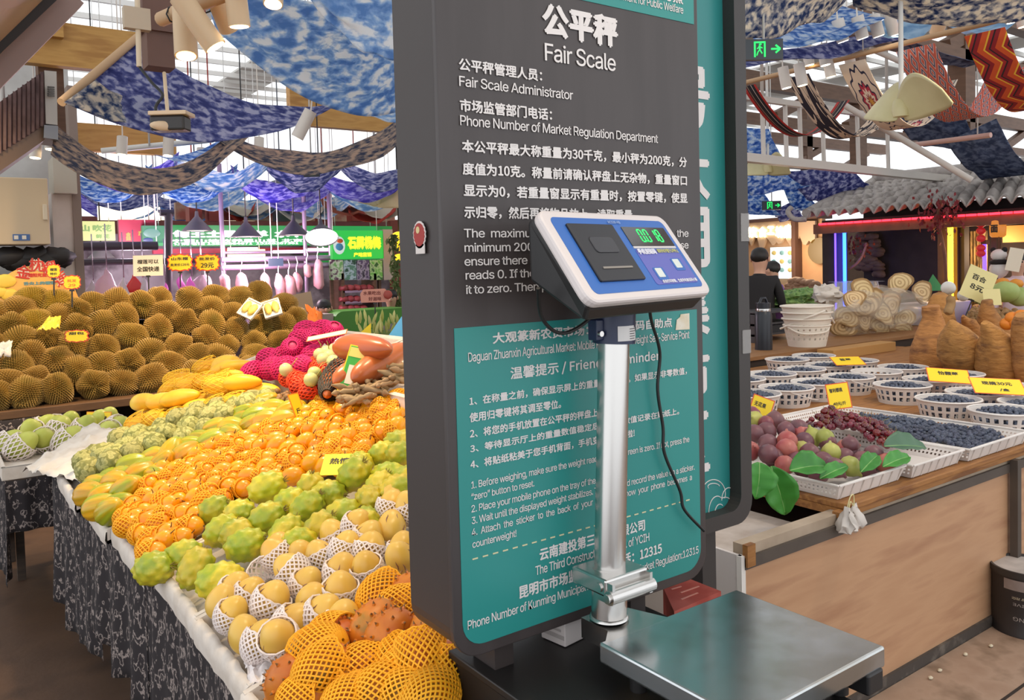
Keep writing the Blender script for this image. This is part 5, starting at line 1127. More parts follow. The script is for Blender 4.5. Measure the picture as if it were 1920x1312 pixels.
mb = MB(); mb.blob(((bgx0+bgx1)/2, SY, (BZ+bgz1)/2+.01), ((bgx1-bgx0)*.56, .36, (bgz1-BZ)*.56), 5, .2, 3, n=40, m=26)
mb.v = [Vector((p.x, p.y, max(p.z, BZ+.004)))+Vector((1, 1, 0))*noise.noise(p*9)*.03 for p in mb.v]; mb.build('bag_film', BGM, bgt)
ct2 = M('crate_clear', '#c7cbd6', .25, alpha=.45); q = ony(1590, 560, 5.4)
tub = thing('clear_tub', 'ribbed clear plastic tub upside down behind the bag of slices', 'tub', (q.x, 5.4, BZ)); qa, qb = ony(1560, 580, 5.4), ony(1648, 560, 5.4); qt = ony(1600, 528, 5.4).z
mb = MB(); mb.grid(lambda u, v: Vector(((qa.x+qb.x)/2+((qb.x-qa.x)/2+.008*math.sin(u*150))*(1-.35*v)*math.cos(u*6.2832), 5.4+(.3+.006*math.sin(u*150))*(1-.35*v)*math.sin(u*6.2832), BZ+(qt-BZ)*v)), 120, 4); mb.lathe([(.001, qt), ((qb.x-qa.x)*.32, qt)], 30, ((qa.x+qb.x)/2, 5.4, 0)); mb.build('tub_shell', ct2, tub)
# big brown kudzu roots
ROOT = M('root_bark', '#a06e3c', .8, c2=['#b78146', '#7d5330'], scale=5, stretch=(1.4, 1.4, 3.2), lo=.3, hi=.7, bump=.6, bscale=14, bdist=.02, var=.08)
RZ = BZ-.1
def root(label, pts, rads, y, seed):
    """pts: measured outline axis from base to tip"""
    P = spline([ony(a, b, y) for a, b in pts], 5); n = len(P); k = len(rads)-1
    rr = [rads[min(int(i/(n-1)*k), k-1)]*(1-(i/(n-1)*k-min(int(i/(n-1)*k), k-1)))+rads[min(int(i/(n-1)*k), k-1)+1]*(i/(n-1)*k-min(int(i/(n-1)*k), k-1)) for i in range(n)]
    mb = MB(); mb.tube(P, rr, 28); c = sum(P, Vector())/n
    mb.v = [p+(p-min(P, key=lambda q: (q-p).length)).normalized()*(.022*noise.noise(p*4+Vector((seed*4, 0, 0)))+.006*noise.noise(Vector((p.x*8, p.y*8, p.z*60)))+.008*math.sin(math.atan2(p.y-c.y, p.x-c.x)*3+seed)) for p in mb.v]
    o = mb.build('kudzu_root', ROOT, loc=(P[0].x, P[0].y, RZ)); return tag(o, label, 'root')
root('thick brown root with cut flat top, standing by the clear bag', [(1752, 712), (1746, 660), (1750, 610), (1748, 574)], [.10, .135, .125, .10, .065, .058], 3.05, 1)
root('stout brown root standing second from the clear bag', [(1822, 708), (1803, 660), (1788, 625), (1783, 600)], [.09, .13, .14, .11, .06, .025], 2.75, 2)
root('large ridged brown root tapering to a point at the counter end', [(1895, 725), (1880, 680), (1862, 640), (1846, 604)], [.12, .165, .165, .12, .06, .022], 2.5, 3)
root('brown root with thin tip standing behind the front three', [(1870, 640), (1858, 615), (1852, 585), (1850, 562)], [.14, .14, .10, .06, .035], 3.3, 4)
root('brown root partly hidden beside the clear bag', [(1768, 640), (1762, 600), (1760, 570), (1758, 550)], [.1, .12, .11, .09, .04], 3.6, 5)
root('rough brown root at the edge of the counter, mostly out of view', [(1945, 720), (1935, 660), (1925, 620), (1918, 590)], [.13, .14, .11, .07, .03], 2.3, 6)
root('small brown root lying behind the front roots', [(1838, 640), (1822, 612), (1806, 592)], [.08, .08, .06, .03], 3.35, 7)
crv = ony(1781, 566, 3.3)
o = MB().tube(spline([ony(1776, 588, 3.3), ony(1783, 570, 3.3), ony(1781, 552, 3.3)], 5), [.02]+[.035]*8+[.012]*2, 8).build('slice_strip', SLB, loc=crv); tag(o, 'curved dry root strip sticking up between the roots', 'root strip')
# produce behind
EGW = M('white_ball', '#e8e6e0', .45)
for x, y, r, l in ((1778, 540, .068, 'white round ball vegetable standing by the yellow neon tube'), (1806, 554, .055, 'smaller white round vegetable behind the tan card')):
    q = onx(x, y, 8.2); o = MB().blob(q, r, 2, .03, n=20, m=14).build('white_radish', EGW, loc=q); tag(o, l, 'vegetable')
tag(MB().box((ony(1752, 600, 4.6).x, 4.6, BZ), (ony(1822, 600, 4.6).x, 5.0, ony(1790, 566, 4.6).z)).build('foam_carton', M('carton_grey', '#c4bcc0', .7), loc=(ony(1752, 600, 4.6).x, 4.6, BZ), bevel=.01), 'pale grey foam carton behind the big brown roots', 'carton')
card('cream price card tilted on a stake over the white vegetables', onx(1823, 562, 7.9), .27, .31, VY, -8, [('百合', .2, .6, .5, .18), ('8元', .25, .3, .5, .18)], mat=M('card_pale', '#ecdf9c', .6), rolld=26, clip=.2)
card('small yellow card stuck among the brown nuts', onx(1862, 572, 7.9), .16, .15, VY, -12, [], mat=M('card_pale', '#ecdf9c', .6))
card('green triangular card standing above the root slices', ony(1751, 545, 5.0), .26, .2, VY, -6, [], mat=M('card_deepgreen', '#2f8a52', .6), shape=[(-1, -1), (1, -1), (0, 1)])
MEL = M('gourd_green', '#9aae5c', .5, c2='#b5c27a', scale=4)
for i, (x, y, r) in enumerate(((1838, 554, .10), (1862, 550, .125), (1885, 547, .13), (1912, 556, .12), (1850, 562, .09))):
    q = onx(x, y, 8.6+.15*(i % 2)); o = MB().blob(q, (r, r, r*.8), i, .06, n=18, m=12).build('pale_gourd', MEL, loc=q); tag(o, 'pale green round gourd, %s along behind the brown nuts' % ordn(i), 'gourd', 'pale green gourds')
PUM = M('gourd_orange', '#e0902c', .5)
for i, (x, y) in enumerate(((1880, 530), (1895, 537), (1905, 532))):
    q = onx(x, y, 8.8); o = MB().blob(q, (.065, .065, .05), i, .08, n=16, m=10).build('orange_squash', PUM, loc=q); tag(o, 'small orange squash on top of the pale gourds, %s from the tan card' % ordn(i), 'squash', 'small orange squashes')
NUT = M('nut_brown', '#a37f50', .7, var=.15); NM = egg(.035, .022, 1, .08, n=10, m=8).mesh('brown_nut', NUT)
for i, (x, y) in enumerate(pack([(1815, 600), (1830, 578), (1880, 572), (1905, 590), (1890, 612), (1850, 610)], .06, .3, 0, 3, plane=lambda x, y, u: onz(x, y, BZ+.12))):
    o = fruit('brown_nut', NM, (x, y, BZ+.12+rk.uniform(0, .05)), (rk.uniform(0, 3), rk.uniform(0, 3), rk.uniform(0, 3)), 'nut', 'brown nuts behind the roots', 1.1); o['label'] = 'small brown nut heaped behind the big roots'
ORN = M('tangerine_skin', '#e68a2a', .5); OM = egg(.05, .055, 1, .03, n=14, m=10).mesh('tangerine', ORN)
for i, (x, y) in enumerate(((1888, 607), (1905, 604), (1915, 592), (1898, 596), (1910, 612), (1918, 604))):
    o = fruit('tangerine', OM, onx(x, y, 7.2), (0, 0, i), 'tangerine', 'netted tangerines'); o['label'] = 'small orange tangerine beside the nuts at counter end'
for x, y, s, l in ((1900, 585, 1, 'pale crumpled plastic bag beside the brown nuts'), (1550, 552, 2, 'crumpled foil bag behind the white buckets')):
    q = ony(x, y, 4.9); mb = MB(); mb.blob(q, (.16, .12, .1), s, .5, 4, n=20, m=14); tag(mb.build('plastic_bag', M('bag_white', '#cfc8bf', .4), loc=q), l, 'plastic bag')
VG = M('greens_mixed', '#5d8a4a', .7, c2=['#87a860', '#46703c'], scale=18)
for x, y, w, s, l in ((1470, 565, .35, 1, 'heap of green vegetables behind the thermos bottle'), (1500, 558, .3, 4, 'heap of pale green vegetables behind the buckets')):
    q = ony(x, y, 5.6); mb = MB(); mb.blob(q, (w, .2, .1), s, .5, 5, n=28, m=18); tag(mb.build('vegetable_heap', VG, loc=q), l, 'vegetables', kind='stuff')
# metal display rack by the thermos
q = ony(1450, 615, 5.0); rk_ = thing('wire_rack', 'dark metal rack behind the thermos bottle', 'rack', (q.x, 5.0, BZ))
for zz in (.06, .16, .27): MB().box((q.x-.35, 4.95, BZ+zz), (q.x+.35, 5.3, BZ+zz+.02)).build('shelf', M('rack_grey', '#5b5a5c', .4, 1), rk_)
for sx in (-.35, .33): MB().box((q.x+sx, 4.95, BZ), (q.x+sx+.02, 5.0, BZ+.28)).build('upright', M('rack_grey', '#5b5a5c', .4, 1), rk_)
MB().box((q.x-.33, 4.97, BZ+.08), (q.x+.3, 5.28, BZ+.15)).build('drawer', M('rack_black', '#26262a', .5), rk_)
# paint bucket on the floor
q = onz(1925, 1178, 0); pb_ = thing('paint_bucket', 'dented black paint bucket with grey dusty top standing upside down on the floor', 'bucket', (q.x, q.y, 0)); hh = .285; r = .137
CAN = M('can_black', '#2c2726', .5, c2=['#332d2b', '#5b524c'], scale=5, lo=.5, hi=.72, bump=.15, bscale=12)
MB().lathe([(.001, .002), (r*1.02, .002), (r*1.02, .012), (r*.985, .016), (r, .13), (r*.985, hh-.03)], 40, (q.x, q.y, 0)).build('body', CAN, pb_)
MB().lathe([(r*.985, hh-.03), (r*1.03, hh-.028), (r*1.03, hh), (r*.96, hh), (r*.95, hh-.012)], 40, (q.x, q.y, 0)).build('lid_ring', M('can_ring', '#33302e', .45), pb_)
MB().lathe([(r*.955, hh-.01), (.001, hh-.008)], 40, (q.x, q.y, 0)).build('dusty_top', M('can_dust', '#a39a94', .9, c2='#b8afa8', scale=12, bump=.3), pb_)
ca = math.atan2(-q.y, -q.x)+.35
for s, z, h, w, mt in (('水性瓷砖背胶', .178, .026, .95, M('can_cream', '#b9ad92', .6)), ('TILE ADHESIVE', .152, .017, .9, M('can_grey', '#a8a09a', .6)), ('QUALITY', .122, .017, .5, M('can_grey', '#a8a09a', .6)), ('SHENGUANG', .092, .024, .9, M('can_grey', '#a8a09a', .6))):
    vs, fs = text_mesh(s, 0, 1, s[0] > '~'); x0_ = min(v.x for v in vs); x1_ = max(v.x for v in vs); L_ = w*r*1.6
    pts = []
    for v in vs:   # upside-down lettering wrapped round the can
        t_ = (v.x-x0_)/(x1_-x0_)-.5; a_ = ca-t_*L_/r; zz = z-v.y*h/.75; pts.append((q.x+(r*1.003)*math.cos(a_), q.y+(r*1.003)*math.sin(a_), zz))
    MB().add(pts, fs).build('lettering', mt, pb_)
MB().grid(lambda u, v: Vector((q.x+r*1.001*math.cos(ca-1+2*u), q.y+r*1.001*math.sin(ca-1+2*u), .205+.045*v)), 24, 3).build('label_patch', M('can_label', '#8d7f78', .7, c2=['#9a8c84', '#7d3a34'], scale=16, lo=.45, hi=.7), pb_)
# ================================================================== room shell
FLO = M('floor_brown', '#4b3628', .55, c2=['#553e2e', '#3d2b20'], scale=2.5, lo=.35, hi=.65, bump=.1, bscale=30)
struct(MB().box((-4, -4, -.1), (22, 20, 0)).build('floor', FLO))
mb = MB()
for i in range(5): mb.box((1.6, 1.36-.6*i, 0.003), (9, 1.372-.6*i, .0048))
TILE = M('floor_tile', '#9a7e69', .6, c2=['#a58a75', '#7f6753'], scale=6, lo=.35, hi=.65, bump=.15, bscale=40)
struct(MB().box((1.6, -3, 0), (9, 1.668, .004)).build('trim_1', TILE, loc=(1.6, -3, 0)))
struct(mb.build('trim_2', M('tile_joint', '#2e231c', .9), loc=(-3, -2, 0)))
mat_ = thing('floor_mat', 'brown perforated floor mat on the tiles beside the paint bucket', 'mat', onz(1850, 1290, .005)); MB().box((2.2, -.6, .004), (6, 1.30, .009)).build('mat', M('mat_brown', '#3a2c24', .7, c2='#8f7663', kind='voro', scale=26, lo=.16, hi=.22, stretch=(1, 2.2, 1)), mat_)
# scattered litter
LIT = M('litter_pale', '#cfc2a8', .8)
for i, (x, y) in enumerate(((1705, 1252), (1762, 1258), (1858, 1212), (1810, 1228), (1745, 1272))):
    p = onz(x, y, .006); o = MB().blob(p+Vector((0, 0, .004)), (.012, .008, .006), i, .3, n=8, m=6).build('crumb', LIT, loc=p); tag(o, 'tiny pale scrap lying on the tiles before the counter', 'scrap', 'pale scraps on the tiles')
MB_ = MB(); p = onz(160, 1160, .0)
cr_ = ptray('white slotted crate on the floor behind the hem of the black cloth', p.x, p.x+.5, p.y-.05, p.y+.35, .13); cr_.location.z = 0
for ch in cr_.children: ch.location.z = 0
# roof: rows of panels with open skylights between, timber trusses and white purlins
ROOFM = M('roof_panel', '#bdb9b2', .8); PUR = M('purlin_white', '#d8d6d0', .6); TIM = M('timber_brown', '#5f4330', .6, c2='#6d4e39', scale=4, stretch=(1, 1, 6)); GOLD = M('timber_gold', '#b0803c', .55, c2=['#bd8e48', '#a27132'], scale=2, stretch=(1, 7, 7))
mb = MB(); x = -4
while x < 21: mb.box((x, -4, 5.6), (x+.95, 20, 5.64)); x += 2.3
struct(mb.build('ceiling', ROOFM, loc=(8, 8, 5.6)))
mb = MB()
for i in range(27): mb.box((-4, -3.5+i*.9, 5.45), (21, -3.44+i*.9, 5.53))
struct(mb.build('trim_3', PUR, loc=(8, 8, 5.45)))
for k, y in enumerate((4.5, 8.2, 12.0)):
    b = MB(); b.box((6.4, y, 4.3), (21, y+.16, 4.55)).box((6.4, y, 3.75), (21, y+.16, 3.9))
    for i in range(7): b.bar((7.2+i*2, y+.08, 3.9), (8.2+i*2, y+.08, 4.3), .14)
    struct(b.build('trim_%d' % (4+k), TIM, loc=(12, y, 4.3)))
    for j, x in enumerate((9.5, 13.5, 17.5)): struct(MB().box((x, y, 3.2), (x+.22, y+.2, 5.6)).build('trim_%d' % (10+k*3+j), TIM, loc=(x, y, 3.2)))
for k, (pa, pb, y) in enumerate((((55, 90), (262, 82), 8.0), ((150, 262), (330, 258), 10.5), ((560, 215), (740, 190), 9.5))):
    a, b = ony(*pa, y), ony(*pb, y); struct(MB().box((a.x-.1, y, min(a.z, b.z)-.12), (b.x, y+.12, max(a.z, b.z)+.1)).build('trim_%d' % (30+k), GOLD, loc=(a.x, y, a.z)))
struct(MB().box((ony(75, 200, 8.2).x, 8.2, ony(100, 262, 8.2).z), (ony(122, 200, 8.2).x, 8.4, 5.6)).build('trim_40', TIM, loc=(1, 8.2, 3)))
struct(MB().box((ony(75, 50, 7.95).x, 7.9, ony(80, 68, 7.95).z), (ony(117, 50, 7.95).x, 7.99, ony(80, 18, 7.95).z)).build('trim_41', GOLD, loc=(1, 7.9, 3.6)))
# white wall parts and steel column at the far left
WWALL = M('wall_grey_white', '#c6c4bf', .8, c2='#b3b0ab', scale=3)
struct(MB().box((-4, 10.0, 0), (1.36, 10.1, 5.6)).build('wall_left', WWALL, loc=(-2, 10, 2)))
c0, c1 = ony(97, 400, 9.6), ony(148, 420, 9.6)
struct(MB().box((c0.x, 9.55, 0), (c1.x-.06, 9.8, ony(100, 362, 9.6).z)).build('trim_42', M('column_grey', '#ded3ca', .7, c2='#cfc3ba', scale=3), loc=(c0.x, 9.6, 0)))
struct(MB().box((c1.x-.06, 9.52, 0), (c1.x+.02, 9.82, 3.6)).build('trim_43', M('column_edge', '#8d7b70', .6), loc=(c1.x, 9.6, 0)))
struct(MB().box((ony(97, 310, 9.5).x, 9.4, ony(120, 362, 9.4).z), (ony(140, 310, 9.5).x, 9.8, ony(120, 295, 9.4).z)).build('trim_44', M('duct_cream', '#bdb4a4', .6), loc=(c0.x, 9.5, 3)))
# cream wall cabinet
a, b = ony(-40, 330, 9.0), ony(95, 458, 9.0); cbn = thing('wall_cabinet', 'plain cream metal cabinet fixed to the grey column above the durians', 'cabinet', ((a.x+b.x)/2, 9.0, b.z))
MB().box((a.x, 9.0, b.z), (b.x, 9.4, a.z)).build('body', M('cabinet_cream', '#cdb592', .5), cbn, bevel=.01)
q = ony(84, 395, 9.0); MB().box((q.x-.02, 8.97, q.z-.09), (q.x+.02, 9.0, q.z+.06)).build('handle', M('handle_cream', '#d8c6a8', .4), cbn, bevel=.006)
q = ony(40, 445, 9.0); MB().box((q.x-.07, 8.992, q.z-.03), (q.x+.07, 9.0, q.z+.03)).build('blue_label', M('label_blue', '#46679a', .5), cbn)
for dx in (-.04, .025): MB().box((q.x+dx-.02, 8.989, q.z-.018), (q.x+dx+.015, 8.992, q.z+.018)).build('label_field', CWHITE, cbn)
MB().box((a.x+.3, 9.4, b.z+.1), (b.x-.1, 10.0, b.z+.3)).build('wall_bracket', M('board_dark', '#3d2f26', .7), cbn)
# dark goods under the cabinet
mb = MB(); q = ony(60, 480, 9.3)
for k in range(5): mb.blob(ony(20+k*22, 482+(k % 2)*8, 9.3), (.16, .1, .1), k, .4, 3)
tag(mb.build('dark_bags', M('bag_dark', '#25211f', .6), loc=q), 'dark bags bundled under the cream wall cabinet', 'bags', kind='stuff')
tag(MB().box((-.9, 9.2, 0), (.9, 9.7, ony(60, 490, 9.3).z-.12)).build('storage_rack', M('board_dark', '#3d2f26', .7), loc=(0, 9.4, 0)), 'dark rack behind the arch poster under the dark bags', 'rack')
# red-brown air curtain unit with fins
a, b = ony(-60, 330, 7.6), ony(104, 135, 7.6); U = thing('air_unit', 'worn red brown finned unit with pale end cap high above the durians', 'air unit', ony(50, 250, 7.6)); RB = M('unit_redbrown', '#5d4340', .7, c2=['#6c5350', '#4d3634'], scale=5, bump=.3)
P = [ony(-20, 205, 7.2), ony(86, 130, 7.6), ony(86, 232, 7.6), ony(-20, 300, 7.2)]
MB().poly(P, (.0, .5, .0)).build('body', RB, U)
for i in range(1, 12):
    t_ = i/12; p1, p2 = P[0].lerp(P[1], t_), P[3].lerp(P[2], t_); MB().bar(p1+Vector((0, -.012, 0)), p2+Vector((0, -.012, 0)), .012, .02).build('fin', RB, U)
P2_ = [ony(83, 132, 7.58), ony(106, 134, 7.62), ony(108, 234, 7.62), ony(86, 232, 7.58)]; MB().poly(P2_, (0, .5, 0)).build('end_cap', M('cap_grey', '#bdb6ac', .5), U)
for k in range(5):
    p1, p2 = ony(90, 163+k*4, 7.55), ony(101, 164+k*4, 7.59); MB().bar(p1, p2, .014, .012).build('vent_slot', M('slot_dark', '#5b5650', .6), U)
P3_ = [ony(83, 234, 7.55), ony(109, 236, 7.58), ony(109, 262, 7.58), ony(82, 258, 7.55)]; MB().poly(P3_, (0, .4, 0)).build('sensor_box', M('sensor_grey', '#8c8f95', .5), U)
P4_ = [ony(-20, 300, 7.2), ony(84, 234, 7.6), ony(84, 262, 7.6), ony(-20, 335, 7.2)]; MB().poly(P4_, (0, .5, 0)).build('lower_casing', M('unit_lower', '#7b6656', .6), U)
MB().tube([P[1]+Vector((-.2, .2, 0)), P[1]+Vector((-.2, .2, 2.2))], .02, 6).tube([P[0]+Vector((.1, .2, 0)), P[0]+Vector((.1, .2, 2.2))], .02, 6).build('hanger', PUR, U)
# near canopy edge (upper left corner)
cn = thing('stall_canopy', 'brown underside of a stall canopy cutting the upper corner', 'canopy', at(30, 40, 3.2)); A_, B_, C0, D_ = at(-60, 170, 3.0), at(130, -20, 3.2), at(60, -60, 2.6), at(-120, 60, 2.4)
MB().poly([A_, B_, C0, D_], (0, 0, .03)).build('soffit', M('canopy_tan', '#8f7862', .6, c2='#9c846c', scale=4), cn)
MB().bar(A_+Vector((0, 0, -.02)), B_+Vector((0, 0, -.02)), .07, .11).build('edge_beam', M('canopy_edge', '#8a6f66', .5), cn)
MB().bar(A_.lerp(D_, .22)+Vector((0, 0, -.01)), B_.lerp(C0, .22)+Vector((0, 0, -.01)), .02, .03).build('groove_strip', M('canopy_groove', '#2a2322', .7), cn)
MB().bar(C0, C0+Vector((-.5, 0, 2.8)), .05).bar(D_, D_+Vector((-.5, 0, 2.8)), .05).build('hanger', PUR, cn)
# hanging timber post with junction box, conduit and camera
hp = thing('timber_post', 'dark brown boxed timber post hanging from the roof with conduit', 'post', at(297, 137, 5.4)); BRN = M('post_brown', '#5f4034', .5, c2='#6b493b', scale=3)
a, b = at(265, 137, 5.3), at(331, 137, 5.3); w_ = (b-a).length; ctr = at(298, 130, 5.3); top = 5.5
MB().box((ctr.x-w_*.36, ctr.y-w_*.36, ctr.z), (ctr.x+w_*.36, ctr.y+w_*.36, top)).build('post', BRN, hp)
MB().box((ctr.x-w_*.46, ctr.y-w_*.46, at(298, 66, 5.3).z), (ctr.x+w_*.46, ctr.y+w_*.46, at(298, 8, 5.3).z)).build('collar', BRN, hp)
q = at(256, 36, 5.0); MB().blob(q, .001).box((q.x-.075, q.y-.03, q.z-.065), (q.x+.075, q.y+.03, q.z+.065)).build('junction_box', M('box_beige', '#b7a48c', .5), hp, bevel=.006)
MB().tube([at(261, 125, 5.0), at(259, 56, 5.0), at(257, -30, 5.0)], .016, 8).build('conduit', M('conduit_cream', '#cdb99c', .5), hp)
cm = thing('security_camera', 'cream and black security camera hanging under the brown post', 'camera', at(320, 225, 5.0)); CCM = M('camera_cream', '#d3b896', .45); d_ = rt3
q = at(318, 228, 5.0); T = Matrix.Translation(q) @ Matrix((rt3, fw3, Z3)).transposed().to_4x4()
MB().box((-.10, -.06, -.06), (.11, .06, .03), T).build('housing', M('camera_black', '#2a2624', .4), cm, bevel=.012)
MB().box((-.10, -.075, .03), (.13, .075, .055), T).build('sun_shield', CCM, cm, bevel=.005)
MB().blob(T @ Vector((-.01, -.055, -.035)), (.085, .02, .03), 1, 0).build('lens_cover', CCM, cm)
MB().tube([T @ Vector((-.01, 0, .05)), at(308, 137, 5.25)], .012, 8).build('mount_rod', CCM, cm)
MB().tube(spline([at(262, 126, 5.0), at(285, 155, 5.0), at(305, 178, 5.0), at(292, 200, 5.0), at(296, 232, 5.0)], 5), .009, 6).build('cable', CAB_, cm)
# ================================================================== spot lamps
SPM = M('lamp_cream', '#cdb08c', .5); SPW = M('lamp_white', '#dcd3c8', .5); GLOW = M('lamp_glow', '#ffe2b0', .5, emit=9); GLW = M('lamp_glow_white', '#fff3e0', .5, emit=12)
def spot(label, px, py, d, r, L, aim, mat=None, glow=None, energy=0, size=75, rod=True, color=(1, .78, .5)):
    p = at(px, py, d); t = thing('spot_lamp', label, 'lamp', p, 'cylinder spot lamps'); aim = Vector(aim).normalized()
    MB().cyl(p-aim*L, p, r, n=18).build('lamp_body', mat or SPM, t);
    q = aim.to_track_quat('Z', 'Y').to_matrix(); mb = MB(); mb.add([p+aim*.002+q @ Vector((r*.84*math.cos(i*.3927), r*.84*math.sin(i*.3927), 0)) for i in range(16)], [tuple(range(16))]); mb.build('lamp_glow', glow or GLOW, t)
    if rod: MB().tube([p-aim*L, p-aim*(L+.02)+Vector((0, 0, .06)), Vector((p.x, p.y, 5.6))-aim*L], .006, 6).build('bracket', mat or SPM, t)
    if energy:
        l = bpy.data.lights.new('spot_light', 'SPOT'); l.energy = energy; l.color = color; l.spot_size = math.radians(size); l.spot_blend = .8; l.shadow_soft_size = .07
        lo = bpy.data.objects.new('spot_light', l); COL.objects.link(lo); lo.location = p+aim*.03; lo.rotation_euler = (-aim).to_track_quat('Z', 'Y').to_euler()
    return t
def aimto(px, py, d, tgt): return Vector(tgt)-at(px, py, d)
WARM = (1, .74, .42)
spot('cream cylinder spot lamp tilted down on the pipe, the lowest of its cluster', 349, 105, 3.7, .050, .24, aimto(349, 105, 3.7, (.9, 3.4, .9)), energy=90, color=WARM)
spot('cream cylinder spot lamp crossing behind the lowest one on the pipe', 404, 88, 3.6, .050, .25, (.55, -.2, -.9), energy=20, color=WARM)
spot('cream cylinder spot lamp pointing away beside the brown post', 430, 56, 3.9, .047, .25, (.5, .5, -.75))
spot('upright cream cylinder spot lamp at the end of the pipe', 449, 50, 3.6, .047, .22, (.1, .05, -1), energy=30, color=WARM)
spot('glowing cylinder spot lamp seen from below against the pale blue cloth', 512, 8, 4.2, .05, .2, (-.2, -.3, -1), glow=GLW)
spot('lit white cylinder lamp below the purple blue cloth', 557, 258, 6.5, .05, .24, (-.45, .35, -1), SPW, energy=210, size=110, color=(1, .72, .40))
for i, (x, y, d, l) in enumerate(((315, 292, 8, 'small lit cylinder lamp under the rail behind the camera'), (485, 290, 8.5, 'small lit cylinder lamp under the brown swag'), (232, 232, 7.5, 'lamp glowing at the lower edge of the dark cloth'), (228, 290, 8, 'unlit pale cylinder lamp on the rail behind the swag'), (95, 280, 7.3, 'small lamp glowing under the red brown unit'), (377, 308, 9, 'pale cylinder lamp hanging before the purple swags'), (66, 296, 7.3, 'pale lamp under the finned unit, farther one'))):
    spot(l, x, y, d, .05, .18, (-.1, -.1, -1), SPW)
RX = [(1581, 78, 6.2), (1618, 72, 6.2), (1648, 68, 6.3), (1677, 66, 6.4)]
for i, (x, y, d) in enumerate(RX): spot('white cylinder lamp glowing under the blue cloths, %s of four from the exit sign' % ordn(i), x, y, d, .045, .17, (.3, -.1, -1), SPW, GLW)
for i, (x, y, d) in enumerate(((1475, 165, 6.6), (1505, 160, 6.4), (1548, 122, 6.6), (1558, 144, 6.8), (1596, 126, 6.8), (1518, 122, 6.9), (1898, 42, 6.0), (1920, 50, 5.8))): spot('white cylinder lamp among the patterned banners, %s from the exit sign' % ordn(i), x, y, d, .042, .17, (.15, -.1, -1), SPW, GLW if i % 2 == 0 else GLOW)
pp_ = thing('lamp_pipe', 'cream pipe carrying the cluster of cylinder lamps', 'pipe', at(350, 15, 3.7)); MB().tube([at(303, 36, 3.9), at(345, 18, 3.75), at(470, -30, 3.5)], .035, 12).build('pipe', M('pipe_tan', '#b8956f', .6), pp_)
for k in range(3): MB().tube([at(330+k*25, 28-k*10, 3.8)+Vector((.042*math.cos(a), .0, .042*math.sin(a))) for a in (0, .8, 1.6, 2.4, 3.2, 4, 4.8, 5.6)], .004, 5, closed=True).build('wire_tie', CAB_, pp_)
MB().tube([at(380, 4, 3.66), at(380, 4, 3.66)+Vector((0, 0, 2.6))], .01, 6).build('hanger', PUR, pp_)
# added spot lamps, out of view above the frame, that brighten the stalls
for i, (p, tgt, e, c) in enumerate((((.9, 1.3, 2.9), (.75, 1.75, .8), 50, WARM), ((0, 5.6, 3.4), (.3, 7.2, 1.0), 170, (1, .72, .40)), ((3.6, 1.0, 3.2), (3.6, 2.2, .8), 46, (1, .86, .68)), ((5.2, 1.6, 3.3), (5.6, 3.0, .9), 60, (1, .82, .6)), ((1.7, 3.0, 3.0), (1.3, 3.2, 1.0), 55, WARM), ((6.3, 3.2, 3.3), (6.8, 4.4, 1.0), 60, (1, .82, .58)), ((1.15, .55, 3.0), (1.2, .8, 1.0), 9, (1, .75, .4)))):
    P_ = Vector(p); t = thing('spot_lamp', 'added unseen spot lamp on a long rod above the %s' % ('end tray', 'far durians', 'fig and berry trays', 'berry baskets', 'upper fruit boxes', 'rear counter', 'scale platform')[i], 'lamp', p, 'cylinder spot lamps'); a = (Vector(tgt)-P_).normalized()
    MB().cyl(P_-a*.22, P_, .05, n=16).build('lamp_body', SPM, t); q = a.to_track_quat('Z', 'Y').to_matrix(); MB().add([P_+a*.002+q @ Vector((.042*math.cos(k*.3927), .042*math.sin(k*.3927), 0)) for k in range(16)], [tuple(range(16))]).build('lamp_glow', GLOW, t)
    MB().tube([P_-a*.2, (P_.x, P_.y, 5.5)], .01, 6).build('rod', PUR, t)
    l = bpy.data.lights.new('spot_light', 'SPOT'); l.energy = e; l.color = c; l.spot_size = math.radians(95); l.spot_blend = .9; l.shadow_soft_size = .08
    lo = bpy.data.objects.new('spot_light', l); COL.objects.link(lo); lo.location = P_+a*.03; lo.rotation_euler = (-a).to_track_quat('Z', 'Y').to_euler()
# ================================================================== dyed cloths
def dye(name, dark, mid, pale, scale=3.5, seed=0, lo=.38, hi=.60, tr=.6): return M(name, dark, .9, c2=[mid, pale], scale=scale*3, lo=lo, hi=hi, translu=tr, detail=10, stretch=(1, 1.2, 1.7), dist=.3)
DY1 = dye('dye_pale_blue', '#7aa5d6', '#a8c8e8', '#eef1f2', 3.2); DY2 = dye('dye_indigo', '#4a5190', '#7278b0', '#c4c6dc', 4.2); DY3 = dye('dye_brown_blue', '#4a5068', '#9c8e88', '#cbb4a0', 4); DY4 = dye('dye_purple', '#6155c0', '#8a7ed8', '#c5c1ee', 4); DY5 = dye('dye_cream_navy', '#3c5280', '#b0b0b4', '#f0e6d6', 5); DY6 = dye('dye_sky', '#86b0d4', '#a4c8e2', '#bcdaee', 2); DY7 = dye('dye_slate', '#3e4a68', '#55617e', '#7a86a0', 4, tr=.35); DY8 = dye('dye_blue', '#3f72c0', '#86aee0', '#dae6f2', 4.5)
PALE = M('cloth_pale', '#cfc7b4', .9, translu=.4); REDC = M('cloth_red', '#b23a2a', .9, translu=.4)
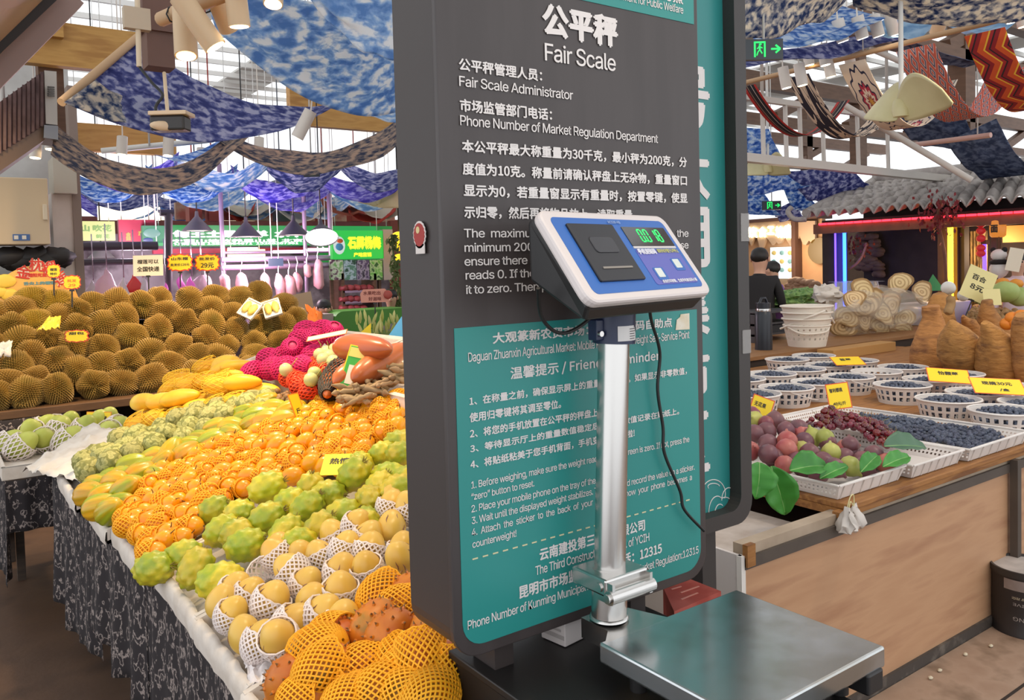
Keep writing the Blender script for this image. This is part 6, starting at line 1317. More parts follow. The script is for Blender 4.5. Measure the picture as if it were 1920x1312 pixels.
def sheet(label, A_, B_, C0, D_, sag, mat, su=0, nu=30, nv=20, seed=0, group='dyed cloths hung under the roof'):
    A2, B2, C2, D2 = [at(*q) for q in (A_, B_, C0, D_)]
    def fn(u, v):
        p = A2.lerp(B2, u).lerp(D2.lerp(C2, u), v); s = 4*v*(1-v)*sag+4*u*(1-u)*su; n1 = noise.noise(Vector((u*3+seed, v*4, seed)))*.05*min(1, 8*v*(1-v)); return p+Vector((0, 0, -s+n1))
    o = MB().grid(fn, nu, nv).build('dyed_cloth', mat, loc=(A2+C2)/2, solid=.003); return tag(o, label, 'cloth', group)
sheet('large pale blue tie-dyed cloth sagging beside the sign', (360, -70, 4.6), (405, 55, 5.0), (800, 190, 6.6), (860, -80, 5.4), .28, DY1, seed=1)
sheet('pale blue cloth fold above the large sagging one', (540, -60, 4.2), (600, 25, 4.4), (790, 105, 4.9), (800, -90, 4.6), .1, DY1, seed=2)
sheet('indigo tie-dyed cloth slung from the slanted rod behind the security camera', (256, 74, 6.2), (118, 190, 5.5), (655, 182, 7.2), (690, 168, 7.8), .32, DY2, seed=3)
sheet('pale flap of cloth hanging under the slanted rod', (180, 150, 5.6), (120, 192, 5.4), (330, 232, 6.2), (300, 190, 6.4), .06, DY5, seed=4)
MB().tube([at(258, 70, 6.2), at(115, 192, 5.45)], .03, 10).build('cloth_rod', M('pipe_tan', '#b8956f', .6), loc=at(258, 70, 6.2)); tag(bpy.data.objects['cloth_rod'], 'slanted tan rod holding the indigo cloth, tied with black cord', 'rod')
sheet('brownish blue swag curving below the indigo cloth', (105, 235, 7.0), (95, 290, 6.5), (470, 252, 7.6), (455, 225, 8.0), .42, DY3, seed=5)
sheet('brown tie-dyed swag hanging under the pale blue cloth', (385, 228, 8.2), (400, 256, 7.7), (770, 250, 8.0), (770, 205, 8.6), .38, DY3, seed=6)
sheet('blue cloth strip between the brown swags', (290, 290, 8.5), (320, 300, 8.0), (450, 245, 9.0), (440, 240, 9.4), .12, DY8, seed=7)
sheet('blue cloth end hanging beside the sign above the brown swag', (640, 175, 7.0), (660, 200, 6.8), (790, 235, 7.2), (780, 170, 7.4), .05, DY1, seed=8)
rw = random.Random(9); mats_ = [DY4, DY8, DY2, DY4, DY1, PALE]
nm_ = ['purple', 'blue', 'indigo', 'violet', 'pale blue', 'cream']; k = 0
for d, yb_, xs in ((9.5, 312, (150, 330, 500, 640, 790)), (10.3, 335, (130, 280, 440, 600, 760)), (11.2, 354, (150, 310, 470, 620, 780)), (12.2, 372, (140, 270, 400, 540, 660, 780))):
    for i in range(len(xs)-1):
        m = rw.randrange(6); xa, xb = xs[i], xs[i+1]
        if m == 5 and d < 11: m = 3
        sheet('%s tie-dyed swag in the %s bank of far swags, %s from the column' % (nm_[m], ordn(int((d-9.2)/.9)), ordn(i)), (xa-8, yb_-26, d), (xa, yb_+8, d-.5), (xb, yb_+6, d-.5), (xb+6, yb_-28, d), .24, mats_[m], nu=10, nv=16, seed=k); k += 1
for i, (xa, xb, y, m, l) in enumerate(((180, 300, 392, DY8, 'blue swag just above the yellow light box'), (300, 420, 396, DY8, 'blue swag above the green lit sign'), (415, 520, 382, PALE, 'cream swag over the green lit sign'), (420, 480, 392, REDC, 'red swag above the green sign under the cream one'), (520, 610, 395, PALE, 'cream swag above the hanging lamp shades'), (600, 700, 382, M('cloth_brownred', '#8a4a34', .9, translu=.4), 'brown red swag near the ceiling fan'), (650, 745, 396, REDC, 'red swag beside the plum sign'))):
    sheet(l, (xa, y-12, 12), (xa+4, y+2, 11.6), (xb-4, y, 11.6), (xb, y-14, 12), .16, m, nu=8, nv=14, seed=i+40)
sheet('cream and navy tie-dyed cloth above the exit sign', (1370, -70, 4.4), (1372, 76, 4.8), (1570, 20, 5.8), (1650, -75, 5.4), .05, DY5, seed=11)
sheet('blue tie-dyed cloth below the cream and navy one', (1410, 62, 5.6), (1420, 96, 5.4), (1660, 34, 6.2), (1580, 12, 6.6), .05, DY8, seed=12)
sheet('violet blue cloth strip running past the exit sign', (1385, 108, 5.8), (1388, 128, 5.6), (1800, 40, 7.6), (1780, 18, 7.9), .05, DY2, seed=13)
sheet('plain sky blue cloth swag above the row of four lamps', (1590, 40, 6.6), (1630, 58, 6.3), (1770, 40, 6.5), (1690, 5, 6.9), .10, DY6, seed=14)
sheet('plain sky blue cloth swag near the orange zigzag banner', (1770, 46, 6.6), (1800, 58, 6.3), (1935, 20, 6.3), (1900, 5, 6.8), .08, DY6, seed=15)
sheet('grey cream tie-dyed cloth spread across the top above the sky blue swags', (1590, -60, 5.2), (1600, 12, 5.6), (1960, 20, 5.6), (1960, -80, 5.0), .12, DY5, seed=16)
sheet('dark slate cloth behind the orange banner', (1660, 70, 7.6), (1690, 62, 7.3), (1890, 110, 8.0), (1830, 120, 8.3), .1, DY7, seed=17)
sheet('slate blue cloth draped below the cream fan blades', (1680, 220, 9.6), (1790, 160, 9.2), (1852, 296, 9.8), (1740, 268, 10.4), .12, DY7, seed=18)
sheet('slate blue cloth hanging at the frame edge above the tiled roof', (1775, 266, 9.4), (1868, 222, 9.0), (1945, 325, 9.4), (1852, 336, 10.2), .10, DY7, seed=19)
for i, (A0, B0, C1, D1, m, l) in enumerate((((1380, 238, 9.2), (1442, 242, 9.4), (1480, 296, 9.8), (1385, 290, 9.6), DY8, 'blue cloth beside the sign just above the white truss'), ((1385, 330, 10.5), (1470, 318, 10.8), (1530, 345, 11.2), (1420, 362, 11), DY8, 'blue cloth under the white truss near the sign'), ((1470, 322, 11), (1600, 312, 11.4), (1640, 345, 12), (1540, 380, 11.6), DY2, 'indigo cloth under the truss near the tiled roof'), ((1385, 358, 12), (1425, 342, 12), (1470, 405, 12.4), (1395, 400, 12.4), DY8, 'blue cloth over the glowing shop sign'), ((1468, 352, 12), (1510, 346, 12), (1545, 390, 12.4), (1500, 396, 12.4), DY8, 'blue cloth behind the far exit sign'), ((1450, 395, 13), (1490, 375, 13), (1515, 405, 13.2), (1470, 408, 13.2), DY2, 'indigo cloth scrap at the tiled roof tip'))):
    sheet(l, A0, B0, C1, D1, .1, m, nu=12, nv=12, seed=60+i)
# patterned banners slung from a rod
def pattern(name, base, cols, kind, scale):
    m = bpy.data.materials.new(name); m.use_nodes = True; nt = m.node_tree; N, L = nt.nodes, nt.links; p = N['Principled BSDF']; p.inputs['Roughness'].default_value = .9
    uv = N.new('ShaderNodeUVMap'); sx = N.new('ShaderNodeSeparateXYZ'); L.new(uv.outputs[0], sx.inputs[0])
    def mth(op, a, b=None, c=None):
        n = N.new('ShaderNodeMath'); n.operation = op
        for i, q in enumerate((a, b, c)):
            if q is None: continue
            if isinstance(q, (int, float)): n.inputs[i].default_value = q
            else: L.new(q, n.inputs[i])
        return n.outputs[0]
    u, v = sx.outputs[0], sx.outputs[1]
    if kind == 'zigzag': f = mth('FRACT', mth('ADD', mth('MULTIPLY', u, 2.2), mth('MULTIPLY', mth('PINGPONG', mth('MULTIPLY', v, scale), .5), 1.3)))
    elif kind == 'diamond': f = mth('FRACT', mth('MULTIPLY', mth('ADD', mth('PINGPONG', mth('MULTIPLY', u, scale*.5), .5), mth('PINGPONG', mth('MULTIPLY', v, scale), .5)), 2.0))
    elif kind == 'scroll':
        t = N.new('ShaderNodeTexNoise'); t.inputs['Scale'].default_value = scale; t.inputs['Detail'].default_value = 1; t.inputs['Distortion'].default_value = 1.4; L.new(uv.outputs[0], t.inputs['Vector']); f = t.outputs[0]
    elif kind == 'flower':
        a, b = mth('SUBTRACT', mth('FRACT', mth('MULTIPLY', u, 1)), .5), mth('SUBTRACT', mth('FRACT', mth('MULTIPLY', v, scale)), .5)
        ang = mth('SINE', mth('MULTIPLY', mth('ARCTAN2', a, b), 12)); rad = mth('SQRT', mth('ADD', mth('MULTIPLY', a, a), mth('MULTIPLY', b, b)))
        f = mth('ADD', mth('MULTIPLY', rad, 1.9), mth('MULTIPLY', ang, .05))
    else: f = mth('FRACT', u)
    r = N.new('ShaderNodeValToRGB'); r.color_ramp.interpolation = 'CONSTANT'; el = r.color_ramp.elements
    for i, (pos, c) in enumerate(cols):
        if i < 2: el[i].position = pos; el[i].color = lin(c)
        else: e = el.new(pos); e.color = lin(c)
    L.new(f, r.inputs[0]); L.new(r.outputs[0], p.inputs['Base Color']); return m
BNM = [(pattern('banner_red_black', '', [(0, '#b3302a'), (.22, '#2a2326'), (.30, '#8d6f5c'), (.36, '#241f24'), (.62, '#cfc2b4'), (.66, '#241f24'), (.86, '#b3302a')], 'stripe', 1), 'black banner with red edges and white marks beside the sign'),
       (pattern('banner_scroll', '', [(0, '#2a2430'), (.46, '#d9c3ac'), (.56, '#2a2430'), (.60, '#d9c3ac')], 'scroll', 3.4), 'cream banner with black scroll pattern'),
       (pattern('banner_flower', '', [(0, '#d8a24a'), (.12, '#8a2c3a'), (.2, '#e7d3bf'), (.34, '#b8384a'), (.46, '#2a2a44'), (.52, '#dcc9b4'), (.8, '#2a2a44'), (.86, '#dcc9b4')], 'flower', 2.5), 'cream banner with red and navy flowers'),
       (pattern('banner_diamond', '', [(0, '#c2604e'), (.22, '#e3d3c6'), (.3, '#4a4660'), (.55, '#d9c9c0'), (.64, '#c2604e')], 'diamond', 9), 'coral banner with grey and white diamond pattern'),
       (pattern('banner_zigzag', '', [(0, '#d2572a'), (.35, '#e8b83a'), (.45, '#a32a2c'), (.65, '#2a1f22'), (.75, '#8f2026')], 'zigzag', 8), 'orange and red banner with bold zigzags')]
XR = 6.2
for (m, l), (pa, pb, w0, drop, ln) in zip(BNM, (((1392, 162), (1416, 152), 0, .42, 1.5), ((1476, 143), (1516, 132), 0, .5, 1.5), ((1572, 118), (1622, 105), 0, .5, 1.5), ((1680, 92), (1752, 76), 0, .5, 1.5), ((1808, 62), (1884, 46), 0, .5, 1.5))):
    a, b = onx(*pa, XR), onx(*pb, XR); zt = (a.z+b.z)/2; nu, nv = 16, 26
    f = lambda u, v: Vector((XR+ln*v, a.y+(b.y-a.y)*u, zt-drop*math.sin(math.pi*min(1, v*.98+.01))**.9))
    o = MB().grid(f, nu, nv).build('patterned_banner', m, loc=(XR, (a.y+b.y)/2, zt)); me = o.data; uvl = me.uv_layers.new(name='UVMap')
    for li, lp in enumerate(me.loops): co = me.vertices[lp.vertex_index].co+o.location; uvl.data[li].uv = ((co.y-a.y)/(b.y-a.y), (co.x-XR)/ln)
    md = o.modifiers.new('t', 'SOLIDIFY'); md.thickness = .004; tag(o, l, 'banner', 'patterned banners on the rod')
a, b = onx(1385, 158, XR), onx(1935, 22, XR); rod_ = thing('banner_rod', 'long pale rod carrying the patterned banners', 'rod', (a+b)/2)
MB().tube([a, b], .022, 10).build('rod', M('pipe_tan', '#b8956f', .6), rod_)
for t_ in (.1, .5, .9): q = a.lerp(b, t_); MB().tube([q, (q.x, q.y, 5.6)], .006, 5).build('wire', PUR, rod_)
# exit signs
EXB, EXG = M('exit_black', '#3a3f44', .5), M('exit_green', '#19e05a', .5, emit=1.6)
def exits(label, px, py, d, w, h):
    p = at(px, py, d); t = thing('exit_sign', label, 'exit sign', p); T = Matrix.Translation(p) @ Matrix((rt3, fw3, Z3)).transposed().to_4x4()
    MB().box((-w/2, -.01, -h/2), (w/2, .03, h/2), T).build('case', EXB, t)
    g = MB(); s = h*.38; x0_ = -w*.12
    for bx in ((x0_-s*.75, x0_-s*.55, -s, s), (x0_+s*.55, x0_+s*.75, -s, s), (x0_-s*.75, x0_+s*.75, s*.8, s)): g.box((bx[0], -.013, bx[2]), (bx[1], -.009, bx[3]), T)
    for pa, pb, wd in (((-.05, .45), (0, -.05), .2), ((0, -.05), (.3, -.55), .13), ((0, -.05), (-.25, -.35), .13), ((-.25, -.35), (-.4, -.8), .12), ((-.05, .35), (.35, .15), .11), ((-.05, .35), (-.35, .05), .11)): g.bar(T @ Vector((x0_+pa[0]*s, -.012, pa[1]*s)), T @ Vector((x0_+pb[0]*s, -.012, pb[1]*s)), wd*s, .003, up=fw3)
    g.blob(T @ Vector((x0_+.05*s, -.012, .62*s)), (.13*s, .01, .13*s)); xa = w*.18
    g.bar(T @ Vector((xa, -.012, 0)), T @ Vector((xa+w*.22, -.012, 0)), s*.22, .003, up=fw3).bar(T @ Vector((xa+w*.12, -.012, s*.5)), T @ Vector((xa+w*.24, -.012, 0)), s*.22, .003, up=fw3).bar(T @ Vector((xa+w*.12, -.012, -s*.5)), T @ Vector((xa+w*.24, -.012, 0)), s*.22, .003, up=fw3)
    g.build('running_man', EXG, t); MB().tube([p+Vector((0, 0, h/2)), (p.x, p.y, 5.6)], .008, 6).build('hanger', PUR, t); return t
exits('green running man exit sign with arrow, large one beside the lightbox', 1432, 93, 4.9, .225, .12)
exits('small far exit sign above the glowing shop sign', 1447, 385, 12.0, .27, .13)
exits('small far exit sign under the purple swags', 584, 320, 9.0, .17, .13)
# ceiling fans
FANM = M('fan_cream', '#d8cfa0', .45, c2='#c9bf8e', scale=3)
def fan(label, hub, tips, w):
    h = at(*hub); t = thing('ceiling_fan', label, 'fan', h); MB().lathe([(.001, -.05), (.05, -.045), (.06, 0), (.05, .06), (.02, .09)], 20, h).build('hub', FANM, t); MB().tube([h+Vector((0, 0, .08)), (h.x, h.y, 5.6)], .016, 8).build('down_rod', PUR, t)
    for tp in tips:
        e = at(*tp); d = e-h; sd = d.cross(Z3).normalized(); up = sd.cross(d).normalized()
        f = lambda u, v: h+d*v+(sd*math.cos(1.15-.3*v)+up*math.sin(1.15-.3*v))*((u-.5)*w*(math.sin(math.pi*min(1, .10+v*.84))**.6))+up*.06*math.sin(math.pi*v)
        MB().grid(f, 10, 18).build('blade', FANM, t, solid=.012)
fan('large cream ceiling fan with broad scoop blades below the banners', (1690, 206, 5.4), ((1630, 209, 5.7), (1776, 180, 4.95)), .3)
fan('small far ceiling fan under the white truss', (1440, 316, 9.5), ((1398, 322, 9.6), (1480, 318, 9.3)), .3)
fan('ceiling fan hanging above the green plum sign', (705, 376, 10.5), ((668, 372, 10.3), (760, 380, 10.5)), .32)
# white steel truss and pipes on the right
YT = at(1400, 290, 8.6).y; tr_ = thing('steel_truss', 'white painted steel truss crossing above the tiled roof', 'truss', ony(1580, 310, YT)); a, b = ony(1385, 294, YT), ony(1800, 338, YT); ST = M('steel_white', '#cbc4bb', .5)
MB().bar(a, b, .1, .09).build('bottom_chord', ST, tr_); a2, b2 = ony(1385, 180, YT), ony(1800, 240, YT); MB().bar(a2, b2, .06, .06).build('top_chord', ST, tr_)
for x in (1432, 1475, 1502, 1545, 1610, 1666): p1 = ony(x, 294+(x-1385)*.106, YT); p2 = ony(x-3, 185+(x-1385)*.14, YT); MB().bar(p1, p2, .035, .035).build('vertical', ST, tr_)
MB().tube([at(1585, 198, 8.0), at(1822, 338, 7.6)], .03, 8).build('diagonal_pipe', ST, tr_); MB().tube([at(1630, 90, 8.3), at(1700, 120, 8.2)], .03, 8).build('brace_pipe', ST, tr_)
for x in (1432, 1666): p2 = ony(x-3, 185+(x-1385)*.14, YT); MB().tube([p2, (p2.x, p2.y, 5.6)], .02, 6).build('hanger', ST, tr_)
tb_ = thing('tube_light_bar', 'thin pinkish tube bar hanging below the slate cloth', 'light bar', at(1780, 262, 8.0)); MB().tube([at(1710, 272, 8.3), at(1858, 253, 7.6)], .025, 8).build('tube', M('tube_pink', '#cfa79a', .5), tb_); q = at(1833, 252, 7.7); MB().tube([q, (q.x, q.y, 5.6)], .007, 5).build('wire', PUR, tb_)
rl = thing('lamp_rail', 'pale lamp rail behind the security camera', 'rail', at(280, 275, 8.5)); MB().tube([at(190, 283, 8.4), at(400, 262, 8.7)], .03, 6).build('rail', PUR, rl); q = at(280, 274, 8.5); MB().tube([q, (q.x, q.y, 5.6)], .01, 5).build('hanger', PUR, rl)
# ================================================================== people
SKIN = M('skin', '#c99a80', .55, sss=.05); HAIR = M('hair_black', '#1c1715', .5)
def person(label, pos, yaw, hgt, cloth, legs, head_pitch=0, arms='down', apron=None, cat='person'):
    """one continuous skinned figure; local -y is the way it faces"""
    s = hgt/1.7; V, E_, Rr = [], [], []
    def add(p, r, par=None):
        V.append(p); Rr.append(r)
        if par is not None: E_.append((par, len(V)-1))
        return len(V)-1
    pel = add((0, 0, .92), .125); ab = add((0, 0, 1.08), .12, pel); ch = add((0, .01, 1.28), .145, ab); nb = add((0, .01, 1.42), .075, ch); nk = add((0, -.005, 1.48), .055, nb)
    hd = add((0, -.015-.04*head_pitch, 1.56), .085, nk); hm = add((0, -.02-.09*head_pitch, 1.62-.02*head_pitch), .095, hd); add((0, -.01-.10*head_pitch, 1.675-.03*head_pitch), .06, hm)
    for sx in (-1, 1):
        h = add((sx*.09, 0, .86), .10, pel); kn = add((sx*.095, -.01, .48), .062, h); an = add((sx*.095, .02, .09), .042, kn); add((sx*.1, -.12, .035), .035, an)
        sh = add((sx*.17, .01, 1.39), .062, ch)
        if arms == 'front': el = add((sx*.22, -.06, 1.12), .045, sh); wr = add((sx*.12, -.27, 1.10), .033, el); hn = add((sx*.09, -.34, 1.09), .036, wr)
        else: el = add((sx*.23, .01, 1.12), .045, sh); wr = add((sx*.24, -.05, .88), .033, el); hn = add((sx*.24, -.07, .80), .036, wr)
    me = bpy.data.meshes.new('person'); me.from_pydata([Vector(v)*s for v in V], E_, []); o = bpy.data.objects.new('person', me); COL.objects.link(o)
    md = o.modifiers.new('skin', 'SKIN'); md.use_smooth_shade = True
    for i, sv in enumerate(me.skin_vertices[0].data): sv.radius = (Rr[i]*s*(1.25 if i in (0, 1, 2) else 1), Rr[i]*s*(.85 if i in (0, 1, 2) else 1)); sv.use_root = (i == 0)
    o.modifiers.new('sub', 'SUBSURF').levels = 2; o.modifiers['sub'].render_levels = 2
    bpy.context.view_layer.update(); dg = bpy.context.evaluated_depsgraph_get(); m2 = bpy.data.meshes.new_from_object(o.evaluated_get(dg)); bpy.data.objects.remove(o)
    m2.materials.clear()
    for m in (SKIN, cloth, legs): m2.materials.append(m)
    for p in m2.polygons:
        z = p.center.z/s; x = abs(p.center.x)/s; hand = (arms == 'front' and p.center.y/s < -.2 and z > .95 and z < 1.25) or (arms != 'front' and x > .19 and z < .95)
        p.material_index = 0 if z > 1.455 or hand else 1 if z > .9 else 2; p.use_smooth = True
    o = bpy.data.objects.new('person', m2); COL.objects.link(o); o.location = pos; o.rotation_euler = (0, 0, math.radians(yaw)); tag(o, label, cat)
    hc = Vector((0, -.02-.09*head_pitch, 1.62-.02*head_pitch))*s
    mb = MB(); mb.blob(hc+Vector((0, .022, .03))*s, Vector((.093, .098, .088))*s, 1, .08, n=16, m=12); mb.v = [p for p in mb.v]; ho = mb.mesh('hair', HAIR); part_of(o, ho, 'hair')
    f = MB(); y0_ = -.112*s
    for sx in (-1, 1): f.blob(hc+Vector((sx*.032*s, y0_+.018*s, .0)), .010*s, 1, 0, n=8, m=6)
    part_of(o, f.mesh('eyes', HAIR), 'eyes'); part_of(o, MB().blob(hc+Vector((0, y0_+.004*s, -.02*s)), Vector((.014, .018, .022))*s, 1, 0, n=8, m=6).mesh('nose', SKIN), 'nose')
    part_of(o, MB().blob(hc+Vector((0, y0_+.022*s, -.052*s)), Vector((.024, .008, .007))*s, 1, 0, n=8, m=6).mesh('mouth', M('lips', '#9c5a52', .5)), 'mouth')
    for sx in (-1, 1): part_of(o, MB().blob(hc+Vector((sx*.095*s, 0, -.01*s)), Vector((.012, .02, .03))*s, 1, 0, n=8, m=6).mesh('ear', SKIN), 'ear')
    if apron: part_of(o, MB().grid(lambda u, v: Vector((.16*(u-.5)*2, -.155-.02*math.cos((u-.5)*3), 1.36-.6*v))*s, 8, 8).mesh('apron', apron), 'apron')
    return o
BKC = M('shirt_black', '#1f1e20', .85); TRO = M('trousers_dark', '#26262c', .85)
p = at(1424, 480, 8.8); person('person in black shirt seen from behind, arms folded in front', (p.x, p.y, 0), math.degrees(YAW)-90+20+125, 1.72, BKC, TRO, arms='front')
p = at(1452, 500, 9.4); person('person in purple top with dark hair beyond the one in black', (p.x, p.y, 0), 200, 1.58, M('shirt_purple', '#8a5fae', .8), TRO, .3)
p = at(1908, 505, 9.0); person('person in pale pink top with black shoulder strap at the pavilion', (p.x, p.y, 0), -60, 1.60, M('shirt_pink', '#d9bfc3', .8), TRO)
p = ony(605, 575, 9.4); person('person with tied black hair looking down behind the grey counter', (p.x, p.y, p.z-1.62*.94), -10, 1.6, M('shirt_grey', '#8e7f86', .8), TRO, .7, 'front')
p = ony(733, 556, 9.6); person('person in white top with red straps behind the pink cartoon card', (p.x, p.y, p.z-1.62*.94), -30, 1.6, M('shirt_white', '#d9d2cf', .8), TRO, .5, 'front', apron=M('apron_red', '#b8382e', .8))
# ================================================================== pavilion with tiled roof, right
XP = 10.0; pv = thing('tiled_pavilion', 'dark timber food pavilion with grey tiled roof and red lit eaves', 'pavilion', (10.6, 5.2, 0))
e0, e1 = onx(1512, 418, 9.7), onx(1990, 385, 9.7); r0, r1 = onx(1640, 352, 11.6), onx(1990, 326, 11.6); ez, rz = (e0.z+onx(1915, 390, 9.7).z)/2, (r0.z+onx(1920, 330, 11.6).z)/2
TILEM = M('roof_tile', '#a39b95', .75, c2=['#b0a8a1', '#8a837e'], scale=7, var=0, bump=.2)
def rf(u, v):
    y = (e0.y+(e1.y-e0.y)*u)*(1-v)+(r0.y+(r1.y-r0.y)*u)*v; x = 9.7+1.9*v; st = (v*6) % 1
    return Vector((x, y, ez+(rz-ez)*(v**.85)+.09*abs(math.sin(u*math.pi*19))+.06*(1-st)-.0))
MB().grid(rf, 288, 30).build('roof_tiles', TILEM, pv, solid=.02)
MB().tube([rf(0, v)+Vector((0, 0, .06)) for v in (0, .2, .4, .6, .8, 1)], .07, 8).tube(spline([e0+Vector((0, 0, .05)), e0+Vector((-.1, .12, .06)), e0+Vector((-.12, .2, .16)), e0+Vector((-.05, .2, .22))], 4), .035, 8).build('hip_ridge', TILEM, pv)
MB().tube([rf(0, 1)+Vector((0, 0, .08)), rf(1, 1)+Vector((0, 0, .08))], .09, 8).build('ridge', TILEM, pv)
EAV = M('eave_wood', '#6b4230', .7, c2='#7d4d36', scale=8)
MB().box((9.78, e1.y, ez-.16), (9.86, e0.y-.05, ez-.03)).build('eave_board', EAV, pv)
RLED = M('led_red', '#ff2030', .5, emit=5)
for i in range(24): ya = e0.y-.15+(e1.y-e0.y)*i/24; MB().box((9.755, ya-.11, ez-.045), (9.775, ya, ez-.02)).build('led_strip', RLED, pv)
MB().box((10.9, e1.y, 0), (11.0, e0.y-.1, ez+.2)).build('back_wall', M('pavilion_dark', '#2c211f', .8, c2='#352826', scale=6), pv)
MB().box((9.9, e1.y, ez-.02), (11.6, e0.y-.1, ez+.02)).build('soffit', M('pavilion_dark', '#2c211f', .8), pv)
PW = M('pavilion_post', '#4a3025', .6, c2='#563a2c', scale=5)
def vbar(pxa, pxb, x, z0_, z1_, mat, name, dx=.12): a, b = onx(pxa, 480, x), onx(pxb, 480, x); return MB().box((x, min(a.y, b.y), z0_), (x+dx, max(a.y, b.y), z1_)).build(name, mat, pv)
vbar(1542, 1563, 10.0, 0, ez, M('pavilion_dark', '#2c211f', .8), 'post'); vbar(1568, 1580, 10.05, 0, ez, M('post_violet', '#4a4466', .6), 'post'); vbar(1758, 1776, 10.0, 0, ez, PW, 'post'); vbar(1788, 1795, 10.0, 0, ez, PW, 'post'); vbar(1796, 1808, 10.05, 0, ez, M('pavilion_dark', '#2c211f', .8), 'post'); vbar(1858, 1868, 10.1, 0, ez, PW, 'post')
MB().box((10.0, e1.y, .0), (10.08, onx(1560, 480, 10).y, .9)).build('low_front', PW, pv)
rb_ = MB(); 
for i in range(40): rb_.blob(onx(R.uniform(1608, 1648), R.uniform(440, 515), 10.8), (.06, .1, .05), i, .2, n=8, m=6)
rb_.build('stone_column', M('pavilion_stone', '#5b4438', .8, c2='#6d5648', scale=8), pv)
MB().grid(lambda u, v: Vector((10.5+.03*math.sin(u*40), onx(1812, 480, 10.5).y+(onx(1850, 480, 10.5).y-onx(1812, 480, 10.5).y)*u, .8+1.1*v)), 30, 3).build('reed_screen', M('reed', '#7d6238', .8, c2=['#94764a', '#3f301f'], scale=9, stretch=(1, 6, .6)), pv)
MB().box((10.6, e1.y, 1.75), (10.8, onx(1880, 480, 10.6).y, 1.95)).build('warm_awning', M('awning_warm', '#c98f4a', .6), pv)
def neon(label, px, pya, pyb, x, mat, r=.022):
    a, b = onx(px, pya, x), onx(px, pyb, x); t = thing('neon_tube', label, 'light', (a.x, a.y, b.z)); MB().tube([a, (a.x, a.y, b.z-.6)], r, 10).build('tube', mat, t); MB().box((a.x-.03, a.y-.03, a.z), (a.x+.06, a.y+.03, a.z+.05)).build('cap', EAV, t); return t
NB, NV, NY = M('neon_blue', '#1f4bff', .5, emit=9), M('neon_violet', '#5a3bff', .5, emit=3.5), M('neon_yellow', '#ffc81e', .5, emit=7)
neon('upright blue neon tube on the pavilion corner post', 1583, 426, 530, 9.95, NB); neon('dim violet neon tube beside the blue one', 1566, 430, 532, 9.97, NV, .012); neon('upright yellow neon tube on the pavilion post', 1782, 412, 530, 9.92, NY, .03); neon('short violet neon tube behind the red lanterns', 1846, 458, 532, 9.9, NV, .02)
RLN = M('lantern_red', '#b3222a', .5, emit=.25); t = thing('lantern_string', 'string of small red paper lanterns hanging from the eave', 'lanterns', onx(1839, 420, 9.85))
for y in (420, 433, 447, 465, 475): c = onx(1839, y, 9.85); MB().blob(c, (.05, .05, .042), 1, 0, n=16, m=10).build('lantern', RLN, t)
a, b = onx(1839, 405, 9.85), onx(1839, 485, 9.85); MB().tube([(a.x, a.y, ez-.1), (a.x, a.y, b.z)], .005, 5).build('cord', M('cord_red', '#7d1a1e', .6), t)
t = thing('barrel_lantern', 'glowing orange barrel lantern with a dark character under the eave', 'lantern', onx(1871, 428, 9.85)); c = wloc(t)
MB().lathe([(.06, -.10), (.08, -.08), (.085, 0), (.08, .08), (.06, .10)], 20, c).build('shade', M('lantern_orange', '#d8812a', .5, emit=.7), t); m2 = MB(); add_text(m2, '面', c+Vector((-.088, .04, -.05)), -Y3, Z3, .08, .09, .02, True); m2.build('lettering', M('ink_black', '#2a1a10', .6), t); MB().tube([c+Vector((0, 0, .1)), (c.x, c.y, ez-.05)], .006, 5).build('cord', EAV, t)
t = thing('panda_plush', 'small black and white panda plush hanging at the pavilion post', 'plush toy', onx(1873, 495, 9.8)); c = wloc(t); FURW, FURB = M('fur_white', '#d9d4cf', .9), M('fur_black', '#1f1c1c', .9)
MB().blob(c+Vector((0, 0, -.06)), (.09, .10, .10), 1, .03).build('belly', FURW, t); MB().blob(c+Vector((0, 0, .02)), (.095, .105, .04), 2, .03).build('shoulder_band', FURB, t); MB().blob(c+Vector((0, 0, .10)), (.075, .085, .07), 3, .03).build('head', FURW, t)
for sy in (-1, 1): MB().blob(c+Vector((0, sy*.06, .16)), .03, 1, 0).build('ear', FURB, t)
MB().tube([c+Vector((0, 0, .15)), (c.x, c.y, ez)], .006, 5).build('cord', EAV, t)
MPL = M('maple_red', '#7d2326', .7, var=.1); mp_ = thing('maple_branch', 'branch with dark red maple leaves hanging over the pavilion post', 'branch', onx(1762, 420, 9.6)); rr = random.Random(4)
MB().tube(spline([onx(1775, 540, 9.7), onx(1770, 470, 9.6), onx(1758, 410, 9.6), onx(1765, 375, 9.6)], 5), .018, 7).build('twig', EAV, mp_); lb = MB()
for i in range(190):
    q = onx(1762+rr.gauss(0, 20), 405+rr.gauss(0, 20), 9.55+rr.uniform(-.1, .1)); e = Euler((rr.uniform(0, 6), rr.uniform(0, 6), 0)).to_matrix(); lb.add([q+e @ Vector(v) for v in ((-.03, 0, 0), (0, -.02, .004), (.035, 0, 0), (0, .02, .004))], [(0, 1, 2, 3)])
lb.build('leaves', MPL, mp_)
t = thing('dry_branch', 'pale curved dry branch with reddish leaves beside the blue neon tube', 'branch', onx(1600, 500, 10.3)); MB().tube(spline([onx(1590, 505, 10.3), onx(1605, 495, 10.3), onx(1618, 478, 10.3), onx(1626, 455, 10.3)], 5), .02, 7).build('stem', M('branch_pale', '#b0764a', .7), t); lb = MB()
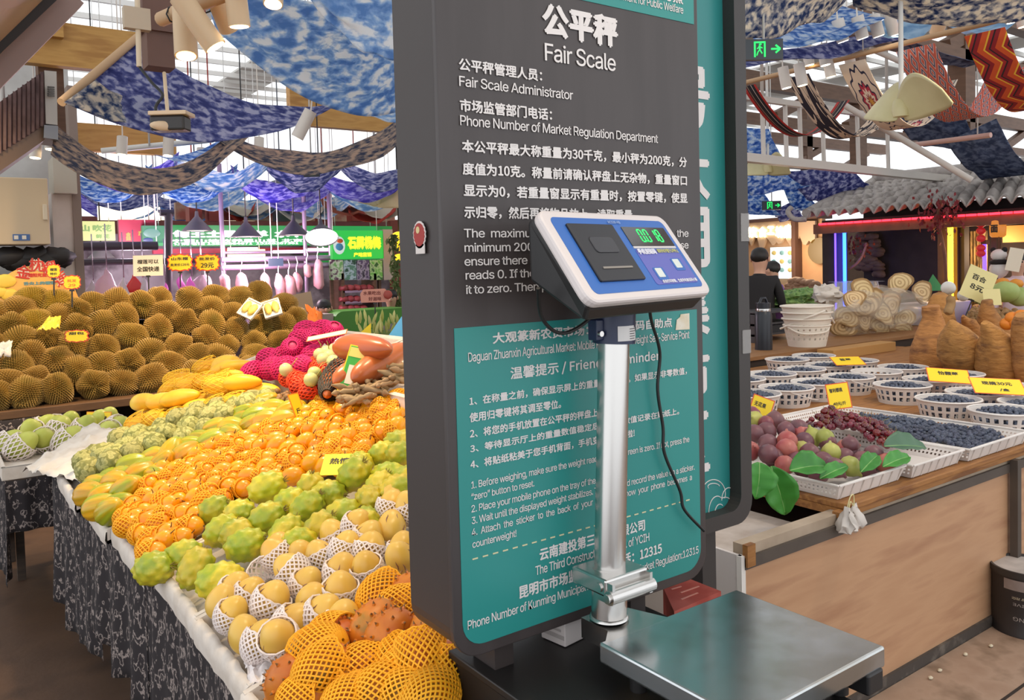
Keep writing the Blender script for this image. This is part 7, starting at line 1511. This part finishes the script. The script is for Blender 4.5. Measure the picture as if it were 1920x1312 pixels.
for i in range(60):
    q = onx(rr.choice((1597, 1628))+rr.gauss(0, 7), 462+rr.gauss(0, 9), 10.3); e = Euler((rr.uniform(0, 6), rr.uniform(0, 6), 0)).to_matrix(); lb.add([q+e @ Vector(v) for v in ((-.03, 0, 0), (0, -.02, .004), (.035, 0, 0), (0, .02, .004))], [(0, 1, 2, 3)])
lb.build('leaves', M('leaf_rust', '#8f3a2a', .7), t)
tag(MB().box((9.3, onx(1930, 500, 9.3).y, 0), (9.6, onx(1812, 500, 9.3).y, .95)).build('bar_counter', PW, loc=(9.3, 4.6, 0)), 'brown bar counter before the pavilion opening', 'counter')
card('white tilted menu card at the pavilion counter', onx(1897, 508, 9.15), .13, .24, -70, -6, [], mat=CWHITE, rolld=12)
# ================================================================== shop beside the pavilion
XS = 12.2; sh_ = thing('snack_shop', 'snack shop with cream dripping fascia and glowing script sign', 'shop', (12.4, 9, 0)); CRE = M('fascia_cream', '#b59a80', .6); BRD = M('shop_brown', '#5b3f33', .7)
ya, yb = onx(1535, 450, XS).y, onx(1300, 450, XS).y; zf = onx(1450, 415, XS).z
MB().box((XS+.1, ya, 0), (XS+.2, yb, zf)).build('back_wall', M('shop_wall', '#c49a72', .7, c2='#b58a64', scale=2), sh_); MB().box((XS-.05, ya, zf), (XS+.4, yb, zf+.06)).build('top_edge', BRD, sh_)
pts = [onx(1300, 414, XS), onx(1528, 414, XS)]; low = []
for i in range(41): x = 1528-(228)*i/40; low.append(onx(x, 442+abs(math.sin(i*.62))*26*(.6+.4*math.sin(i*1.9))+8*(i % 3 == 0), XS))
MB().poly([pts[0], pts[1]]+low, (.05, 0, 0)).build('drip_fascia', CRE, sh_)
SGL = M('sign_glow', '#fff0c0', .5, emit=7)
for s, xa, xb, ya_, h in (('饮', 1401, 1421, 446, .2), ('食', 1421, 1438, 445, .19), ('工', 1438, 1452, 440, .15), ('坊', 1453, 1470, 446, .21), ('店', 1469, 1487, 447, .25)): a, b = onx(xa, ya_, XS-.03), onx(xb, ya_, XS-.03); m2 = MB(); add_text(m2, s, a, (b-a).normalized(), Z3, (b-a).length, h, .03, True); m2.build('glowing_letter', SGL, sh_)
a, b = onx(1445, 464, XS-.05), onx(1489, 522, XS-.05); MB().box((XS-.06, b.y, b.z), (XS, a.y, a.z)).build('menu_screen', M('menu_glow', '#dfeef0', .5, emit=1.5), sh_)
for i in range(9): q = onx(1451+(i % 3)*15, 474+(i//3)*16, XS-.07); MB().blob(q, (.01, .05, .04), i, .2, n=10, m=6).build('menu_picture', M('menu_teal', '#7fb0b8', .5) if i % 2 else M('menu_gold', '#cfc07a', .5), sh_)
a, b = onx(1490, 450, XS), onx(1498, 520, XS); MB().box((XS-.1, b.y, 0), (XS+.1, a.y, zf)).build('shop_post', BRD, sh_)
q = onx(1536, 470, XS); MB().lathe([(.001, 0), (.22, 0), (.22, .02), (.001, .02)], 20, (0, 0, 0), Matrix.Translation(q) @ Matrix.Rotation(math.radians(90), 4, 'Y')).build('round_sign', M('disc_gold', '#cf9a4a', .5, emit=.4), sh_)
mb = MB()
for i in range(24): mb.blob(onx(1478+R.uniform(0, 52), 530+R.uniform(-5, 12), 11.2), (.09, .1, .06), i, .2, n=8, m=6)
tag(mb.build('packed_goods', M('goods_brown', '#9a7458', .7, c2='#b08a6c', scale=5), loc=onx(1500, 535, 11.2)), 'brown packed goods heaped before the snack shop', 'goods', kind='stuff')
tag(MB().box((11.0, onx(1535, 500, 11).y, 0), (11.5, onx(1400, 500, 11).y, onx(1500, 542, 11.2).z-.06)).build('goods_table', BRD, loc=(11, 8, 0)), 'dark table under the packed goods of the snack shop', 'table')
struct(MB().box((15.5, -2, 0), (15.6, 20, 2.35)).build('wall_right', M('wall_far', '#6a5548', .8, c2='#7d6656', scale=2)))
# ================================================================== meat market behind the durians
YM = 11.0
struct(MB().box((1.4, 14.0, 0), (15.5, 14.1, 2.55)).build('wall_back', M('wall_back_red', '#6d3a38', .8, c2='#7d4a44', scale=2)))
GRS, GRW = M('sign_green', '#1f9a4a', .5, emit=.75), M('sign_white_lit', '#f0fff4', .5, emit=1.3)
def fasc(label, pa, pb, y, mat, name='shop_sign', dy=.08):
    a, b = ony(*pa, y), ony(*pb, y); t = thing(name, label, 'sign', ((a.x+b.x)/2, y, min(a.z, b.z))); MB().box((min(a.x, b.x), y, min(a.z, b.z)), (max(a.x, b.x), y+dy, max(a.z, b.z))).build('sign_board', mat, t)
    for x in (a.x+.05, b.x-.05): MB().tube([(x, y+dy+.01, min(a.z, b.z)+.05), (x, y+dy+.01, 5.5)], .006, 5).build('hanger', PUR, t)
    return t
def ftext(t, s, pl, pr, h, y, mat, bold=.02, cjk=True): a, b = ony(*pl, y-.006), ony(*pr, y-.006); m2 = MB(); add_text(m2, s, (a.x, y-.006, a.z), X3, Z3, b.x-a.x, h*((a-Vector((0, 0, H))).dot(CF))/F, bold, cjk); m2.build('lettering', mat, t)
t = fasc('pale yellow lit signboard with faint green script by the grey column', (146, 451), (215, 415), YM, M('sign_paleyellow', '#dfe08a', .5, emit=.8)); INKG = M('sign_ink_green', '#5a7a3a', .6); ftext(t, '山 吹花', (152, 434), (210, 434), 13, YM, INKG); ftext(t, '鲜 花', (180, 447), (206, 447), 8, YM, INKG)
t = fasc('dark red fascia with small yellow characters next to the green sign', (224, 455), (290, 412), YM+.06, M('sign_darkred', '#8f1f34', .5, emit=.15)); ftext(t, '鑫', (236, 451), (246, 451), 16, YM+.06, M('sign_gold', '#f0c83a', .5, emit=.6)); ftext(t, '源', (259, 442), (266, 442), 9, YM+.06, M('sign_gold', '#f0c83a', .5))
t = fasc('long green lit shop sign with white characters above the meat rails', (318, 462), (705, 424), YM, GRS); ftext(t, '甸王土黑山羊  水不沾汤', (322, 446), (622, 443), 15, YM, GRW, .03); ftext(t, '宁蒗山地放养黑山羊  北京烤羊  火锅专供', (320, 456), (690, 452), 8, YM, GRW)
t = fasc('small green sign panel with pale emblem before the long green sign', (268, 455), (308, 423), YM-.05, M('sign_green_pale', '#3aa673', .5, emit=.6)); q = ony(285, 437, YM-.06); MB().blob(q, (.1, .01, .06), 1, .1).build('emblem', M('emblem_teal', '#8fd0c0', .5, emit=.5), t); q = ony(278, 450, YM-.06); MB().blob(q, (.06, .01, .03), 1, .1).build('emblem_base', M('emblem_blue', '#4a6ad0', .5, emit=.4), t)
t = fasc('narrow green lit strip with phone numbers under the long green sign', (288, 461), (620, 453), YM-.12, M('sign_green_bright', '#28b860', .5, emit=.8), dy=.05); ftext(t, '订购电话 13888864671  15288267361', (325, 460), (560, 458), 6, YM-.12, GRW)
t = fasc('dark red fascia strip below the green lit sign', (288, 476), (640, 463), YM+.1, M('sign_darkred', '#8f1f34', .5, emit=.15)); 
t = fasc('green board with white shapes behind the plum sign', (598, 492), (735, 424), YM+.1, M('sign_green_dull', '#2c8a3f', .5, emit=.3))
for i, (x, y) in enumerate(((602, 432), (632, 434), (688, 432), (605, 462), (600, 448))): MB().poly([ony(x, y, YM+.09), ony(x+9, y+7, YM+.09), ony(x-3, y+9, YM+.09)], (0, .005, 0)).build('white_mark', GRW, t)
YP = 10.2; t = fasc('bright green plum sign with big yellow characters and crest', (624, 486), (718, 432), YP, M('sign_green_vivid', '#19b83f', .5, emit=.8)); YLT = M('sign_yellow_lit', '#f4f02a', .5, emit=1.0); ftext(t, '石屏杨梅', (652, 468), (715, 464), 26, YP, YLT, .035); ftext(t, '产地直销', (663, 482), (697, 481), 9, YP, YLT, .03)
q = ony(636, 460, YP-.01); MB().blob(q, (.085, .008, .12), 1, 0).build('crest', M('crest_white', '#dfeae6', .5, emit=.6), t); MB().blob(q+Vector((0, -.008, -.02)), (.055, .005, .05), 1, .1).build('crest_blue', M('crest_blue', '#4a9ac0', .5), t); MB().blob(q+Vector((.01, -.008, .06)), (.045, .005, .03), 1, .1).build('crest_red', M('crest_red', '#d8602a', .5), t)
cols = [('#6fae5c', '#cfe0c0', '#5a2a4a'), ('#5a8a70', '#b8d0d8', '#27503a'), ('#57486a', '#b0a8b8', '#2a2434'), ('#6fbf50', '#c0e0a0', '#2f6a2f')]
t2 = thing('photo_panel', 'row of four lit fruit photographs under the plum sign', 'photo panel', ony(671, 525, YP))
for i, (c1, c2_, c3) in enumerate(cols): a, b = ony(621+i*24.5, 525, YP), ony(643+i*24.5, 487, YP); MB().box((a.x, YP, a.z), (b.x, YP+.06, b.z)).build('photograph', M('photo_%s' % 'abcd'[i], c1, .5, c2=[c2_, c3], scale=16, lo=.4, hi=.62, emit=.3 if 0 else 0), t2)
a, b = ony(720, 525, YP), ony(736, 430, YP); MB().box((a.x, YP, a.z), (b.x, YP+.1, b.z)).build('side_board', M('board_grey', '#b5a8a0', .7), t2)
for x in (625, 715): q = ony(x, 500, YP); MB().box((q.x-.02, YP+.06, 0), (q.x+.02, YP+.1, q.z)).build('post', TIM, t2)
fb = fasc('far bank of red and tan signboards above the market', (330, 412), (740, 388), 12.2, M('signs_far', '#a35a48', .6, c2=['#b89a80', '#8a2c2a'], scale=3, emit=0))
fasc('blazing cream lit panel under the roof swags', (185, 412), (300, 388), 12.6, M('panel_cream', '#ffeec8', .5, emit=1.6)); fasc('blazing cream lit panel above the green sign', (305, 412), (480, 396), 12.8, M('panel_cream', '#ffeec8', .5, emit=1.6))
for i, (x, c) in enumerate(((355, 'red'), (392, 'red'), (520, 'grey'), (600, 'red'), (660, 'red'))): tag(MB().box((ony(x, 400, 11.6).x, 11.6, ony(x, 414, 11.6).z), (ony(x+24, 400, 11.6).x, 11.8, 2.95)).tube([(ony(x+12, 400, 11.6).x, 11.7, 2.9), (ony(x+12, 400, 11.6).x, 11.7, 5.6)], .01, 5).build('hanging_box', M('box_%s' % c, '#9c3a2c' if c == 'red' else '#5f6468', .6), loc=(3, 11.6, 2.6)), '%s square box hung among the far swags, %s from the column' % (c, ordn(i)), 'box')
# lamp shades
SHD = M('shade_grey', '#5c5657', .6)
def shade(label, px, py, d, r, glow=None, tiltv=(0, 0, 1)):
    p = at(px, py, d); t = thing('hanging_lamp', label, 'lamp', p, 'conical market lamps'); mx = Vector(tiltv).to_track_quat('Z', 'Y').to_matrix().to_4x4()
    MB().lathe([(r, 0), (r*.55, r*.5), (r*.14, r*.95), (r*.1, r*1.3), (.001, r*1.32)], 24, p, mx).build('shade', SHD, t); MB().lathe([(r*.94, .012), (.001, .014)], 24, p, mx).build('bulb_glow', glow or M('shade_glow', '#ffeede', .5, emit=2.5), t); top = p+mx @ Vector((0, 0, r*1.3)); MB().tube([top, (top.x, top.y, 5.5)], .008, 5).build('cord', CAB_, t)
shade('grey conical lamp shade over the black goat sign, nearest the column', 370, 433, 10.3, .19); shade('grey conical lamp shade over the middle of the green sign', 462, 444, 10.2, .19); shade('grey conical lamp shade near the end of the green sign', 551, 441, 10.2, .19); shade('tilted conical lamp with bright white glowing mouth by the plum sign', 603, 446, 9.8, .2, M('shade_bright', '#ffffff', .5, emit=6), (.2, .55, 1)); shade('small conical lamp shade low by the grey column', 190, 484, 10.3, .16)
# purple pink lit meat stall
PKL = M('tube_pinkwhite', '#ffd0f4', .5, emit=3); RAIL = M('rail_mauve', '#b59ab4', .35, .6)
ml = thing('meat_rail', 'mauve steel rail frame with hooks and pinkish tubes over the meat', 'rail', ony(480, 495, 10.4))
for ya_, yb_, y in ((487, 489, 10.4), (502, 499, 10.3), (474, 474, 10.7)): a, b = ony(415, ya_, y), ony(625, yb_, y); MB().tube([a, (b.x, y, a.z)], .035 if y < 10.5 else .02, 8).build('rail', RAIL, ml)
for x in (418, 573, 620): a = ony(x, 480, 10.5); MB().tube([(a.x, 10.5, 0), (a.x, 10.5, 3.0)], .03, 8).build('upright', RAIL, ml)
for x, y in ((455, 467), (540, 472), (600, 468)): a, b = ony(x-28, y, 10.6), ony(x+28, y, 10.6); MB().tube([a, (b.x, 10.6, a.z)], .02, 8).build('tube_light', PKL, ml)
MEAT = M('meat_pink', '#d79aa0', .5, c2=['#e3b0b4', '#b86068'], scale=5, var=.08); HOOK = M('hook_steel', '#c0b4bc', .3, 1)
for i, (x, yt, yb_, r) in enumerate(((420, 513, 560, .07), (451, 511, 550, .07), (496, 511, 552, .06), (522, 512, 560, .075), (541, 515, 560, .075), (556, 510, 548, .06), (595, 486, 542, .075), (575, 495, 520, .05), (384, 515, 555, .07))):
    a, b = ony(x, yt, 10.2), ony(x+4, yb_, 10.2); t = thing('meat_cut', 'pink hanging cut of meat on a hook, %s from the starburst cards' % ordn(i), 'meat', b, 'hanging meat'); n = 8; mb = MB(); mb.tube([a.lerp(b, k/n) for k in range(n+1)], [r*.25]+[r*(.45+.55*math.sin(k/n*2.2+.3)) for k in range(1, n)]+[r*.3], 10); mb.v = [p+Vector((noise.noise(p*9)*.03, 0, 0)) for p in mb.v]; mb.build('meat', MEAT, t); MB().tube([a, a+Vector((0, 0, .06)), a+Vector((.02, 0, .12)), (a.x, a.y, a.z+.2)], .006, 5).build('hook', HOOK, t)
BGP = M('bag_pinkish', '#dcb6c4', .35, alpha=.75); 
for i, (x, yt, yb_, w, c) in enumerate(((200, 505, 572, 28, 0), (252, 515, 552, 14, 1), (175, 525, 570, 12, 2), (232, 520, 560, 12, 2), (268, 520, 556, 10, 2), (310, 530, 565, 9, 3), (378, 515, 548, 18, 0), (360, 518, 545, 10, 3), (340, 515, 545, 9, 3))):
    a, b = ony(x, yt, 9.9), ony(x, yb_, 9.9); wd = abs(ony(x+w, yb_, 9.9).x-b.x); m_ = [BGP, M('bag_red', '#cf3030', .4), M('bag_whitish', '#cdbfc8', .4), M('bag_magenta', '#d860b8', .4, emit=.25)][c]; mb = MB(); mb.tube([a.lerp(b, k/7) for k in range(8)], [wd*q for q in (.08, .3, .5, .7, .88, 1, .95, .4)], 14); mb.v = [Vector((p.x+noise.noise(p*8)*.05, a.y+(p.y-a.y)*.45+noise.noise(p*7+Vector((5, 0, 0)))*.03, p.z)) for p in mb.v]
    o = mb.build('hanging_bag', m_, loc=b); MB().tube([a, (a.x, a.y, a.z+.5)], .006, 5).build('tie', HOOK, o); tag(o, '%s plastic bag hanging behind the durians, %s from the column' % (['pale pink', 'bright red', 'whitish', 'glowing magenta'][c], ordn(sorted((200, 252, 175, 232, 268, 310, 378, 360, 340)).index(x))), 'plastic bag')
rk2 = thing('hanging_rack', 'dark rail and frame from which the plastic bags hang by the column', 'rack', ony(230, 470, 10.0)); a, b = ony(146, 462, 10.0), ony(295, 457, 10.0)
MB().tube([a, (b.x, 10.0, a.z)], .05, 8).build('rail', M('rail_dark', '#4a4048', .5), rk2); MB().tube([ony(316, 400, 10.0), ony(316, 560, 10.0)], .045, 8).build('upright', M('rail_dark', '#4a4048', .5), rk2); a = ony(316, 560, 10.0); MB().tube([(a.x, 10.0, 0), a], .045, 8).build('upright', M('rail_dark', '#4a4048', .5), rk2)
a, b = ony(150, 492, 10.0), ony(370, 490, 10.0); MB().tube([a, (b.x, 10, a.z)], .035, 8).build('rail', M('rail_dark', '#4a4048', .5), rk2)
a, b = ony(300, 399, 10.0), ony(325, 397, 10.0); MB().tube([a, (b.x, 10, a.z)], .04, 8).build('cross_arm', M('rail_dark', '#4a4048', .5), rk2)
lt = fasc('warm glowing light box behind the meat rails', (430, 488), (497, 467), 10.9, M('box_warm', '#ffdf9a', .5, emit=2.2))
lt = fasc('pair of small blue lit cards hanging on red cords by the rail', (504, 499), (531, 484), 10.1, M('card_bluewhite', '#6f8fc8', .5, emit=.4), dy=.02)
mc = thing('meat_counter', 'grey and dark meat counter behind the durian heap', 'counter', (4.5, 10.6, 0)); zc = ony(600, 586, 9.0).z
MB().box((1.8, 10.1, 0), (6.2, 11.4, .95)).build('body', M('counter_dark', '#4a3a42', .6), mc); MB().box((1.75, 10.05, .95), (6.25, 11.45, 1.0)).build('top', RAIL, mc)
struct(MB().box((1.4, 12.2, 0), (9.0, 12.3, 2.2)).build('wall_stall', M('stall_back', '#96888c', .7, c2=['#a89a9e', '#5e5054'], scale=2.5)))
gc = thing('green_counter', 'grey and green panelled counter behind the leafy greens', 'counter', (4.6, 9.0, 0)); a, b, c = ony(588, 590, 9.0), ony(625, 590, 9.0), ony(780, 590, 9.0)
MB().box((a.x, 9.0, 0), (b.x, 9.5, a.z)).build('grey_panel', M('panel_grey', '#a39488', .6), gc); MB().poly(rrect(b.x, c.x, 0, a.z+.02, 0, 8.98, top=.12), (0, .5, 0)).build('green_panel', M('panel_green', '#4c8a2c', .5), gc)
sf = thing('goods_shelf', 'shelf of red packed meat goods beside the plum photographs', 'shelf', ony(655, 580, 10.3))
for yy in (545, 565, 582): a, b = ony(638, yy, 10.3), ony(700, yy, 10.3); MB().box((a.x, 10.2, a.z-.03), (b.x, 10.6, a.z)).build('board', RAIL, sf)
for x in (638, 698): a = ony(x, 540, 10.3); MB().box((a.x-.02, 10.2, 0), (a.x+.02, 10.6, a.z+.2)).build('upright', TIM, sf)
for i in range(14):
    q = ony(644+(i % 5)*12, (540, 561, 578)[i//5], 10.25); tag(MB().blob(q, (.07, .07, .05), i, .25, n=10, m=8).build('meat_pack', M('pack_red', '#8a2a30', .5, c2='#a8484a', scale=8), loc=q), 'red packed meat bundle on the shelf by the plum photographs', 'meat pack', 'red packs on the shelf')
vi = thing('climbing_vine', 'dark green vine with leaves hanging beside the plum sign near the sign', 'vine', ony(745, 500, 9.6)); VG2 = M('vine_leaf', '#4a5a2c', .7, c2='#6d7840', scale=8); lb = MB(); rr = random.Random(6)
MB().tube(spline([ony(733, 440, 9.6), ony(738, 480, 9.6), ony(746, 520, 9.6), ony(742, 590, 9.6)], 5), .015, 6).build('stem', VG2, vi)
for i in range(170):
    yv = rr.uniform(440, 590); q = ony(738+rr.gauss(0, 5)+(yv-440)*.04, yv, 9.55); e = Euler((rr.uniform(0, 6), rr.uniform(0, 6), 0)).to_matrix(); lb.add([q+e @ Vector(v) for v in ((-.045, 0, 0), (0, -.022, .005), (.05, 0, 0), (0, .022, .005))], [(0, 1, 2, 3)])
lb.build('leaves', VG2, vi)
YL = M('lantern_yellow', '#ffc81a', .5, emit=1.4)
t = thing('round_lantern', 'glowing yellow round lantern half hidden by the dark sign', 'lantern', ony(748, 452, 9.9)); c = wloc(t); MB().blob(c, .13, 1, 0, n=20, m=14).build('globe', YL, t); MB().blob(c+Vector((0, 0, -.22)), (.09, .09, .05), 1, 0).build('lower_globe', YL, t); MB().tube([c, (c.x, c.y, 5.5)], .01, 5).build('cord', CAB_, t)
struct(MB().box((ony(735, 500, 11.9).x, 11.9, 0), (12, 12.0, 2.4)).build('wall_brown', M('wall_brown', '#7a3a2c', .7)))
t = card('pink cartoon shaped card on yellow clips over the leafy greens', ony(703, 568, 7.4), .29, .145, VY, -4, [('水果吃出', .1, .55, .6, .28), ('好滋味', .28, .15, .45, .28)], mat=M('card_rose', '#d9927a', .5), ink=M('ink_brown', '#7a3326', .6), clip=.2, shape=[(-.95, -.9), (.9, -.9), (1, .2), (.7, .95), (-.8, .9), (-1, .3)])
q = wloc(t); MB().blob(q+Vector((.1, -.09, .08)), (.05, .012, .045), 1, .1).build('cartoon_fruit', M('ink_redbrown', '#a8483a', .5), t)
# lights that the meat stall and shop give off
for nm, p, e, c in (('stall_light', ony(480, 480, 10.0), 70, (1, .74, .9)), ('stall_light', ony(250, 480, 10.4), 55, (.96, .84, 1)), ('shop_light', onx(1480, 470, 11.6), 35, (1, .75, .5)), ('pavilion_light', onx(1860, 470, 10.4), 25, (1, .7, .4))):
    l = bpy.data.lights.new(nm, 'POINT'); l.energy = e; l.color = c; l.shadow_soft_size = .25; lo = bpy.data.objects.new(nm, l); COL.objects.link(lo); lo.location = p
